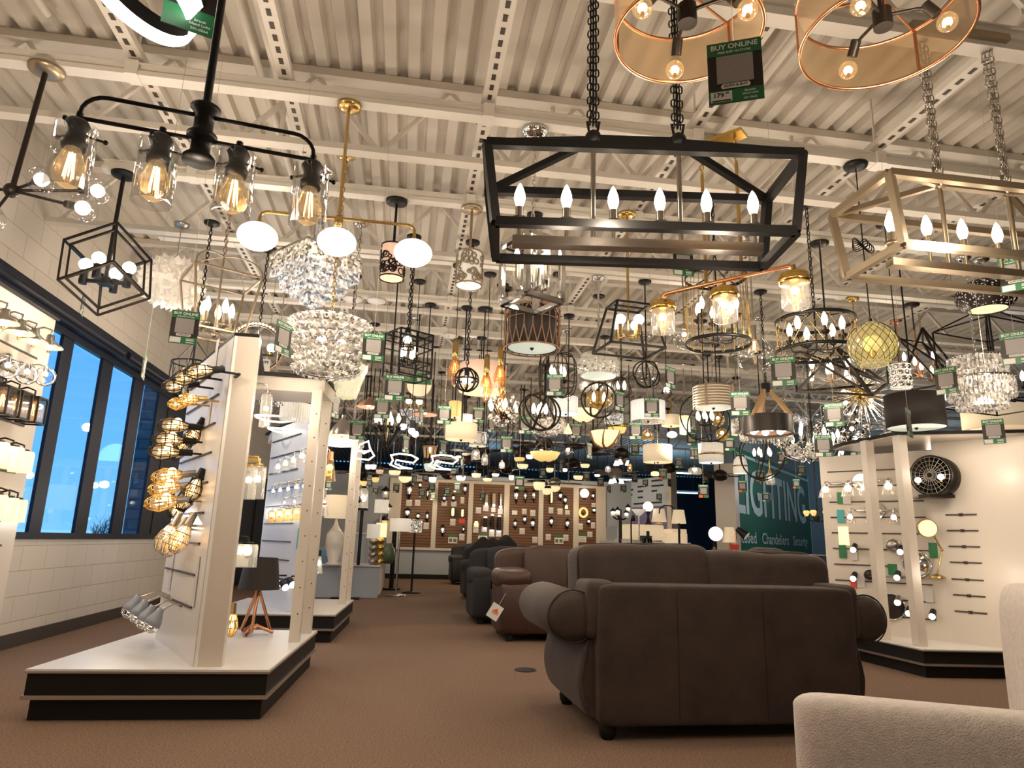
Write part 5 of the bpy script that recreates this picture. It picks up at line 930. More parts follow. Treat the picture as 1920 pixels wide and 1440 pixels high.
for px, py, y, lab, cap, h_, r_ in ((618, 880, 8.6, 'amber glass cone pendant hung right of the second display stand post', 'copper', 44, 13), (605, 948, 8.8, 'clear glass jar wall light on the right post of the second display stand', 'steel', 38, 12), (597, 1058, 8.8, 'small clear bell wall light low on the post of the second display stand', 'black', 34, 9)):
    R, s = fx('sconce', lab, 'wall light', px, py, y, lab.split(' hung')[0].split(' on the')[0]); part('glass_shade', MB().lathe([(r_ * .35 * s, h_ * .5 * s), (r_ * .6 * s, h_ * .2 * s), (r_ * s, -h_ * .5 * s)], 18), M['amber' if cap == 'copper' else 'seed'], R); part('cap', MB().cyl((0, 0, h_ * .4 * s), (0, 0, h_ * .75 * s), r_ * .4 * s), M[cap], R); bulb(R, 'g', (0, 0, -.02), r_ * s, 'bulbo' if cap == 'copper' else 'bulb'); part('arm', MB().tube([(0, 0, h_ * .7 * s), (-.03, 0, h_ * .85 * s), (-.1, .05, h_ * .85 * s)], .008, 6), M[cap], R)
# left slat panel against the window wall
XL = -2.95; R = thing('slat_display_panel', 'cream slat display panel standing at the left edge in front of the window', 'display panel', (XL, 4.8, 0)); part('panel', MB().bb((-.5, -2.2, 0), (0, 1.12, 2.78)), M['lam'], R); mb = MB()
for k in range(13): mb.bb((-.002, -2.1, .42 + .18 * k), (.004, .95, .436 + .18 * k))
part('grooves', mb, M['slot'], R); part('top_cap', MB().bb((-.5, -2.2, 2.78), (.02, 1.14, 2.8)), BK, R)
PL, NL = V((XL, 0, 0)), V((1, 0, 0))
lv = lambda lab, sh, pts, kind, m, r_, h_, **k: vrow(lab, sh, pts, kind, m, r_, h_, P=PL, N_=NL, off=.08, **k)
lv('nickel vanity light with four barn style metal shades, top of the left slat panel', 'barn shade vanity light', [(8, 598), (38, 618), (64, 634), (93, 645)], 'barn', 'nickel', .1, .14)
lv('chrome vanity light with three ringed clear glass shades on the left slat panel', 'ringed glass vanity light', [(14, 690), (50, 702), (84, 706)], 'ring', 'chrome', .05, .1, gm='glass', bm='bulbw')
lv('black box lantern vanity light with filament bulbs on the left slat panel', 'black box vanity light', [(4, 752), (30, 760), (60, 770)], 'box', 'black', .065, .19, gm='smoke')
lv('bronze vanity light with cream bell glass shades, upper of two on the left slat panel', 'upper cream bell vanity light', [(-8, 850), (20, 858), (40, 866)], 'jar', 'bronze', .075, .15, gm='cream')
lv('bronze vanity light with cream bell glass shades, lower of two on the left slat panel', 'lower cream bell vanity light', [(-10, 950), (12, 955), (28, 958)], 'jar', 'bronze', .07, .16, gm='cream')
# right wall display
ZP, ZQ = .25, 2.25; R = thing('display_booth', 'cream corner display booth with black plinth and posts at the right', 'display stand', (0, 0, 0))
platform(R, [(4.72, 6.9), (4.75, 5.95), (5.5, 5.88), (6.5, 5.95), (6.5, 7.7), (4.6, 7.7)], ZP)
cA, cB, cC = V((4.72, 7.28, 0)), V((5.46, 6.42, 0)), V((5.9, 5.62, 0)); DR1 = (cB - cA).normalized(); NR1 = V((-DR1.y, DR1.x, 0)); NR1 = NR1 if NR1.dot(-cB) > 0 else -NR1; DR2 = (cC - cB).normalized(); NR2 = V((DR2.y, -DR2.x, 0)); NR2 = NR2 if NR2.dot(-cB) > 0 else -NR2
for nm, a, b, Nn, zt in (('left_back_panel', cA, cB, NR1, 2.16), ('right_back_panel', cB, cC, NR2, ZQ)):
    pl = [tuple(p[:2]) for p in (a, b, b - Nn * .12, a - Nn * .12)]; part('slat_panel', MB().prism(pl, ZP, zt), M['lam'], R)
mb = MB()
for z in (.45, .62, .79, .96, 1.13, 1.3, 1.47, 1.64, 1.81, 1.98): mb.bar(cA + DR1 * .08 + NR1 * .002 + V((0, 0, z)), cB - DR1 * .12 + NR1 * .002 + V((0, 0, z)), .02, .012)
part('grooves', mb, M['slot'], R)
for y in (965, 995, 1025, 1055, 1087, 1117, 1148):
    p = onpl(cB, NR2, 1802 + (y - 965) * .1, y); part('slot_insert', MB().bar(p - DR2 * .14, p + DR2 * .14, .02, .014).box(p, (.03, .03, .028)), M['slot'], R)
part('side_panel', MB().prism([tuple(p[:2]) for p in (cC, cC + V((.1, -.02, 0)), cC + V((.25, .7, 0)), cC + V((.12, .7, 0)))], ZP, ZQ), M['lam'], R)
for x, y in ((1664, 1201), (1732, 1213)): p = atZ(x, y, ZP); part('post', MB().bb((p.x - .045, p.y, ZP), (p.x + .045, p.y + .09, ZQ)), M['lam'], R)
part('roof_board', MB().prism([(4.78, 6.95), (4.8, 6.1), (5.9, 5.55), (6.3, 6.3), (5.5, 7.4), (4.85, 7.3)], ZQ, ZQ + .03), M['plinth'], R); part('soffit', MB().prism([(4.8, 6.93), (4.82, 6.12), (5.88, 5.58), (6.2, 6.3), (5.5, 7.3), (4.87, 7.2)], ZQ - .01, ZQ), M['lam'], R)
rv = lambda lab, sh, pts, kind, m, r_, h_, **k: vrow(lab, sh, pts, kind, m, r_, h_, P=cA, N_=NR1, **k)
rv('chrome vanity light with four clear bell glass shades, top row of the right display booth', 'top chrome vanity light of the right booth', [(1548, 922), (1590, 920), (1622, 918), (1666, 916)], 'bell', 'chrome', .075, .13, gm='seed', plate=.09)
rv('chrome vanity light with three clear bell glass shades, second row of the right display booth', 'second chrome vanity light of the right booth', [(1594, 972), (1632, 972), (1676, 973)], 'bell', 'chrome', .06, .12, gm='glass', plate=.09)
def shelf(label, a, b, P, N_):
    p, q = onpl(P, N_, *a), onpl(P, N_, *b); p.z = q.z = (p.z + q.z) / 2; d = (q - p).normalized(); single('glass_shelf', MB().prism([tuple((x)[:2]) for x in (p, q, q + N_ * .3, p + N_ * .3)], p.z - .006, p.z + .006), M['glass'], label, 'shelf'); return p.z
z1 = shelf('upper glass shelf of the right display booth, under the round black fan light', (1715, 934), (1764, 936), cA, NR1)
# round fan light
p = onpl(cA, NR1, 1752, 893, .22); s = sY(1752, 893, p.y); R = thing('fan_light', 'round black caged drum fan light with two bulbs on the upper glass shelf', 'fan light', p, short='round black drum fan light'); ax = V((-.9, -.42, .05)).normalized(); qm = ax.to_track_quat('Z', 'Y').to_matrix(); R_ = 38 * s
part('drum_housing', MB().lathe([(R_, -.1), (R_, .08), (R_ * .94, .08), (R_ * .92, -.1), (0, -.1)], 36, M=qm), BZ, R); mb = MB()
for k in range(24): a = k * PI / 12; mb.tube([qm @ V((R_ * .12 * cos(a), R_ * .12 * sin(a), .1)), qm @ V((R_ * .92 * cos(a), R_ * .92 * sin(a), .07))], .003, 4)
for f in (.3, .5, .7, .9): mb.ring(qm @ V((0, 0, .09)), R_ * f, .003, 28, M=qm, k=4)
part('wire_grille', mb, M['steel'], R); mb = MB()
for k in range(3): a = k * 2.09; mb.add([qm @ V(v) for v in ((.03 * cos(a), .03 * sin(a), 0), (R_ * .8 * cos(a - .3), R_ * .8 * sin(a - .3), .02), (R_ * .8 * cos(a + .3), R_ * .8 * sin(a + .3), -.02))], [(0, 1, 2)])
part('blades', mb, BZ, R); part('motor', MB().cyl(qm @ V((0, 0, -.08)), qm @ V((0, 0, .05)), .05), BZ, R); part('foot', MB().bb((-.14, -.08, -R_ - .012), (.14, .08, -R_ + .02)), BZ, R)
for x, y in ((-.1, -.08), (.12, -.06)): part('socket', MB().cyl(qm @ V((x, y, .05)), qm @ V((x, y, .13)), .02), BK, R); bulb(R, 'g', qm @ V((x, y, .13)), .06, 'bulb')
z2 = shelf('lower glass shelf of the right display booth, under the brass desk lamp', (1640, 1083), (1775, 1083), cA, NR1)
pb = onpl(cA, NR1, 1757, 1074, .1); pb.z = z2 + .008; s = sY(1757, 1074, pb.y); R = thing('desk_lamp', 'brass articulated desk lamp with round head on the lower glass shelf', 'lamp', pb, short='brass desk lamp'); j = onpl(cA, NR1, 1766, 1031, .1) - pb; hd = onpl(cA, NR1, 1738, 990, .14) - pb
part('base', MB().lathe([(0, 0), (.075, 0), (.075, .015), (.03, .04), (0, .05)], 20), M['brass'], R); part('lower_arm', MB().tube([(0, 0, .04), j], .008, 6), M['brass'], R); part('upper_arm', MB().tube([j, hd + V((.03, 0, 0))], .008, 6).ball(j, .016, 8, 6), M['brass'], R)
qm = V((-.5, -.85, -.1)).normalized().to_track_quat('Z', 'Y').to_matrix(); part('lamp_head', MB().lathe([(0, -.09), (.06, -.07), (.095, .0), (.09, .05), (.085, .05), (.085, 0)], 24, hd, M=qm), M['brass'], R); part('lit_lens', MB().lathe([(0, .03), (.085, .035)], 20, hd, M=qm), M['cream'], R)
# plates and track heads
for px, py, r_, m, lab in ((1675, 1023, 12, 'steel', 'small round steel ceiling plate light on the right booth panel'), (1632, 1078, 10, 'bronze', 'small round black ceiling plate light on the right booth panel'), (1720, 1058, 23, 'chrome', 'large chrome dome flush light reflecting blue on the right booth panel'), (1672, 1137, 23, 'bronze', 'large round black flush light low on the right booth panel')):
    p = onpl(cA, NR1, px, py, .0); s = sY(px, py, p.y); R = thing('flush_light', lab, 'wall light', p, short=lab.split(' on the')[0].split(' low on')[0].split(' reflecting')[0]); qm = NR1.to_track_quat('Z', 'Y').to_matrix()
    part('dome', MB().lathe([(r_ * s, 0), (r_ * s, .02), (r_ * s * .8, .05), (r_ * s * .4, .07), (0, .075)], 28, M=qm), M[m], R); part('rim', MB().ring(NR1 * .02, r_ * s, .006, 28, M=qm), M['chrome'], R)
hh_ = ((1600, 1031, 'top left'), (1688, 1035, 'top middle'), (1600, 1085, 'middle left'), (1682, 1083, 'middle'), (1640, 1133, 'lower left'), (1683, 1130, 'lower middle'), (1704, 1150, 'lowest right'), (1590, 1132, 'lowest left'), (1748, 1156, 'bottom right'))
for px, py, lab in hh_:
    p = onpl(cA, NR1, px, py, .14); R = thing('track_spot', 'small lit track spotlight on the right booth panel, %s' % lab, 'spotlight', p, group='track spotlights in the right booth'); part('lamp_head', MB().cyl(V((0, 0, .05)) - NR1 * .08, V((0, 0, 0)), .028, .035), M['nickel' if px % 2 else 'black'], R); part('lens', MB().ball(NR1 * .01, .03, 10, 6), M['bulb'], R); part('mount', MB().tube([V((0, 0, .04)) - NR1 * .06, V((0, 0, .05)) - NR1 * .14], .01, 6), M['nickel'], R)
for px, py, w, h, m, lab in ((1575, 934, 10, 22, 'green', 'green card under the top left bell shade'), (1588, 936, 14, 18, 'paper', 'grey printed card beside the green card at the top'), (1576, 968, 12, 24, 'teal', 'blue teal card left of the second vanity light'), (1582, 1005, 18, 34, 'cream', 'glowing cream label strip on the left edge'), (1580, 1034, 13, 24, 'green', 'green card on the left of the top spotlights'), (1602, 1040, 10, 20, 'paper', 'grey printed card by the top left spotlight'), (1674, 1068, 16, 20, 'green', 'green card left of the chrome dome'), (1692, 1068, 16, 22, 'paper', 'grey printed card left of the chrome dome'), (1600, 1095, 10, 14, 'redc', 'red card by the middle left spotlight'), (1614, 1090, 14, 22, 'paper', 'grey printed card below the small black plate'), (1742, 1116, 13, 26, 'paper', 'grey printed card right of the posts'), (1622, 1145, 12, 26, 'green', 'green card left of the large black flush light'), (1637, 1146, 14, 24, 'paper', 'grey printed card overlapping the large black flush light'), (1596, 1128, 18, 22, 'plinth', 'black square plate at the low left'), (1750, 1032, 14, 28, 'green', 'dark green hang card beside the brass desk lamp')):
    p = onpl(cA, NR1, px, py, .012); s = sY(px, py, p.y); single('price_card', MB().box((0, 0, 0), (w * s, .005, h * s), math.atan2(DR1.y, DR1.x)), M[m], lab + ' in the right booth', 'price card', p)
# ---------------------------------------------------------------- farther ceiling fixtures
def far(px, py, Y, short, label, name='pendant_light', cat='pendant light', group=None):
    return fx(name, label, cat, px, py, Y, short, group=group)
def fdrum(px, py, Y, w, h, sm, dm, short, label, m=BK, band=None, kind='rod', r2=1):
    r, s = far(px, py, Y, short, label, 'drum_pendant'); drum(r, w * s / 2, h * s, sm, dm, n=28, r2=w * s / 2 * r2); hang(r, kind, m, h * s / 2, t=.009)
    if band: part('band', MB().band((0, 0, -.05 * h * s), w * s / 2, .008, .03, 28), M[band], r)
    return r, s
fdrum(865, 810, 8.4, 60, 30, 'shade', 'cream', 'tan drum pendant', 'tan fabric drum pendant with a dark trim line in the middle of the ceiling')
r, s = fdrum(896, 824, 9.7, 32, 26, 'shadew', 'cream', 'wire ringed cream cylinder pendant', 'cream cylinder pendant wrapped in black wire circles right of the tan drum'); mb = MB()
for k in range(8): a = k * PI / 4; mb.ring((17 * s * cos(a), 17 * s * sin(a), 0), 11 * s, .004, 16, M=RZ(a + PI / 2) @ RX(PI / 2), k=4)
part('wire_circles', mb, BK, r)
fdrum(1233, 851, 10.4, 54, 32, 'shade', 'cream', 'textured silver drum pendant', 'textured silver cream drum pendant with lit diffuser, left of the white banded drum', NK)
fdrum(1333, 850, 9.7, 45, 36, 'shadew', 'frost', 'white gold banded drum pendant', 'white fabric drum pendant with a thin gold band near the LIGHTING sign', BK, 'brass')
r, s = far(1388, 872, 11, 'white bell pendant', 'white dome bell pendant with gold band hanging before the letter L of the LIGHTING sign'); part('bell_shade', MB().lathe([(0, 17 * s), (6 * s, 16 * s), (11 * s, 10 * s), (13 * s, 0), (13.5 * s, -16 * s)], 24), M['shadew'], r); part('diffuser', MB().lathe([(0, -15 * s), (13 * s, -15 * s)], 24), M['frost'], r); part('band', MB().band((0, 0, -2 * s), 13 * s, .01, .02, 24), M['brass'], r); hang(r, 'cord', BK, 17 * s)
fdrum(1061, 761, 9.0, 46, 32, 'pleat', 'opal', 'white pleated drum pendant left of the copper orb', 'white pleated drum pendant just left of the copper glass orb', NK)
fdrum(1215, 772, 9.0, 64, 38, 'pleat', 'crys', 'wide white pleated drum pendant', 'wide bright white pleated drum pendant with crystals beneath, right of the copper glass orb', NK)
fdrum(1258, 789, 11, 36, 20, 'shade', 'cream', 'small slatted tan drum pendant', 'small slatted tan drum pendant right of the wide white pleated drum', br)
fdrum(1284, 797, 10.4, 20, 34, 'cream', None, 'cream cylinder pendant', 'tall narrow cream cylinder pendant behind the black ring orb', NK)
r, s = far(1260, 815, 11, 'white oval globe pendant', 'white flattened globe pendant under the small slatted tan drum'); part('opal_globe', MB().ball((0, 0, 0), (10 * s, 10 * s, 6.5 * s)), M['opal'], r); hang(r, 'rod', br, 6 * s)
def bowl(px, py, Y, w, h, m, short, label, rods=3, rm=BZ, deco=None):
    r, s = far(px, py, Y, short, label, 'bowl_pendant'); R_ = w * s / 2; part('bowl', MB().lathe([(0, -h * s / 2), (R_ * .4, -h * s * .44), (R_ * .75, -h * s * .15), (R_, h * s / 2), (R_ * .96, h * s / 2), (R_ * .7, -h * s * .05), (0, -h * s * .35)], 28), M[m], r)
    for k in range(rods): a = k * 2.094 + .4; part('hanger', MB().tube([(R_ * .95 * cos(a), R_ * .95 * sin(a), h * s / 2), (0, 0, h * s / 2 + R_ * 1.1)], .006, 5), rm, r)
    part('finial', MB().lathe([(0, -h * s * .62), (.02, -h * s * .55), (.03, -h * s * .48), (0, -h * s * .46)], 10), rm, r); hang(r, 'rod', rm, h * s / 2 + R_ * 1.05)
    return r, s
bowl(1094, 780, 10.4, 56, 22, 'cream', 'cream glass bowl pendant', 'plain cream glass bowl pendant below the dimpled glass drum')
r, s = bowl(1135, 824, 9.2, 54, 30, 'cream', 'antler bowl pendant', 'cream glass bowl pendant wrapped in brown antler arms')
for k in range(6): a = k * PI / 3; part('antler', MB().tube([(6 * s * cos(a), 6 * s * sin(a), -17 * s), (20 * s * cos(a), 20 * s * sin(a), -10 * s), (29 * s * cos(a + .1), 29 * s * sin(a + .1), 4 * s), (32 * s * cos(a + .2), 32 * s * sin(a + .2), 15 * s)], .018, 6, r2=.006), M['rustc'], r)
bowl(1022, 857, 9.7, 58, 17, 'yellow', 'amber bowl pendant', 'wide shallow amber glass bowl pendant with dark arms above the brown panels')
fdrum(1151, 785, 10.4, 36, 16, 'ice', 'diffg', 'mosaic glass drum light', 'pale green mosaic glass drum light above the antler bowl', NK)
r, s = far(1157, 807, 11.2, 'gold crystal flush light', 'gold framed amber crystal flush light behind the antler bowl', 'crystal_light', 'ceiling light'); part('metal_band', MB().band((0, 0, 8 * s), 18 * s, .02, .06, 24), M['gold'], r); part('crystal_bowl', MB().lathe([(18 * s, 6 * s), (14 * s, -4 * s), (0, -9 * s)], 24), M['yellow'], r); hang(r, 'rod', br, 8 * s)
r, s = far(1214, 818, 10.4, 'brass cage semi flush light', 'brass cage light with amber glass under the wide white pleated drum', 'cage_light', 'ceiling light'); part('glass_drum', MB().lathe([(12 * s, 6 * s), (13 * s, -6 * s), (0, -7 * s)], 20), M['amber'], r); mb = MB()
for k in range(6): a = k * PI / 3; mb.tube([(0, 0, 18 * s), (7 * s * cos(a), 7 * s * sin(a), 8 * s), (14 * s * cos(a), 14 * s * sin(a), 0)], .006, 4)
part('cage', mb, br, r); bulb(r, 'g', (0, 0, 0), .06, 'bulb'); hang(r, 'rod', br, 18 * s)
r, s = far(1027, 796, 8.4, 'crystal beaded bowl chandelier', 'round bowl chandelier of sparkling crystal beads under the black orbit rings', 'crystal_bowl_chandelier', 'chandelier'); rnd = random.Random(4); mb = MB()
for k in range(420):
    z = rnd.uniform(-1, .35); a = rnd.uniform(0, 6.28); q = math.sqrt(1 - z * z); mb.ball((31 * s * q * cos(a), 31 * s * q * sin(a), 20 * s * z), .028, 5, 3)
part('crystal_beads', mb, M['crys'], r); part('hoop', MB().band((0, 0, 8 * s), 31 * s, .01, .02, 28), CH, r); hang(r, 'rod', BZ, 8 * s); note(r.location + V((0, -.6, -.2)), 2)
def rings(px, py, Y, w, n, m, short, label, nb=4, t=.012, inner=None, sy=1):
    r, s = far(px, py, Y, short, label, 'orb_chandelier', 'chandelier'); R_ = w * s / 2; mb = MB(); rnd = random.Random(int(px))
    for k in range(n): mb.ring((0, 0, 0), R_ * (1 - .03 * k), t, 28, M=RZ(k * PI / n + rnd.uniform(-.2, .2)) @ RX(PI / 2 + rnd.uniform(-.5, .5)), k=5)
    part('hoops', mb, M[m], r); part('stem', MB().tube([(0, 0, -R_ * .35), (0, 0, R_)], .01, 6), M[m], r)
    for k in range(nb): a = k * 2 * PI / nb; p = V((R_ * .3 * cos(a), R_ * .3 * sin(a), -R_ * .1)); part('arm', MB().tube([(0, 0, -R_ * .3), p * .9 - V((0, 0, R_ * .18)), p], .007, 5), M[m], r); bulb(r, 'c', p, .12)
    if inner: part('glass_orb', MB().ball((0, 0, 0), (R_ * .75, R_ * .75, R_ * .5), 22, 12), M[inner], r)
    hang(r, 'rod', M[m], R_); note(r.location + V((0, -.3, -.5)), 1.5); return r
rings(1123, 750, 7.6, 66, 2, 'bronze', 'copper glass orb', 'copper amber glass orb inside dark bronze hoops below the dimpled glass drum', 2, inner='amber')
rings(1012, 772, 7.3, 78, 4, 'bronze', 'black orbit ring chandelier', 'dark bronze chandelier of wide crossed orbit hoops above the crystal beaded bowl')
rings(1322, 783, 8.2, 96, 3, 'black', 'large black ring orb', 'large black ring orb chandelier below the silver slat drum', 6, .009)
rings(1212, 702, 7.03, 54, 3, 'black', 'black ring orb with clear globe', 'black ring orb pendant around a clear globe, under the left brass jar', 0, .008, 'glass')
rings(1430, 850, 9.4, 100, 3, 'black', 'lower black hoop orb', 'black hoop orb chandelier under the rope armed black hoop', 5, .01)
rings(1165, 728, 8.4, 40, 3, 'bronze', 'small black orb cage beside the copper orb', 'small bronze orb cage right of the copper glass orb', 2, .007)
r, s = far(944, 768, 7.6, 'dark branching crystal orb', 'dark branching orb chandelier with clear crystal drops left of the black orbit rings', 'branch_chandelier', 'chandelier'); rnd = random.Random(6); mb = MB(); m2 = MB()
for k in range(60):
    z = rnd.uniform(-1, .8); a = rnd.uniform(0, 6.28); q = math.sqrt(1 - z * z); p = V((q * cos(a), q * sin(a), z)) * 30 * s; mb.tube([V((0, 0, -.05)), p * .5 + V((0, 0, -.08)), p], .004, 4); m2.ball(p, .024, 6, 4)
part('branches', mb.ball((0, 0, -.05), .03, 8, 6), BZ, r)['kind'] = 'stuff'; part('crystal_drops', m2, M['crysd'], r)['kind'] = 'stuff'; hang(r, 'rod', BZ, 0)
for k in range(4): bulb(r, 'c', (.14 * cos(k * 1.57), .14 * sin(k * 1.57), -.02), .13)
r, s = far(1250, 738, 7.6, 'small geometric wire cage pendant', 'small black geometric wire cage pendant on a tangled cord, under the clear globe orb'); mb = MB(); ring_ = [V((11 * s * cos(k * PI / 3), 11 * s * sin(k * PI / 3), 0)) for k in range(6)]
for k in range(6): mb.bar(ring_[k], ring_[(k + 1) % 6], .01).bar(ring_[k], (0, 0, 14 * s), .01).bar(ring_[k], (0, 0, -12 * s), .01)
part('cage', mb, BK, r); bulb(r, 'g', (0, 0, 0), .08, 'bulbw'); hang(r, 'cord', BK, 14 * s)
r, s = far(1046, 703, 7.03, 'rounded black cage lantern', 'rounded black wire cage lantern with four candle bulbs under the black hexagon drum', 'cage_lantern', 'pendant light'); mb = MB()
for k in range(4): a = k * PI / 4; mb.tube([V((36 * s * cos(t_) * abs(cos(t_)) ** -.45 if abs(cos(t_)) > .01 else 0, 0, 42 * s * math.copysign(abs(sin(t_)) ** .55, sin(t_)))) @ RZ(-a) for t_ in [i * PI / 14 for i in range(28)]], .006, 5, True)
mb.ring((0, 0, 14 * s), 35 * s, .006, 28).ring((0, 0, -18 * s), 35 * s, .006, 28); part('cage', mb, BK, r)
for k in range(4): a = k * PI / 2 + .3; part('arm', MB().tube([(0, 0, -22 * s), (14 * s * cos(a), 14 * s * sin(a), -22 * s), (14 * s * cos(a), 14 * s * sin(a), -10 * s)], .006, 5), BK, r); candle(r, (14 * s * cos(a), 14 * s * sin(a), -10 * s), .05, 'bulb', 'bronze', .11, r=.01)
part('centre_rod', MB().tube([(0, 0, -22 * s), (0, 0, 42 * s)], .007, 5), BK, r); hang(r, 'chain', BK, 42 * s)
r, s = far(727, 802, 7.6, 'black angular spike chandelier', 'black angular geometric chandelier with candle bulbs left of centre', 'angular_chandelier', 'chandelier'); mb = MB()
for k in range(7): a = k * 2 * PI / 7; e = V((42 * s * cos(a), 42 * s * sin(a), 12 * s)); mb.bar((0, 0, -42 * s), e, .016).bar(e, (24 * s * cos(a), 24 * s * sin(a), 40 * s), .012)
part('frame', mb, BK, r); part('stem', MB().tube([(0, 0, -42 * s), (0, 0, 60 * s)], .01, 6), br, r); hang(r, 'rod', BK, 60 * s)
for k in range(7): a = k * 2 * PI / 7 + .4; p = V((22 * s * cos(a), 22 * s * sin(a), 0)); part('arm', MB().tube([(0, 0, -34 * s), p - V((0, 0, 8 * s)), p], .007, 5), BK, r); candle(r, p, .05, 'bulb', 'bronze', .11, r=.011)
note(r.location + V((0, -.5, -.3)), 3)
r, s = far(770, 805, 7.6, 'three globe cluster pendant', 'cluster pendant of three round white bulbs right of the black angular chandelier'); 
for x, y, z in ((-14, 0, 4), (2, -6, -4), (9, 4, -8)): part('socket', MB().cyl((x * s, y * s, z * s + .03), (x * s, y * s, z * s + .12), .03), BK, r); bulb(r, 'g', (x * s, y * s, z * s + .04), 13 * s, 'bulbw', (PI, 0, 0)); part('cord', MB().tube([(x * s, y * s, z * s + .1), (0, 0, 60 * s)], .004, 4), BK, r)
hang(r, 'cord', BK, 60 * s)
# LED shapes
def ledpath(px, py, Y, loops, short, label, t=.011, group=None):
    r, s = far(px, py, Y, short, label, 'led_pendant', 'pendant light', group); 
    for lp in loops: part('led_strip', MB().tube([V((x * s, y * s, z * s)) for x, y, z in lp], t, 6, True), M['led'], r)
    for x in (-.15, .15): part('suspension_wire', MB().tube([(x, 0, 0), (x, 0, T - r.location.z)], .0025, 4), M['steel'], r)
    canopy(r, M['white'], r=.12); return r
def el(w, d, z=0, n=28, f=1): return [(w / 2 * cos(a), d / 2 * sin(a), z + f * cos(2 * a)) for a in [2 * PI * k / n for k in range(n)]]
ledpath(684, 846, 8.4, [[(-18, 0, -14), (-10, 0, 12), (4, 20, 22), (10, -20, 4), (18, 0, -8), (8, 0, -16)], [(-10, -20, -2), (0, -30, -8), (12, -20, 0), (2, 20, 2)]], 'angular LED pendant', 'white LED pendant of joined angular bars left of the black angular chandelier')
def ribbon(): return [[(x, d, z) for x, d, z in ((-24, -30, 8), (-8, -40, 10), (12, -30, 10), (26, -10, 6), (18, 10, 0), (0, 10, 2), (-14, 0, 3), (-16, 20, -2), (0, 40, -6), (16, 40, -8), (12, 60, -6), (-10, 60, -6), (-26, 40, -2), (-20, 0, 2))]]
ledpath(757, 866, 9.7, ribbon(), 'left white LED ribbon', 'looping white LED ribbon pendant, left one of the pair above the brown panels', group='LED ribbons'); ledpath(832, 868, 9.7, ribbon(), 'right white LED ribbon', 'looping white LED ribbon pendant, right one of the pair above the brown panels', group='LED ribbons')
ledpath(640, 820, 8.4, [el(58, 58, 0, f=0)], 'flat LED ring pendant', 'flat white LED ring pendant, upper one beside the second display stand post', .03); ledpath(636, 832, 8.6, [el(50, 40, 0, f=1)], 'second flat LED ring pendant', 'tilted white LED ring pendant, lower one beside the second display stand post', .022)
ledpath(530, 806, 8.6, [el(52, 52, 0, f=1.5)], 'LED ring under the stand roof', 'white LED ring pendant seen through the first display stand, lower one'); ledpath(515, 784, 7.6, [el(70, 70, 0, f=1.5)], 'wide LED ring under the stand roof', 'wide white LED ring pendant seen through the first display stand, upper one')
r, s = far(556, 772, 7.2, 'fluted white crystal drum', 'fluted white crystal drum chandelier seen under the roof of the first display stand', 'crystal_drum', 'chandelier'); mb = MB(); prism_row(mb, [(28 * s * cos(a), 28 * s * sin(a)) for a in [2 * PI * k / 40 for k in range(40)]], 16 * s, 30 * s, 2 * s); part('crystal_rods', mb, M['shadew'], r); part('hoop', MB().band((0, 0, 16 * s), 28 * s, .01, .03, 32), CH, r); hang(r, 'cord', CH, 16 * s)
r, s = far(512, 745, 6.9, 'hanging crystal string chandelier', 'small crystal string chandelier seen under the roof of the first display stand', 'crystal_chandelier', 'chandelier'); mb = MB(); rnd = random.Random(8)
for k in range(70): a = k * 2.4; q = 24 * s * math.sqrt(k / 70); mb.tube([(q * cos(a), q * sin(a), 10 * s), (q * cos(a), q * sin(a), -rnd.uniform(2, 16) * s)], .008, 4)
part('crystal_strings', mb, M['crysd'], r); part('plate', MB().cyl((0, 0, 10 * s), (0, 0, 12 * s), 26 * s), CH, r); hang(r, 'cord', CH, 12 * s)
# small pendants
def dome(px, py, Y, w, h, m, short, label, lm='cream', frill=0, bm='bulb'):
    r, s = far(px, py, Y, short, label, 'dome_pendant'); R_ = w * s / 2; hh = h * s; n = 40
    def rr(k, f): return R_ * f * (1 + (.05 * cos(k * 2 * PI * 10 / n) if frill and f > .9 else 0))
    vs = [V((rr(k, f) * cos(2 * PI * k / n), rr(k, f) * sin(2 * PI * k / n), z * hh)) for f, z in ((.14, .5), (.18, .32), (.3, .2), (.7, -.1), (.95, -.38), (1, -.5)) for k in range(n)]
    fs = [(i * n + k, i * n + (k + 1) % n, (i + 1) * n + (k + 1) % n, (i + 1) * n + k) for i in range(5) for k in range(n)]
    part('metal_dome', MB().add(vs, fs, True), M[m], r); part('lining', MB().add([v * .97 for v in vs[2 * n:]], [(i * n + k, i * n + (k + 1) % n, (i + 1) * n + (k + 1) % n, (i + 1) * n + k) for i in range(3) for k in range(n)], True), M[lm], r)
    part('cap', MB().cyl((0, 0, hh * .45), (0, 0, hh * .75), R_ * .16), BK, r); bulb(r, 'g', (0, 0, -hh * .5), R_ * .35, bm); hang(r, 'rod', BK, hh * .7, t=.007); return r, s
dome(643, 797, 7.6, 50, 42, 'steel', 'brushed silver dome pendant', 'brushed silver dome pendant with a white LED rim right of the second display stand'); dome(692, 754, 9.4, 44, 20, 'rustc', 'scalloped copper shade pendant', 'scalloped copper shade pendant with filament bulb above the black angular chandelier', 'pink', 1); dome(796, 772, 8.4, 50, 12, 'rustc', 'wide scalloped copper shade pendant', 'wide scalloped copper shade pendant right of the green tags in the middle', 'pink', 1); dome(1065, 803, 8.4, 16, 20, 'cream', 'little amber bell pendant', 'little lit amber bell glass pendant right of the crystal beaded bowl', 'cream')
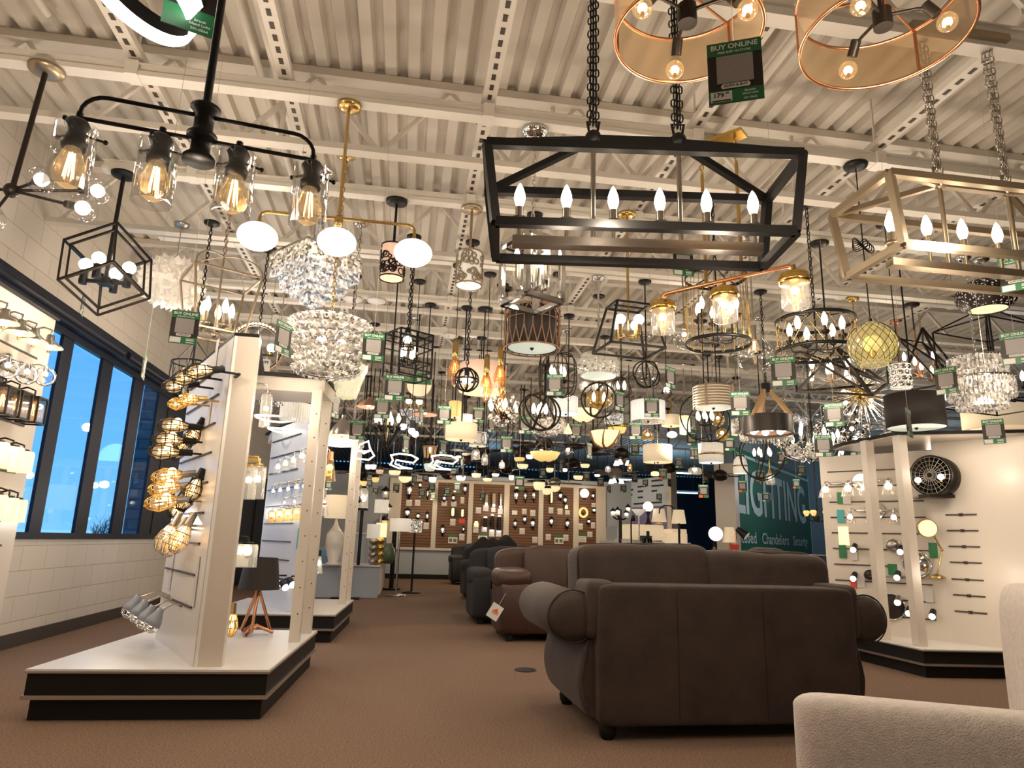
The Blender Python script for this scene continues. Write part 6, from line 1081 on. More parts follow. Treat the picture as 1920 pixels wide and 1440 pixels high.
r, s = far(777, 757, 8.6, 'dark box light with amber bulbs', 'dark open box light with two amber bulbs above the wide scalloped copper shade', 'box_light', 'pendant light'); part('box', MB().box((0, 0, 8 * s), (44 * s, 20 * s, 2.5 * s)).box((-21 * s, 0, 0), (2 * s, 20 * s, 16 * s)).box((21 * s, 0, 0), (2 * s, 20 * s, 16 * s)), BZ, r); bulb(r, 'g', (-10 * s, 0, -2 * s), .09, 'bulbo'); bulb(r, 'g', (9 * s, 0, -2 * s), .09, 'bulbo'); hang(r, 'rod', BK, 9 * s)
r, s = far(768, 786, 9.0, 'icy crystal string pendant', 'icy crystal string pendant behind the wide scalloped copper shade', 'crystal_pendant', 'chandelier'); mb = MB(); rnd = random.Random(3)
for k in range(60): a = k * 2.4; q = 22 * s * math.sqrt(k / 60); mb.tube([(q * cos(a), q * sin(a), 14 * s), (q * cos(a), q * sin(a), -rnd.uniform(4, 16) * s)], .012, 4)
part('crystal_strings', mb, M['ice'], r); part('plate', MB().cyl((0, 0, 14 * s), (0, 0, 16 * s), 23 * s), CH, r); hang(r, 'cord', CH, 16 * s)
for px, py, w, h, gm, sh, lab in ((892, 852, 17, 18, 'seed', 'left square glass pendant', 'small square clear glass pendant below the wire ringed cylinder, left one'), (909, 861, 13, 22, 'seed', 'right square glass pendant', 'small square clear glass pendant below the wire ringed cylinder, right one'), (941, 872, 12, 12, 'ice', 'tiny faceted drop pendant', 'tiny faceted glass drop pendant on a copper neck above the brown panels'), (1303, 883, 26, 13, 'seed', 'clear glass pan pendant', 'shallow clear glass pan pendant left of the white bell pendant'), (1181, 877, 9, 16, 'amber', 'bare filament pendant', 'bare amber filament bulb pendant hanging below the antler bowl'), (1444, 898, 17, 22, 'seed', 'small brass jar pendant', 'small brass jar pendant on a brass rod in front of the LIGHTING sign'), (1228, 888, 16, 8, 'cream', 'dark roofed cream lantern', 'dark roofed cream glass lantern under the textured silver drum'), (1065, 846, 22, 14, 'smoke', 'smoky glass drum pendant', 'smoky glass drum pendant right of the amber bowl'), (615, 886, 15, 12, 'cream', 'cream cone light by the post', 'small cream cone light left of the second display stand post top')):
    Y = 10.4; r, s = far(px, py, Y, sh, lab, 'glass_pendant'); R_ = w * s / 2; hh = h * s; part('glass_shade', MB().lathe([(R_ * .5, hh / 2), (R_ * .9, hh * .3), (R_, -hh * .3), (R_ * .8, -hh / 2)], 18), M[gm], r); part('cap', MB().cyl((0, 0, hh * .4), (0, 0, hh * .8), R_ * .5, R_ * .3), M['gold' if 'brass' in sh else ('copper' if 'drop' in sh else 'black')], r); bulb(r, 'g', (0, 0, -hh * .1), min(R_, hh) * .7, 'bulb'); hang(r, 'rod', br if 'brass' in sh else BK, hh * .7, t=.007, cr=.06)
# chains of crystal, chrome arms, amber chandelier, blue dome
def cham(px, py, Y, w, n, m, short, label, bowlm=None, gl=None):
    r, s = far(px, py, Y, short, label, 'arm_chandelier', 'chandelier'); R_ = w * s / 2; part('column', MB().lathe([(0, -R_ * .6), (.03, -R_ * .5), (.02, -R_ * .2), (.04, 0), (.015, R_ * .2), (.015, R_ * .8), (0, R_ * .8)], 12), M[m], r)
    for k in range(n):
        a = k * 2 * PI / n; u_ = V((cos(a), sin(a), 0)); e = u_ * R_ + V((0, 0, .02)); part('arm', MB().tube([V((0, 0, -R_ * .35)), u_ * R_ * .4 + V((0, 0, -R_ * .5)), u_ * R_ * .85 + V((0, 0, -R_ * .3)), e], .009, 5), M[m], r)
        if gl: part('glass_shade', MB().lathe([(.02, -.02), (R_ * .28, .02), (R_ * .32, R_ * .3), (R_ * .2, R_ * .42)], 14, e), M[gl], r)
        else: candle(r, e, .08, 'bulb', m, .12)
    if bowlm:
        mb = MB()
        for k in range(36): a = k * PI / 18; mb.ball((R_ * .7 * cos(a), R_ * .7 * sin(a), R_ * .12 * sin(a * 6) - .05), .035, 5, 4).ball((R_ * .5 * cos(a), R_ * .5 * sin(a), -R_ * .3), .03, 5, 4)
        part('crystal_garland', mb, M[bowlm], r)
    hang(r, 'chain', M[m], R_ * .8); note(r.location + V((0, -.4, -.5)), 1.5); return r
cham(1516, 838, 8.4, 104, 8, 'chrome', 'crystal garland chandelier', 'chrome arm chandelier with crystal garlands in front of the LIGHTING sign end', 'crys'); cham(1475, 822, 9.0, 60, 6, 'nickel', 'slim nickel candle chandelier', 'slim nickel candle chandelier between the rope hoop and the angular star'); cham(1578, 868, 9.7, 56, 6, 'gold', 'little gold chandelier over the booth', 'little gold candle chandelier low over the left end of the right booth')
cham(1533, 968, 9.6, 38, 5, 'bronze', 'amber shade chandelier', 'dark chandelier with amber bowl shades hanging low beside the right booth', None, 'yellow')
r, s = far(1899, 955, 9.5, 'pale blue dome pendant', 'pale blue glass dome pendant glowing at the right edge'); part('glass_dome', MB().lathe([(0, 22 * s), (9 * s, 20 * s), (20 * s, 8 * s), (25 * s, -16 * s)], 28), pmat('lit_blue_glass', (.5, .75, .9), .2, em=.7, emc=(.45, .75, 1)), r); part('cap', MB().cyl((0, 0, 20 * s), (0, 0, 34 * s), 8 * s), CH, r); hang(r, 'rod', CH, 30 * s)
# flush mounts low under the back ceiling
def flush(px, py, Y, w, h, m, i): 
    r, s = far(px, py, Y, 'flush light ' + i, 'small lit flush light, ' + i, 'flush_mount', 'ceiling light', 'flush mounts over the back wall'); R_ = w * s / 2; part('glass_bowl', MB().lathe([(R_, h * s / 2), (R_ * .97, 0), (R_ * .75, -h * s * .4), (0, -h * s / 2)], 20), M[m], r); part('metal_pan', MB().cyl((0, 0, h * s / 2), (0, 0, h * s / 2 + .05), R_ * 1.04), BZ, r); hang(r, 'rod', BK, h * s / 2 + .04, can=False)
for px, py, Y, w, h, m, i in ((740, 887, 13, 22, 8, 'cream', 'above the first brown panel'), (806, 877, 13, 22, 14, 'diffg', 'pale green bowl between the LED ribbons'), (893, 892, 14, 18, 8, 'cream', 'first cream one over the third panel'), (864, 897, 13.4, 18, 9, 'opal', 'white one over the second panel'), (914, 900, 14, 17, 6, 'cream', 'lowest cream one over the third panel'), (929, 891, 14.4, 14, 5, 'opal', 'small white one over the third panel'), (959, 896, 14, 10, 9, 'frost', 'tiny frosted one left of the fan tag'), (974, 862, 12.4, 20, 7, 'yellow', 'amber one left of the amber bowl'), (980, 875, 12.4, 21, 8, 'cream', 'cream one below left of the amber bowl'), (993, 857, 12, 14, 8, 'opal', 'white one touching the amber bowl'), (1011, 912, 14, 22, 15, 'cream', 'square cream one hanging low over the fifth panel'), (1025, 922, 14.4, 16, 12, 'cream', 'rounded one over the fifth panel'), (1031, 882, 13, 14, 8, 'cream', 'cream one under the amber bowl'), (1059, 882, 13, 10, 6, 'opal', 'tiny white one right of the amber bowl'), (1084, 896, 13.4, 18, 7, 'cream', 'cream one over the sixth panel'), (1097, 874, 13, 17, 7, 'cream', 'cream one below the antler bowl'), (1120, 892, 13.4, 11, 4, 'opal', 'thin white one right of the sixth panel'), (845, 822, 11, 14, 9, 'opal', 'white one under the tan drum'), (811, 900, 14, 14, 10, 'opal', 'white globe at the top of the second panel'), (704, 900, 12.6, 13, 9, 'yellow', 'amber one left of the first panel'), (671, 906, 12.6, 12, 10, 'yellow', 'amber one beside the clear lantern, left'), (682, 907, 12.6, 11, 9, 'yellow', 'amber one beside the clear lantern, right'), (690, 876, 12, 11, 9, 'frost', 'left of two clear jars under the angular LED'), (700, 876, 12, 11, 9, 'frost', 'right of two clear jars under the angular LED'), (712, 885, 12, 14, 8, 'pink', 'pinkish one under the left LED ribbon')): flush(px, py, Y, w, h, m, i)
# ceiling fans
def fan(px, py, Y, span, nb, bm, i, light=None, m=BZ, rz=.3):
    r, s = far(px, py, Y, 'ceiling fan ' + i, 'dark ceiling fan, ' + i, 'ceiling_fan', 'ceiling fan', 'ceiling fans in the back half'); part('motor', MB().lathe([(0, .12), (.06, .11), (.13, .06), (.15, 0), (.12, -.07), (.05, -.1), (0, -.1)], 20), m, r)
    for k in range(nb):
        a = rz + k * 2 * PI / nb; q = RZ(a) @ RX(.2); L_ = span * s / 2; b = part('blade', MB().add([q @ V(v) for v in ((.2, -.05, 0), (L_ * .9, -.075, 0), (L_, -.04, 0), (L_, .04, 0), (L_ * .9, .075, 0), (.2, .05, 0), (.2, -.05, .012), (L_ * .9, -.075, .012), (L_, -.04, .012), (L_, .04, .012), (L_ * .9, .075, .012), (.2, .05, .012))], [(5, 4, 3, 2, 1, 0), (6, 7, 8, 9, 10, 11)] + [(j, (j + 1) % 6, 6 + (j + 1) % 6, 6 + j) for j in range(6)]), M[bm], r); part('bracket', MB().bar(q @ V((.1, 0, 0)), q @ V((.26, 0, .0)), .04, .015), m, b)
    hang(r, 'rod', m, .1, t=.014, cr=.09)
    if light == 'bowl': part('light_bowl', MB().lathe([(.13, -.09), (.12, -.14), (.07, -.19), (0, -.21)], 18), M['cream'], r)
    elif light == 'spots':
        for k in range(3): a = k * 2.1; part('light_shade', MB().lathe([(.02, -.1), (.05, -.16), (.055, -.19), (0, -.19)], 10, (.12 * cos(a), .12 * sin(a), 0)), M['frost'], r)
for a in ((806, 832, 12.4, 150, 5, 'walnut', 'above the right LED ribbon'), (760, 886, 14, 130, 5, 'grayb', 'with greyish blades over the first brown panel', 'bowl', BZ, .1), (1020, 833, 11, 130, 5, 'walnut', 'with small white spots directly above the amber bowl', 'spots', BZ, .7), (1112, 838, 11.6, 130, 5, 'walnut', 'left of the antler bowl tip', None, BZ, 1.0), (1165, 852, 11.6, 120, 5, 'walnut', 'right of the antler bowl', 'spots', BZ, .2), (1154, 888, 13, 110, 4, 'grayb', 'low right of the sixth panel with grey blades', 'spots', M['grayb'], .5), (980, 846, 13, 120, 5, 'walnut', 'left of the amber bowl'), (905, 848, 13, 130, 5, 'walnut', 'behind the square glass pendants', None, BZ, .9), (1040, 905, 15, 110, 4, 'grayb', 'low with grey blades over the fifth panel', 'bowl', M['steel'], .2), (676, 888, 12.6, 90, 5, 'walnut', 'above the amber lights left of the first panel', None, BZ, .5), (840, 890, 15, 120, 5, 'walnut', 'over the second brown panel', None, BZ, .2), (950, 880, 15, 120, 5, 'walnut', 'over the fourth brown panel', None, BZ, .8), (1075, 868, 14.4, 110, 5, 'walnut', 'between the amber bowl and the sixth panel', None, BZ, .3), (1255, 878, 14, 120, 4, 'walnut', 'right of the textured silver drum', None, BZ, .4), (1350, 892, 12.4, 90, 4, 'walnut', 'left of the green LIGHTING sign', None, BZ, .1), (870, 862, 14, 110, 5, 'grayb', 'between the LED ribbon and the square glass pendants', None, BZ, .6)): fan(*a)

# a few more lights that fill the crowded middle
r, s = far(1120, 722, 9.8, 'clear three globe bar light', 'nickel bar light with three glowing clear globes behind the dimpled glass drum', 'globe_bar_light', 'ceiling light'); part('bar', MB().bar((-30 * s, 0, 8 * s), (30 * s, 0, 8 * s), .03), NK, r); hang(r, 'rod', NK, 8 * s)
for x in (-24, 0, 24): part('glass_globe', MB().ball((x * s, 0, -4 * s), 11 * s, 16, 10), M['seed'], r); part('socket', MB().cyl((x * s, 0, 4 * s), (x * s, 0, 9 * s), 3 * s), NK, r); bulb(r, 'g', (x * s, 0, -6 * s), 10 * s, 'bulb')
r, s = far(1437, 822, 7.9, 'crystal ring under the rope hoop', 'sparkling crystal ring chandelier just below the rope armed black hoop', 'crystal_ring', 'chandelier'); mb = MB(); prism_row(mb, [(46 * s * cos(a), 46 * s * sin(a)) for a in [2 * PI * k / 50 for k in range(50)]], 6 * s, 9 * s, 2.2 * s); part('crystal_row', mb, M['crys'], r); part('hoop', MB().band((0, 0, 6 * s), 46 * s, .012, .03, 40), CH, r); hang(r, 'rod', CH, 0)
part('spoke_bar', MB().bar((-46 * s, 0, 6 * s), (46 * s, 0, 6 * s), .015).bar((0, -46 * s, 6 * s), (0, 46 * s, 6 * s), .015), CH, r)
globe(1346, 787, 9.2, 26, 'amber', 'globe_pendant', 'small amber glass globe pendant behind the black ring orb', 'small amber globe pendant', 'rod', BZ, 'bulb', .25); globe(1354, 815, 9.8, 24, 'amber', 'globe_pendant', 'lower small amber globe pendant between the ring orb and the banded white drum', 'lower amber globe pendant', 'rod', BZ, 'bulb', .3)
globe(1493, 784, 9.6, 16, 'ice', 'globe_pendant', 'bluish crystal ball pendant left of the angular star frames, left one', 'left bluish ball pendant', 'cord', CH); globe(1506, 790, 9.6, 18, 'ice', 'globe_pendant', 'bluish crystal ball pendant left of the angular star frames, right one', 'right bluish ball pendant', 'cord', CH)
fdrum(1384, 801, 9.6, 26, 30, 'crys', 'cream', 'little crystal drum pendant', 'little crystal drum pendant left of the rope armed black hoop', NK)
fdrum(871, 786, 10.4, 32, 16, 'pleat', 'cream', 'pale drum behind the tan drum', 'pale drum pendant half hidden behind the top of the tan drum'); fdrum(853, 768, 9.8, 24, 30, 'yellow', 'cream', 'amber cylinder pendant', 'amber lit cylinder pendant above the tan drum', BZ)
r, s = far(806, 848, 10.4, 'wooden slat basket light', 'small wooden slat basket light above the right LED ribbon', 'basket_light', 'ceiling light'); mb = MB()
for k in range(10): a = k * PI / 5; mb.bar((12 * s * cos(a), 12 * s * sin(a), 10 * s), (10 * s * cos(a), 10 * s * sin(a), -10 * s), .025, .012)
part('slats', mb, M['rope'], r); part('hoop', MB().ring((0, 0, 10 * s), 12 * s, .012, 20), M['wood'], r); bulb(r, 'g', (0, 0, 0), .08, 'bulbo'); hang(r, 'rod', BK, 10 * s); part('crossbar', MB().bar((-12 * s, 0, 10 * s), (12 * s, 0, 10 * s), .02), M['wood'], r)
r, s = far(586, 800, 7.8, 'white oval light by the post', 'small white glowing light between the posts of the first display stand', 'globe_light', 'ceiling light'); part('glass_globe', MB().ball((0, 0, 0), (8 * s, 8 * s, 7 * s)), M['pleat'], r); hang(r, 'rod', NK, 6 * s)
for k, (px, py, Y, w) in enumerate(((1066, 747, 8.6, 10), (1140, 880, 12.5, 12), (820, 868, 12, 13))): globe(px, py, Y, w, 'seed', 'mini_globe_pendant', 'tiny clear globe pendant %s' % ('right of the black orbit rings', 'below the antler bowl', 'between the two LED ribbons')[k], ('tiny globe by the orbit rings', 'tiny globe below the antler bowl', 'tiny globe between the LED ribbons')[k], 'cord', BK, 'bulbw', .4)
# ---------------------------------------------------------------- outdoor lights on the back wall
PANX = [(751, 810), (819, 877), (886, 944), (954, 1009), (1018, 1074), (1084, 1117)]
def where(px, py):
    i = min(range(6), key=lambda k: abs(px - sum(PANX[k]) / 2)); a, b = PANX[i]; f = (px - a) / (b - a); top = 918 if i < 3 else 925
    return '%s brown panel, %s %s' % (ords[i], 'top' if py < 948 else ('middle' if py < 978 else 'bottom'), 'left' if f < .36 else ('right' if f > .64 else 'centre'))
used = {}
def uniq(lab):
    used[lab] = used.get(lab, 0) + 1; n = used[lab]
    return lab if n == 1 else lab + [', lower one', ', lowest one', ', inner one', ', outer one', ', far one'][min(n - 2, 4)]
for px, py, w, h, k in ((768, 920, 13, 34, 'lantern'), (788, 910, 9, 14, 'lantern'), (802, 926, 7, 24, 'lantern'), (764, 962, 13, 22, 'lantern'), (784, 968, 10, 14, 'lantern'), (801, 968, 8, 22, 'lantern'), (833, 935, 9, 14, 'jelly'), (850, 934, 9, 16, 'jelly'), (872, 917, 9, 22, 'jelly'), (849, 960, 8, 18, 'tube'), (867, 962, 7, 17, 'tube'), (830, 994, 10, 24, 'box'), (869, 992, 6, 14, 'box'), (912, 937, 5, 18, 'strip'), (926, 937, 6, 24, 'strip'), (939, 938, 4, 28, 'strip'), (893, 982, 9, 11, 'dome'), (910, 980, 7, 18, 'cyl'), (923, 980, 7, 26, 'cyl'), (936, 982, 7, 26, 'cyl'), (968, 930, 12, 30, 'lantern'), (985, 930, 8, 28, 'lantern'), (1001, 929, 9, 28, 'jelly'), (966, 982, 9, 20, 'down'), (984, 974, 9, 18, 'jelly'), (999, 982, 11, 24, 'box'), (1034, 932, 5, 26, 'tube'), (1051, 930, 10, 20, 'lantern'), (1060, 938, 9, 20, 'box'), (1034, 978, 10, 22, 'lantern'), (1064, 982, 10, 24, 'lantern'), (1096, 925, 17, 20, 'globe'), (1112, 930, 8, 14, 'down'), (1094, 961, 17, 16, 'hoop'), (1114, 957, 9, 12, 'jelly'), (1104, 978, 8, 14, 'jelly'), (1062, 950, 6, 8, 'dome')):
    p = atY(px, py, YB - .15); s = sY(px, py, p.y); w *= s; h *= s; wh = where(px, py); kind = {'lantern': 'black carriage lantern', 'jelly': 'black jar lantern', 'tube': 'black framed tube sconce', 'box': 'black box lantern', 'strip': 'slim upright bar sconce', 'dome': 'small cream dome sconce', 'cyl': 'black up and down cylinder sconce', 'down': 'black hanging barn sconce', 'globe': 'round white globe sconce', 'hoop': 'yellow glowing hoop sconce'}[k]
    lb = uniq('lit %s on the %s' % (kind, wh)); R = thing('outdoor_sconce', lb, 'wall light', p, group='outdoor lights on the brown back wall panels', short=lb.replace('lit ', 'small ')); part('back_plate', MB().cyl((0, .11, -h * .2), (0, .085, -h * .2), .05), BK, R); part('arm', MB().tube([(0, .1, -h * .2), (0, .03, -h * .35), (0, 0, -h * .3)], .012, 5), BK, R); r_ = w / 2; gm = 'frost'
    if k in ('lantern', 'jelly', 'box', 'down'):
        part('roof', MB().lathe([(0, h * .5), (r_ * .2, h * .42), (r_ * 1.0, h * .24), (r_ * .9, h * .2)], 6 if k != 'jelly' else 14, smooth=False), BK, R); part('glass', MB().lathe([(r_ * .75, h * .2), (r_ * .6, -h * .2), (0, -h * .22)], 6 if k != 'jelly' else 14), M['seed'], R); part('foot', MB().lathe([(r_ * .65, -h * .2), (r_ * .4, -h * .28), (r_ * .15, -h * .5), (0, -h * .5)], 6), BK, R); bulb(R, 'g', (0, 0, -.02), r_ * .95, 'bulbw'); mb = MB()
        for j in range(6): a = j * PI / 3; mb.tube([(r_ * .78 * cos(a), r_ * .78 * sin(a), h * .2), (r_ * .64 * cos(a), r_ * .64 * sin(a), -h * .2)], .008, 4)
        part('frame', mb, BK, R)
    elif k == 'tube': part('frame', MB().bb((-r_, 0, -h / 2), (r_, .06, h / 2)), BK, R); part('glass', MB().sbox((0, -.02, 0), (r_ * .7, .05, h * .42), .5, 14, 8), M['cream'], R)
    elif k == 'strip': part('bar', MB().sbox((0, 0, 0), (r_, .04, h / 2), .2, 12, 8), M['ply'] if px < 935 else M['steel'], R); part('lens', MB().ball((0, -.02, -h * .45), .045, 10, 6), M['bulbw'], R)
    elif k == 'dome': part('glass', MB().lathe([(0, h * .5), (r_ * .6, h * .4), (r_, 0), (r_, -h * .5), (0, -h * .5)], 16), M['cream'], R); part('cap', MB().cyl((0, 0, h * .45), (0, 0, h * .7), r_ * .3), BK, R)
    elif k == 'cyl':
        part('cylinder', MB().cyl((0, 0, -h / 2), (0, 0, h / 2), r_), BK, R)
        for z in (-1, 1): part('lens', MB().ball((0, 0, z * h * .5), (r_ * .95, r_ * .95, .04), 12, 6), M['bulbw'], R)
    elif k == 'globe': part('glass', MB().ball((0, 0, 0), r_, 20, 12), M['opal'], R); part('neck', MB().cyl((0, 0, -h * .6), (0, 0, -h * .4), r_ * .3), BK, R)
    elif k == 'hoop': part('hoop', MB().ring((0, 0, 0), r_ * .85, .035, 28, M=RX(PI / 2), ry=h / 2), M['yellow'], R)
for px, py, w, h, m in ((767, 943, 11, 12, 'paper'), (783, 943, 10, 11, 'paper'), (799, 986, 10, 12, 'paper'), (849, 979, 10, 12, 'paper'), (866, 976, 11, 9, 'redc'), (866, 1007, 10, 12, 'paper'), (833, 944, 10, 9, 'paper'), (851, 945, 10, 9, 'paper'), (867, 938, 7, 12, 'paper'), (897, 957, 10, 11, 'paper'), (911, 953, 10, 11, 'paper'), (925, 956, 8, 8, 'paper'), (938, 959, 9, 10, 'paper'), (892, 993, 10, 11, 'paper'), (908, 992, 10, 10, 'paper'), (922, 1000, 10, 12, 'paper'), (935, 1000, 10, 12, 'paper'), (965, 961, 10, 8, 'paperw'), (983, 959, 9, 10, 'paper'), (999, 962, 10, 11, 'paper'), (979, 996, 10, 11, 'paper'), (1003, 1012, 10, 11, 'paper'), (1033, 957, 9, 11, 'paper'), (1050, 959, 10, 11, 'paper'), (1064, 961, 9, 8, 'paper'), (1028, 1007, 10, 11, 'paper'), (1061, 1008, 10, 11, 'paper'), (1088, 987, 10, 11, 'paper'), (1112, 985, 8, 11, 'paper'), (1106, 1002, 10, 10, 'paper'), (1113, 947, 8, 8, 'paper')):
    p = atY(px, py, YB - .045); s = sY(px, py, p.y); lb = uniq('%s price card on the %s' % ({'paper': 'small grey', 'redc': 'small red', 'paperw': 'small white'}[m], where(px, py)))
    single('price_card', MB().mat(0).box((0, 0, 0), (w * s, .006, h * s)).mat(1).box((0, -.004, h * s * .38), (w * s, .004, h * s * .22)), [M[m], M['paperw' if m == 'paper' else m]], lb, 'price card', p, group='price cards on the brown panels')
for px, py, i in ((849, 1011, 'second'), (905, 1008, 'third'), (1048, 1012, 'fifth'), (1091, 1009, 'sixth')):
    p = atY(px, py, YB - .05); s = sY(px, py, p.y); R = thing('notice_board', 'white notice with a green header at the bottom of the %s brown panel' % i, 'notice', p); part('sheet', MB().box((0, 0, -2 * s), (17 * s, .008, 11 * s)), M['paperw'], R); part('header', MB().box((0, 0, 5.5 * s), (16 * s, .01, 4 * s)), M['green'], R); mb = MB()
    for k in range(3 if i in ('third', 'sixth') else 0): mb.box((0, -.005, (-5 + 3 * k) * s), (12 * s, .003, .8 * s))
    if i in ('second', 'fifth'): mb.box((-4 * s, -.005, -2 * s), (6 * s, .003, 6.5 * s)).box((4 * s, -.005, -2 * s), (6 * s, .003, 6.5 * s))
    part('printing', mb, M['grayb'], R)
# ---------------------------------------------------------------- lamp counters
p0 = atZ(590, 1121, 0); p1 = atZ(707, 1121, 0); zt = atY(650, 1058, 13.7).z; R = thing('lamp_counter', 'white lamp counter with slatted side beyond the display stands', 'counter', (0, 0, 0)); part('body', MB().bb((p0.x - .8, 13.65, 0), (p1.x, 17.2, zt - .03)), M['bluewall'], R); part('countertop', MB().bb((p0.x - .8, 13.6, zt - .03), (p1.x + .03, 17.25, zt)), M['lamw'], R)
for k in range(8): part('side_slat', MB().bb((p1.x, 13.8 + .42 * k, .05), (p1.x + .05, 13.86 + .42 * k, zt - .05)), M['lam'], R)
R = thing('display_riser', 'white display riser box standing on the lamp counter', 'riser', (0, 0, zt)); a, b = atY(626, 1000, 14.6), atY(690, 1000, 14.6); zr = a.z; part('box', MB().bb((a.x, 14.6, 0), (b.x, 16.2, zr - zt)), M['bluewall'], R); part('top', MB().bb((a.x - .02, 14.58, zr - zt), (b.x + .02, 16.22, zr - zt + .03)), M['lamw'], R)
def tlamp(px, pyb, Y, sw, sh, pys, sm, bm, label, short, base='urn', zb=None, st=1, bw=.09, name='table_lamp'):
    p = atY(px, pyb, Y); s = sY(px, pys, Y); z0 = p.z if zb is None else zb; R = thing(name, label, 'lamp', (p.x, Y, z0), short=short); zs = atY(px, pys, Y).z - z0; hs = sh * s; ws = sw * s / 2
    part('lamp_shade', MB().lathe([(ws, zs - hs / 2), (ws * st, zs + hs / 2), (ws * st * .98, zs + hs / 2), (ws * .98, zs - hs / 2)], 28), M[sm], R); bulb(R, 'g', (0, 0, zs - .02), .07, 'bulb'); zb_ = zs - hs / 2
    if base == 'urn': part('base', MB().lathe([(0, 0), (bw * .8, 0), (bw * .85, .02), (bw * .5, .06), (bw, zb_ * .4), (bw * .9, zb_ * .65), (bw * .25, zb_ * .85), (.012, zb_), (.012, zs), (0, zs)], 20), M[bm], R)
    elif base == 'balls':
        mb = MB(); n = 4
        for k in range(n): mb.lathe([(bw * .5, 0), (bw, .08 * zb_), (bw, .17 * zb_), (bw * .5, .24 * zb_)], 18, (0, 0, zb_ * k / n))
        part('base', mb.cyl((0, 0, 0), (0, 0, zs), .012), M[bm], R)
    elif base == 'pole': part('pole', MB().cyl((0, 0, 0), (0, 0, zs), .022), M[bm], R); part('foot', MB().lathe([(0, 0), (.2, 0), (.2, .02), (.03, .04), (0, .04)], 24), M[bm], R)
    return R, zs, s
tlamp(625, 1043, 13.2, 46, 42, 950, 'shade', 'porc', 'table lamp with wide tan drum shade on pierced white ceramic base beside the stand posts', 'tan shade ceramic table lamp', zb=zt, bw=.17, base='urn'); mb = MB(); rnd = random.Random(1)
tlamp(708, 1056, 13.9, 26, 24, 949, 'shadew', 'steel', 'tall table lamp with off white drum shade at the back of the counter', 'upper off white drum table lamp', zb=zt)
tlamp(697, 1056, 13.75, 26, 26, 996, 'shadew', 'steel', 'table lamp with white drum shade on a stacked silver base at the counter corner', 'silver stacked table lamp', 'balls', zt, bw=.07); tlamp(711, 1056, 13.8, 20, 26, 994, 'cream', 'gold', 'table lamp with cream shade on a stacked gold base at the counter corner', 'gold stacked table lamp', 'balls', zt, bw=.07)
R, s = fx('vase', 'round dark green vase at the end of the lamp counter', 'vase', 727, 1042, 14.6, 'dark green vase'); R.location.z = zt; part('body', MB().lathe([(0, 0), (.1, 0), (.16, .12), (.14, .28), (.08, .36), (.09, .4), (.07, .4)], 20), M['vase'], R)
R, s = fx('glass_lamp_base', 'ribbed blue glass lamp base on the counter behind the display stand posts', 'lamp base', 612, 1045, 13.9, 'ribbed blue glass lamp base'); R.location.z = zt; part('body', MB().lathe([(0, 0), (.09, 0), (.17, .14), (.15, .26), (.05, .33), (.03, .4), (0, .4)], 12, smooth=False), M['blug'], R)
R, s = fx('lantern_lamp', 'large clear glass lantern post lamp with a bright bulb behind the second stand', 'lamp', 681, 935, 13.4, 'clear glass lantern post lamp'); part('glass', MB().lathe([(.05, .2), (.09, .14), (.1, -.18)], 18), M['seed'], R); part('roof', MB().lathe([(0, .34), (.03, .28), (.05, .2), (0, .19)], 14), BK, R); part('post', MB().cyl((0, 0, zt - R.location.z), (0, 0, -.18), .03).cyl((0, 0, -.22), (0, 0, -.18), .11), BK, R); bulb(R, 'g', (0, 0, -.06), .11, 'bulbw')
for px, pyb, Y, sw, sh, pys, sm, bm, lab, sh_ in ((742, 1117, 14.2, 38, 24, 984, 'shadew', 'nickel', 'nickel floor lamp with a wide sheer white drum shade at the end of the counter', 'sheer drum floor lamp'), (771, 1112, 15.0, 26, 24, 986, 'crysd', 'black', 'black floor lamp with a crystal drum shade beside the sheer drum floor lamp', 'crystal drum floor lamp')): tlamp(px, pyb, Y, sw, sh, pys, sm, bm, lab, sh_, 'pole', 0, name='floor_lamp')
p = atZ(650, 1120, 0); R = thing('floor_lamp', 'black floor lamp pole with slim round head standing before the lamp counter', 'lamp', (p.x, p.y - .4, 0), short='black pole floor lamp'); part('pole', MB().cyl((0, 0, 0), (0, 0, 1.75), .022), BK, R); part('foot', MB().bb((-.25, -.12, 0), (.25, .12, .03)), BK, R); part('lamp_head', MB().cyl((0, 0, 1.7), (.12, -.05, 1.82), .05, .08), BK, R)
p = atZ(733, 1106, 0); R = thing('floor_lamp', 'thick black post floor lamp between the counter and the sheer drum lamp', 'lamp', (p.x, p.y, 0), short='thick black post lamp'); part('pole', MB().cyl((0, 0, 0), (0, 0, 1.55), .05), BK, R); part('foot', MB().cyl((0, 0, 0), (0, 0, .04), .2), BK, R)
for k, (px, py) in enumerate(((723, 925), (727, 955), (720, 980))): R, s = fx('outdoor_sconce', 'black outdoor lantern on the left end of the back wall, %s of three' % ('top', 'middle', 'bottom')[k], 'wall light', px, py, YB - .16, ('top', 'middle', 'bottom')[k] + ' black lantern at the back wall end'); part('roof', MB().lathe([(0, .22), (.03, .18), (.13, .08), (.11, .06)], 8), BK, R); part('glass', MB().lathe([(.09, .06), (.07, -.12), (0, -.13)], 8), M['yellow' if k == 2 else 'seed'], R); bulb(R, 'g', (0, 0, -.03), .08, 'bulbo'); part('bracket', MB().tube([(0, .15, -.1), (0, .05, -.2), (0, 0, -.13)], .014, 5), BK, R)
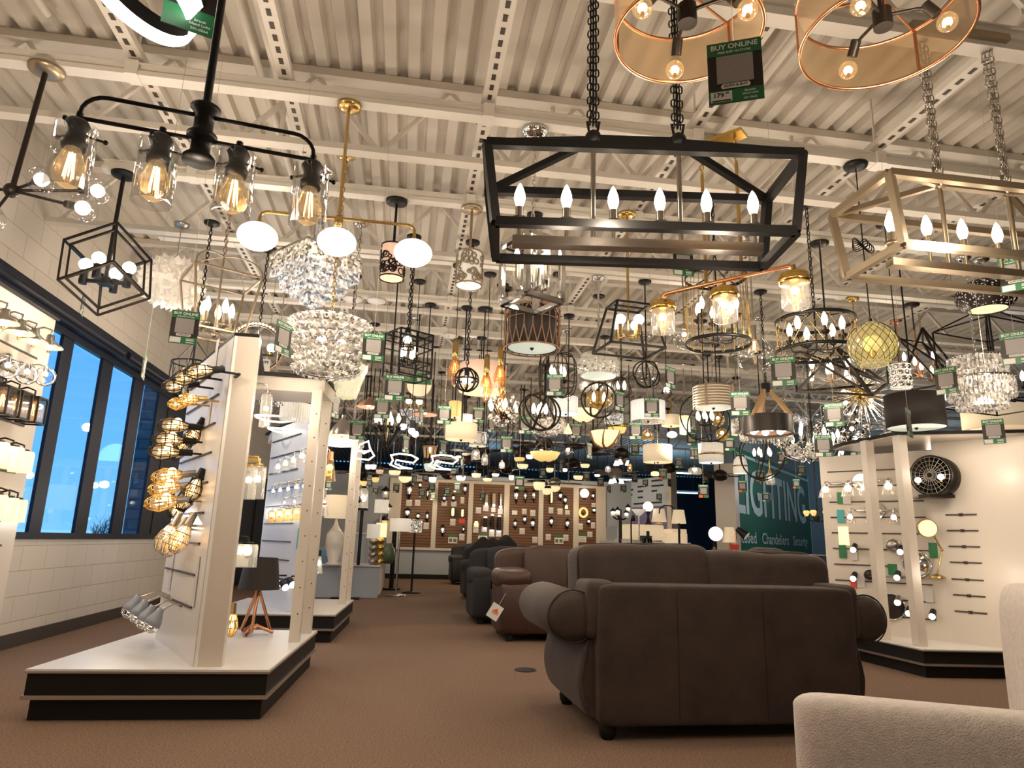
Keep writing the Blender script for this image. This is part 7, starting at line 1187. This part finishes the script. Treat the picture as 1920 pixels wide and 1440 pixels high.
# right lamp cluster
R = thing('lamp_shelf', 'white tiered lamp display shelf behind the loveseat', 'display shelf', (0, 0, 0)); Y0 = 13.0
def X_(px, y=Y0): return atY(px, 1000, y).x
def Z_(py, px=1250, y=Y0): return atY(px, py, y).z
part('lower_box', MB().bb((X_(1178), Y0 + .6, 0), (X_(1318), Y0 + 2, Z_(1016))), M['lamw'], R); part('upper_box', MB().bb((X_(1192), Y0 + 1.2, Z_(1016)), (X_(1272), Y0 + 2, Z_(986))), M['bluewall'], R); part('side_panel', MB().bb((X_(1176), Y0 + .3, 0), (X_(1196), Y0 + .8, Z_(1012))), M['white'], R)
single('lamp_carton', MB().sbox((0, 0, 0), ((X_(1268) - X_(1196)) / 2, .3, .155), .12, 20, 6), M['shade'], 'long tan box lying across the lamp display shelf', 'box', V((X_(1232), Y0 + .9, Z_(998)))); single('lamp_carton', MB().sbox((0, 0, 0), ((X_(1312) - X_(1282)) / 2, .3, .14), .12, 20, 6), M['shade'], 'shorter tan box at the right end of the lamp display shelf', 'box', V((X_(1297), Y0 + .9, Z_(1003))))  # both boxes glow softly by their material, though they are no lamps
single('carton', MB().box((0, 0, 0), (.18, .3, .1)).mat(1).box((0, -.151, .0), (.14, .004, .06)), [M['dblue'], M['blug']], 'small blue printed carton on the lamp display shelf', 'carton', V((X_(1226), Y0 + .5, Z_(1016) + .06)))
tlamp(1236, 985, 13.9, 28, 24, 966, 'shade', 'champ', 'table lamp with tapered cream shade, left one on the tiered shelf', 'left tapered shade lamp', st=.72, zb=Z_(986)); tlamp(1268, 1040, 13.2, 42, 32, 1017, 'shade', 'bronze', 'table lamp with wide tan drum shade in front of the tiered shelf', 'front tan drum lamp', zb=Z_(1050), bw=.14)
tlamp(1276, 1100, 12.9, 27, 25, 969, 'shade', 'black', 'floor lamp with tapered cream shade on a thick black pole before the tiered shelf', 'tapered shade floor lamp', 'pole', 0, st=.75, name='floor_lamp'); tlamp(1372, 1100, 12.2, 27, 28, 1003, 'shade', 'copper', 'copper floor lamp with tan cone shade in front of the sign end post', 'tan cone floor lamp', 'pole', 0, st=.6, name='floor_lamp')
R, s = fx('globe_lamp', 'white globe lamp on a dark turned stem on the tiered shelf', 'lamp', 1215, 950, 13.9, 'white globe lamp'); part('globe', MB().ball((0, 0, 0), 9.5 * s, 20, 12), M['opal'], R); part('stem', MB().lathe([(0, -34 * s), (9 * s, -34 * s), (4 * s, -28 * s), (2 * s, -18 * s), (5 * s, -9 * s), (0, -8 * s)], 16), BZ, R)
R, s = fx('torchiere_lamp', 'white bowl torchiere floor lamp left of the white globe lamp', 'lamp', 1198, 961, 13.2, 'white bowl torchiere'); part('bowl', MB().lathe([(0, -7 * s), (5 * s, -5 * s), (14 * s, 6 * s), (13 * s, 6 * s), (0, -5 * s)], 22), M['shadew'], R); part('pole', MB().cyl((0, 0, -R.location.z), (0, 0, -6 * s), .016), NK, R); part('foot', MB().cyl((0, 0, -R.location.z), (0, 0, -R.location.z + .03), .18), NK, R)
R, s = fx('post_lantern', 'black street style post lamp with lit glass lanterns left of the torchiere', 'lamp', 1163, 965, 13.4, 'black street post lamp'); part('post', MB().cyl((0, 0, -R.location.z), (0, 0, .1), .045, .03), BK, R); part('foot', MB().cyl((0, 0, -R.location.z), (0, 0, -R.location.z + .1), .15, .08), BK, R)
for x, z in ((-17, 2), (-8, 4), (9, 0), (12, 10)): o = V((x * s, -.1, z * s)); ln = part('lantern', MB().lathe([(0, 11 * s), (2 * s, 8 * s), (6 * s, 4 * s), (5.5 * s, 3 * s)], 8, o).lathe([(4 * s, -6 * s), (0, -7 * s)], 8, o), BK, R); part('glass', MB().lathe([(5 * s, 3 * s), (4 * s, -6 * s)], 8, o), M['seed'], ln); bulb(ln, 'g', o - V((0, 0, 2 * s)), 6 * s, 'bulbw'); part('arm', MB().tube([o - V((0, 0, 6 * s)), V((x * .5 * s, -.05, -9 * s)), V((0, 0, -6 * s))], .016, 5), BK, R)
R, s = fx('gooseneck_lamp', 'small black gooseneck spot floor lamp beside the street post lamp', 'lamp', 1187, 973, 13.3, 'black gooseneck spot lamp'); part('lamp_head', MB().lathe([(0, 7 * s), (3 * s, 5 * s), (5 * s, -4 * s), (4.6 * s, -4 * s)], 14), BK, R); part('pole', MB().tube([(0, 0, 5 * s), (-3 * s, 0, 0), (-4 * s, 0, -10 * s), (-4 * s, 0, -R.location.z)], .016, 6), BK, R); bulb(R, 'g', (0, 0, -4 * s), 5 * s, 'bulbw'); part('foot', MB().cyl((-4 * s, 0, -R.location.z), (-4 * s, 0, -R.location.z + .03), .15), BK, R)
R, s = fx('arc_lamp', 'thin black arched floor lamp curving over the tiered shelf', 'lamp', 1250, 945, 13.1, 'thin black arc floor lamp'); part('arc', MB().tube([(-15 * s, 0, -18 * s), (-14 * s, 0, -10 * s), (-5 * s, 0, -3 * s), (8 * s, 0, -3 * s), (18 * s, 0, -12 * s), (24 * s, 0, -28 * s), (26 * s, 0, -R.location.z)], .014, 6), BK, R); part('foot', MB().cyl((26 * s, 0, -R.location.z), (26 * s, 0, -R.location.z + .04), .2), BK, R)
R, s = fx('spider_lamp', 'black four legged lamp base standing before the tiered shelf', 'lamp', 1215, 1010, 12.6, 'black four legged lamp base'); part('neck', MB().cyl((0, 0, 0), (0, 0, 14 * s), .03), BK, R)
for x in (-11, -4, 5, 11): part('leg', MB().tube([(0, 0, 4 * s), (x * .7 * s, (x % 3 - 1) * .08, 0), (x * s, (x % 3 - 1) * .1, -12 * s), (x * 1.05 * s, (x % 3 - 1) * .1, -R.location.z)], .022, 6), BK, R)
R, s = fx('studio_lamp', 'round pale green studio lamp on a tripod in front of the blue store', 'lamp', 1342, 1001, 12.2, 'round studio tripod lamp'); qm = V((-.3, -1, .05)).normalized().to_track_quat('Z', 'Y').to_matrix(); part('lit_face', MB().lathe([(0, .03), (12 * s, .02), (13.3 * s, 0)], 28, M=qm), M['opal'], R); part('housing', MB().lathe([(13.5 * s, .01), (13.5 * s, -.03), (8 * s, -.12), (0, -.14)], 28, M=qm), BZ, R); part('neck', MB().cyl((0, .08, -24 * s), (0, .05, -10 * s), .02), BZ, R)
for k in range(3): a = k * 2.1 + .4; part('leg', MB().tube([(0, .08, -22 * s), (.32 * cos(a), .08 + .32 * sin(a), -R.location.z)], .018, 6), M['wood'], R)
R, s = fx('spot_lamp', 'black cone spotlight floor lamp with copper pole by the tan cone lamp', 'lamp', 1390, 1001, 11.9, 'black cone spot floor lamp'); part('lamp_head', MB().cyl((-8 * s, 0, 9 * s), (5 * s, -.1, -4 * s), 5 * s, 9 * s), BK, R); part('lining', MB().cyl((5 * s, -.1, -4 * s), (5.4 * s, -.103, -4.4 * s), 8 * s), M['shadew'], R); part('pole', MB().tube([(-8 * s, .02, 10 * s), (-10 * s, .03, 0), (-11 * s, .03, -R.location.z)], .014, 6), M['copper'], R); part('foot', MB().cyl((-11 * s, .03, -R.location.z), (-11 * s, .03, -R.location.z + .03), .16), BK, R)
p = atY(1377, 1026, 11.8); single('hanging_sale_tag', MB().box((0, 0, 0), (.17, .006, .09)), M['redc'], 'bright red sale tag hanging by the tan cone floor lamp', 'tag', p)
p = atY(1185, 1033, 12.9); single('hanging_price_tag', MB().box((0, 0, 0), (.1, .006, .16)), M['tagb'], 'black price tag hanging on the torchiere pole', 'tag', p)
# ---------------------------------------------------------------- price tags
TW, TH = .15, .2; M['tagl'] = pmat('tag_lettering', (.75, .8, .74), .6)
def tagtext(kind, top):
    def mk():
        mb = MB(); Mx = Matrix(((1, 0, 0), (0, 0, -1), (0, 1, 0))); o = -.0052
        def tx(s, size, x, z, bold=.012, sx=1, al='CENTER'): add_text(mb, s, size, Mx, (x, o, z), bold, sx, al)
        if top:
            tx('BUY ONLINE', .0225, 0, TH / 2 - .018, .03, 1.0); tx('FREE SHIP TO STORE', .0098, 0, TH / 2 - .036, .02)
        elif kind == 'near': tx('Beckett', .0095, .038, -TH / 2 + .031, .02); tx('Island Light', .0095, .038, -TH / 2 + .021, .02); tx('201-0642', .0095, .038, -TH / 2 + .007, .02)
        elif kind == 'ring': tx('brook', .012, .02, -TH / 2 + .038, .02); tx('Island Light', .012, .02, -TH / 2 + .025, .02); tx('201-0564', .012, .02, -TH / 2 + .01, .02)
        else:
            for z in (.03, .022, .009): mb.box((.038, o, -TH / 2 + z), (.042, .0005, .005))
        return mb.mesh('lettering', M['tagl'])
    return cached(('tt', kind, top), mk)
def dark(kind):
    def mk():
        mb = MB(); Mx = Matrix(((1, 0, 0), (0, 0, -1), (0, 1, 0))); add_text(mb, 'SCAN & BUY', .0115, Mx, (0, -.0058, -.047), .02)
        if kind == 'near': add_text(mb, '179', .02, Mx, (-.048, -.0058, -TH / 2 + .025), .02); add_text(mb, '99', .01, Mx, (-.024, -.0058, -TH / 2 + .03), .02); mb.box((-.04, -.0055, -TH / 2 + .008), (.05, .0004, .004))
        return mb.mesh('printing', M['ink'])
    return cached(('td', kind), mk)
BX = lambda x, z, w, h, y=0, d=.002: MB().box((x, y, z), (w, d, h))
def parts_mesh(n, f, m): return cached(('tp', n), lambda: f().mesh(n, M[m]))
def pill():
    return MB().prism([(.032 * (1 if c > 0 else -1) + .008 * c, -.047 + .008 * s_) for c, s_ in [(cos(a), sin(a)) for a in [PI * k / 8 - PI / 2 + .001 for k in range(16)]]], -.0045, -.0035, 'Y')
def minimesh(org):
    def mk():
        mb = MB().mat(0).box((0, 0, 0), (TW, .003, TH)); mb.mat(1).box((0, -.002, TH / 2 - .02), (TW, .003, .045)).box((0 if not org else .04, -.002, -TH / 2 + .02), (TW if not org else .07, .003, .042)); mb.mat(2).box((0, -.003, .005), (.095, .003, .09)).mat(4).box((-.04, -.0035, -TH / 2 + .02), (.052, .003, .03)); mb.mat(4).box((0, -.004, TH / 2 - .018), (.11, .002, .012))
        if org: mb.mat(3).box((-.04, -.004, -TH / 2 + .02), (.06, .003, .042))
        return mb.mesh('price_tag', [M['tagb'], M['green'], M['codep'], M['orange'], M['paperw']])
    return cached(('mini', org), mk)
SEEN = {}
PJ = [(s_, proj(p)) for s_, p in FIX]
def autolabel(p, lead):
    x, y, d = proj(p)
    for s_, (fx_, fy, fd) in sorted(PJ, key=lambda q: math.hypot(q[1][0] - x, q[1][1] - y)):
        dx, dy = x - fx_, y - fy
        w = 'hanging right of' if dx > abs(dy) else ('hanging left of' if dx < -abs(dy) else ('hanging below' if dy > 0 else 'hanging above'))
        lb = '%s %s the %s' % (lead, w, s_)
        if lb not in SEEN and len(lb.split()) <= 15: SEEN[lb] = 1; return lb
TAGS = [(1378, 134, 98, 3, 'near'), (346, 614, 48, -8), (531, 634, 46, 52), (700, 651, 40, 5), (740, 727, 37, 0), (717, 765, 30, -12), (629, 764, 30, 62), (670, 806, 28, 0), (761, 833, 24, 58), (833, 778, 26, 0), (831, 839, 20, 45), (897, 778, 22, 10), (922, 797, 22, 50), (950, 833, 23, 0), (985, 797, 25, 5), (1040, 722, 31, 0), (988, 800, 20, 82), (1080, 808, 21, 8), (1162, 752, 28, 50), (1192, 808, 24, -5), (1222, 764, 28, 8), (1257, 708, 30, 52), (1281, 492, 40, 25), (1388, 757, 34, 3), (1469, 696, 43, -3), (1564, 778, 33, -8), (1544, 836, 31, 4), (1605, 840, 20, 0), (1664, 871, 24, -6), (1677, 708, 32, 40), (1774, 714, 38, -22), (1704, 793, 40, 78), (1905, 652, 47, -4), (1863, 809, 35, -8), (1872, 842, 26, -10), (1905, 512, 52, -6), (1191, 842, 15, 0), (1171, 862, 13, 0, 'o'), (1300, 793, 20, 60), (1297, 823, 19, 10), (1302, 850, 16, 0), (1368, 833, 18, 0), (1388, 860, 15, 10), (1391, 800, 22, 66), (1425, 892, 16, 0, 'o'), (1365, 897, 13, 0, 'o'), (1347, 912, 14, 0, 'o'), (1392, 912, 16, 0, 'o'), (1323, 897, 12, 0), (1319, 921, 18, 0, 'o'), (1243, 889, 15, 0, 'o'), (1273, 868, 14, 0), (1190, 897, 11, 0, 'o'), (1169, 916, 11, 0), (1242, 917, 9, 20), (1236, 932, 10, 0), (1436, 932, 13, 0), (1467, 858, 17, 0), (1503, 882, 14, 0), (1521, 826, 16, 0), (1493, 907, 13, 0, 'o'), (1018, 887, 13, 10), (1052, 875, 16, 66), (1100, 893, 13, 10, 'o'), (1126, 904, 12, 0, 'o'), (1045, 910, 11, 25), (1105, 845, 22, 64), (1172, 843, 12, 0), (692, 906, 12, 0), (798, 896, 12, 0, 'o'), (850, 887, 13, 0, 'o'), (810, 914, 12, 0), (743, 915, 13, 30), (777, 899, 16, 60), (791, 925, 12, 10), (812, 931, 10, 0), (838, 922, 11, 0), (857, 914, 14, 0), (905, 930, 11, 0), (616, 910, 13, 20), (1142, 917, 10, 50), (1066, 893, 14, 78), (968, 872, 12, 50), (937, 812, 16, 70), (868, 870, 14, 76), (790, 782, 24, 72), (868, 884, 16, 80), (1011, 760, 24, 76), (1231, 800, 13, 40), (1210, 905, 10, 0), (1255, 905, 11, 60), (974, 905, 18, 8), (1072, 905, 9, 40), (704, 920, 10, 0), (155, 572, 30, 80), (270, 688, 34, 80), (316, 330, 62, 80), (348, 715, 40, 78)]
for q in TAGS:
    px, py, w, yaw = q[:4]; kd = q[4] if len(q) > 4 else ''
    d = TW * F / w; dr = ray(px, py); p = EYE + dr * (d / F); rot = (0, 0, math.atan2(dr.y, dr.x) - PI / 2 + math.radians(yaw))
    far_ = w < 20; lead = 'green and black price tag' if kd != 'o' else 'price tag with orange corner'
    lb = autolabel(p, lead); top = min(4.1 if p.z < 4 else p.z + .3, 4.15) - p.z
    if far_: R = link('hanging_price_tag', minimesh(kd == 'o'), None, p, rot); tag(R, lb, 'price tag', 'price tags among the lights')
    else:
        R = thing('hanging_price_tag', lb, 'price tag', p, rot[2], 'price tags among the lights'); k = 'near' if kd == 'near' else 'mid'
        link('card', parts_mesh('card', lambda: BX(0, 0, TW, TH), 'tagb'), R); hd = link('header', parts_mesh('header', lambda: BX(0, TH / 2 - .022, TW, .044, -.0015, .003), 'green'), R); ft = link('footer', parts_mesh('footer', lambda: BX(0, -TH / 2 + .021, TW, .042, -.0015, .003), 'green'), R); link('code_panel', parts_mesh('code_panel', lambda: BX(0, .009, .1, .09, -.002, .003), 'codep'), R)
        link('price_box', parts_mesh('price_box', lambda: BX(-.04, -TH / 2 + .021, .058, .032, -.0035, .003), 'paperw'), R); link('button_strip', parts_mesh('button_strip', pill, 'paperw'), R); link('header_lettering', tagtext(k, 1), hd); link('product_lettering', tagtext(k, 0), ft)
        if w > 30: link('printing', dark(k), R)
    part('string', MB().tube([(0, 0, TH / 2 - .01), (0, 0, top)], .0011 if w > 20 else .0022, 4), M['thread'], R)
p = atY(366, 2, 1.75); R = thing('hanging_price_tag', 'green price tag hanging beside the glowing LED ring at the top left', 'price tag', p, .35, 'price tags among the lights'); link('card', parts_mesh('card', None, 'tagb'), R); link('footer', cached('ftall', lambda: BX(0, -TH / 2 + .035, TW, .07, -.0015, .003).mesh('footer', M['green'])), R); link('lettering', tagtext('ring', 0), R); part('string', MB().tube([(0, 0, TH / 2), (0, 0, .6)], .001, 4), M['thread'], R)
# bead ring price card and round store sign
p = atY(483, 684, 6.95); s = sY(483, 684, 6.95); R = thing('hanging_price_sign', 'white price card reading 99.99 hanging in the wood bead hoop', 'price card', p, .15); part('card', MB().box((0, 0, 0), (44 * s, .004, 24 * s)), M['paperw'], R); mb = MB(); Mx = Matrix(((1, 0, 0), (0, 0, -1), (0, 1, 0))); add_text(mb, '99', 17 * s, Mx, (2 * s, -.004, 3 * s), .03); add_text(mb, '99', 8 * s, Mx, (15 * s, -.004, 6 * s), .03); part('price_lettering', mb, M['ink'], R); part('red_line', MB().box((4 * s, -.003, -8 * s), (18 * s, .003, 2 * s)), M['redc'], R); part('string', MB().tube([(0, 0, 12 * s), (0, 0, 40 * s)], .002, 4), M['thread'], R)
p = atY(786, 721, 8.5); s = sY(786, 721, 8.5); R = thing('hanging_round_sign', 'round green and cream sign hanging behind the black rectangular bar lantern', 'sign', p, 0); part('lower_half', MB().lathe([(0, 0), (23 * s, 0), (23 * s, .01), (0, .01)], 28, M=RX(PI / 2), smooth=False), M['shade'], R); part('upper_half', MB().prism([(22.5 * s * cos(a), 22.5 * s * sin(a)) for a in [PI * k / 14 for k in range(15)]], -.015, -.011, 'Y'), M['green'], R); mb = MB(); add_text(mb, 'BUY', 9 * s, Mx, (4 * s, -.018, 8 * s), .02); part('lettering', mb, M['paperw'], R); part('string', MB().tube([(0, 0, 22 * s), (0, 0, 1.2)], .002, 4), M['thread'], R)  # cream lower half glows softly by its material, though no lamp
# ---------------------------------------------------------------- light
def lamp(p, e, r=.07, col=(1, .83, .64)):
    l = bpy.data.lights.new('added_point_light', 'POINT'); l.energy = e; l.shadow_soft_size = r; l.color = col  # unseen point lights added for the bulbs' light and as fill
    o = bpy.data.objects.new('added_point_light', l); C.objects.link(o); o.location = p; return o
for p, e in LAMPS: lamp(p, e * 1.7)
lamp((-2.45, 6.6, 1.2), 15, .07, (1, .93, .85)); lamp((-2.4, 9.5, 1.4), 13, .07, (1, .95, .9)); lamp((-2.2, 3.2, 2.8), 45, .07); lamp((-2.2, 8.2, 2.9), 40, .07); lamp((-1.8, 12.5, 2.8), 30, .07); lamp((8.3, 12.6, 2.6), 45, .07, (1, .97, .88)); lamp((10.8, 10.5, 2.6), 25, .07, (.75, .88, 1)); lamp((9, 25, 3.2), 160, .5, (.35, .65, 1)); lamp((3, 26, 3.6), 50, .5, (.35, .65, 1)); lamp((14, 17, 3.0), 60, .2, (.6, .8, 1)); lamp((.6, 18.9, 2.2), 34, .07, (1, .75, .45)); lamp((3, 18.9, 2.2), 36, .07, (1, .75, .45)); lamp((5.2, 18.9, 2.2), 34, .07, (1, .75, .45))  # added fill for left wall, sign, dark store and back panels, no fixtures
w = bpy.data.worlds.new('sky'); bpy.context.scene.world = w; w.use_nodes = True; t = w.node_tree; bg = t.nodes['Background']
tc = nd(t, 'ShaderNodeTexCoord'); se = nd(t, 'ShaderNodeSeparateXYZ'); cr = nd(t, 'ShaderNodeValToRGB'); cr.color_ramp.elements[0].color = (.2, .55, .95, 1); cr.color_ramp.elements[0].position = .0; cr.color_ramp.elements[1].color = (.1, .4, .93, 1); cr.color_ramp.elements[1].position = .25
t.links.new(tc.outputs['Generated'], se.inputs[0]); t.links.new(se.outputs[2], cr.inputs[0]); t.links.new(cr.outputs[0], bg.inputs[0]); bg.inputs[1].default_value = 1.35
sc = bpy.context.scene
sc.view_settings.view_transform = 'Standard'; sc.view_settings.look = 'None'; sc.view_settings.exposure = 0
sc.cycles.sample_clamp_indirect = 3.0; sc.cycles.max_bounces = 6; sc.cycles.transparent_max_bounces = 16; sc.cycles.use_denoising = True
sc.cycles.caustics_reflective = False; sc.cycles.caustics_refractive = False
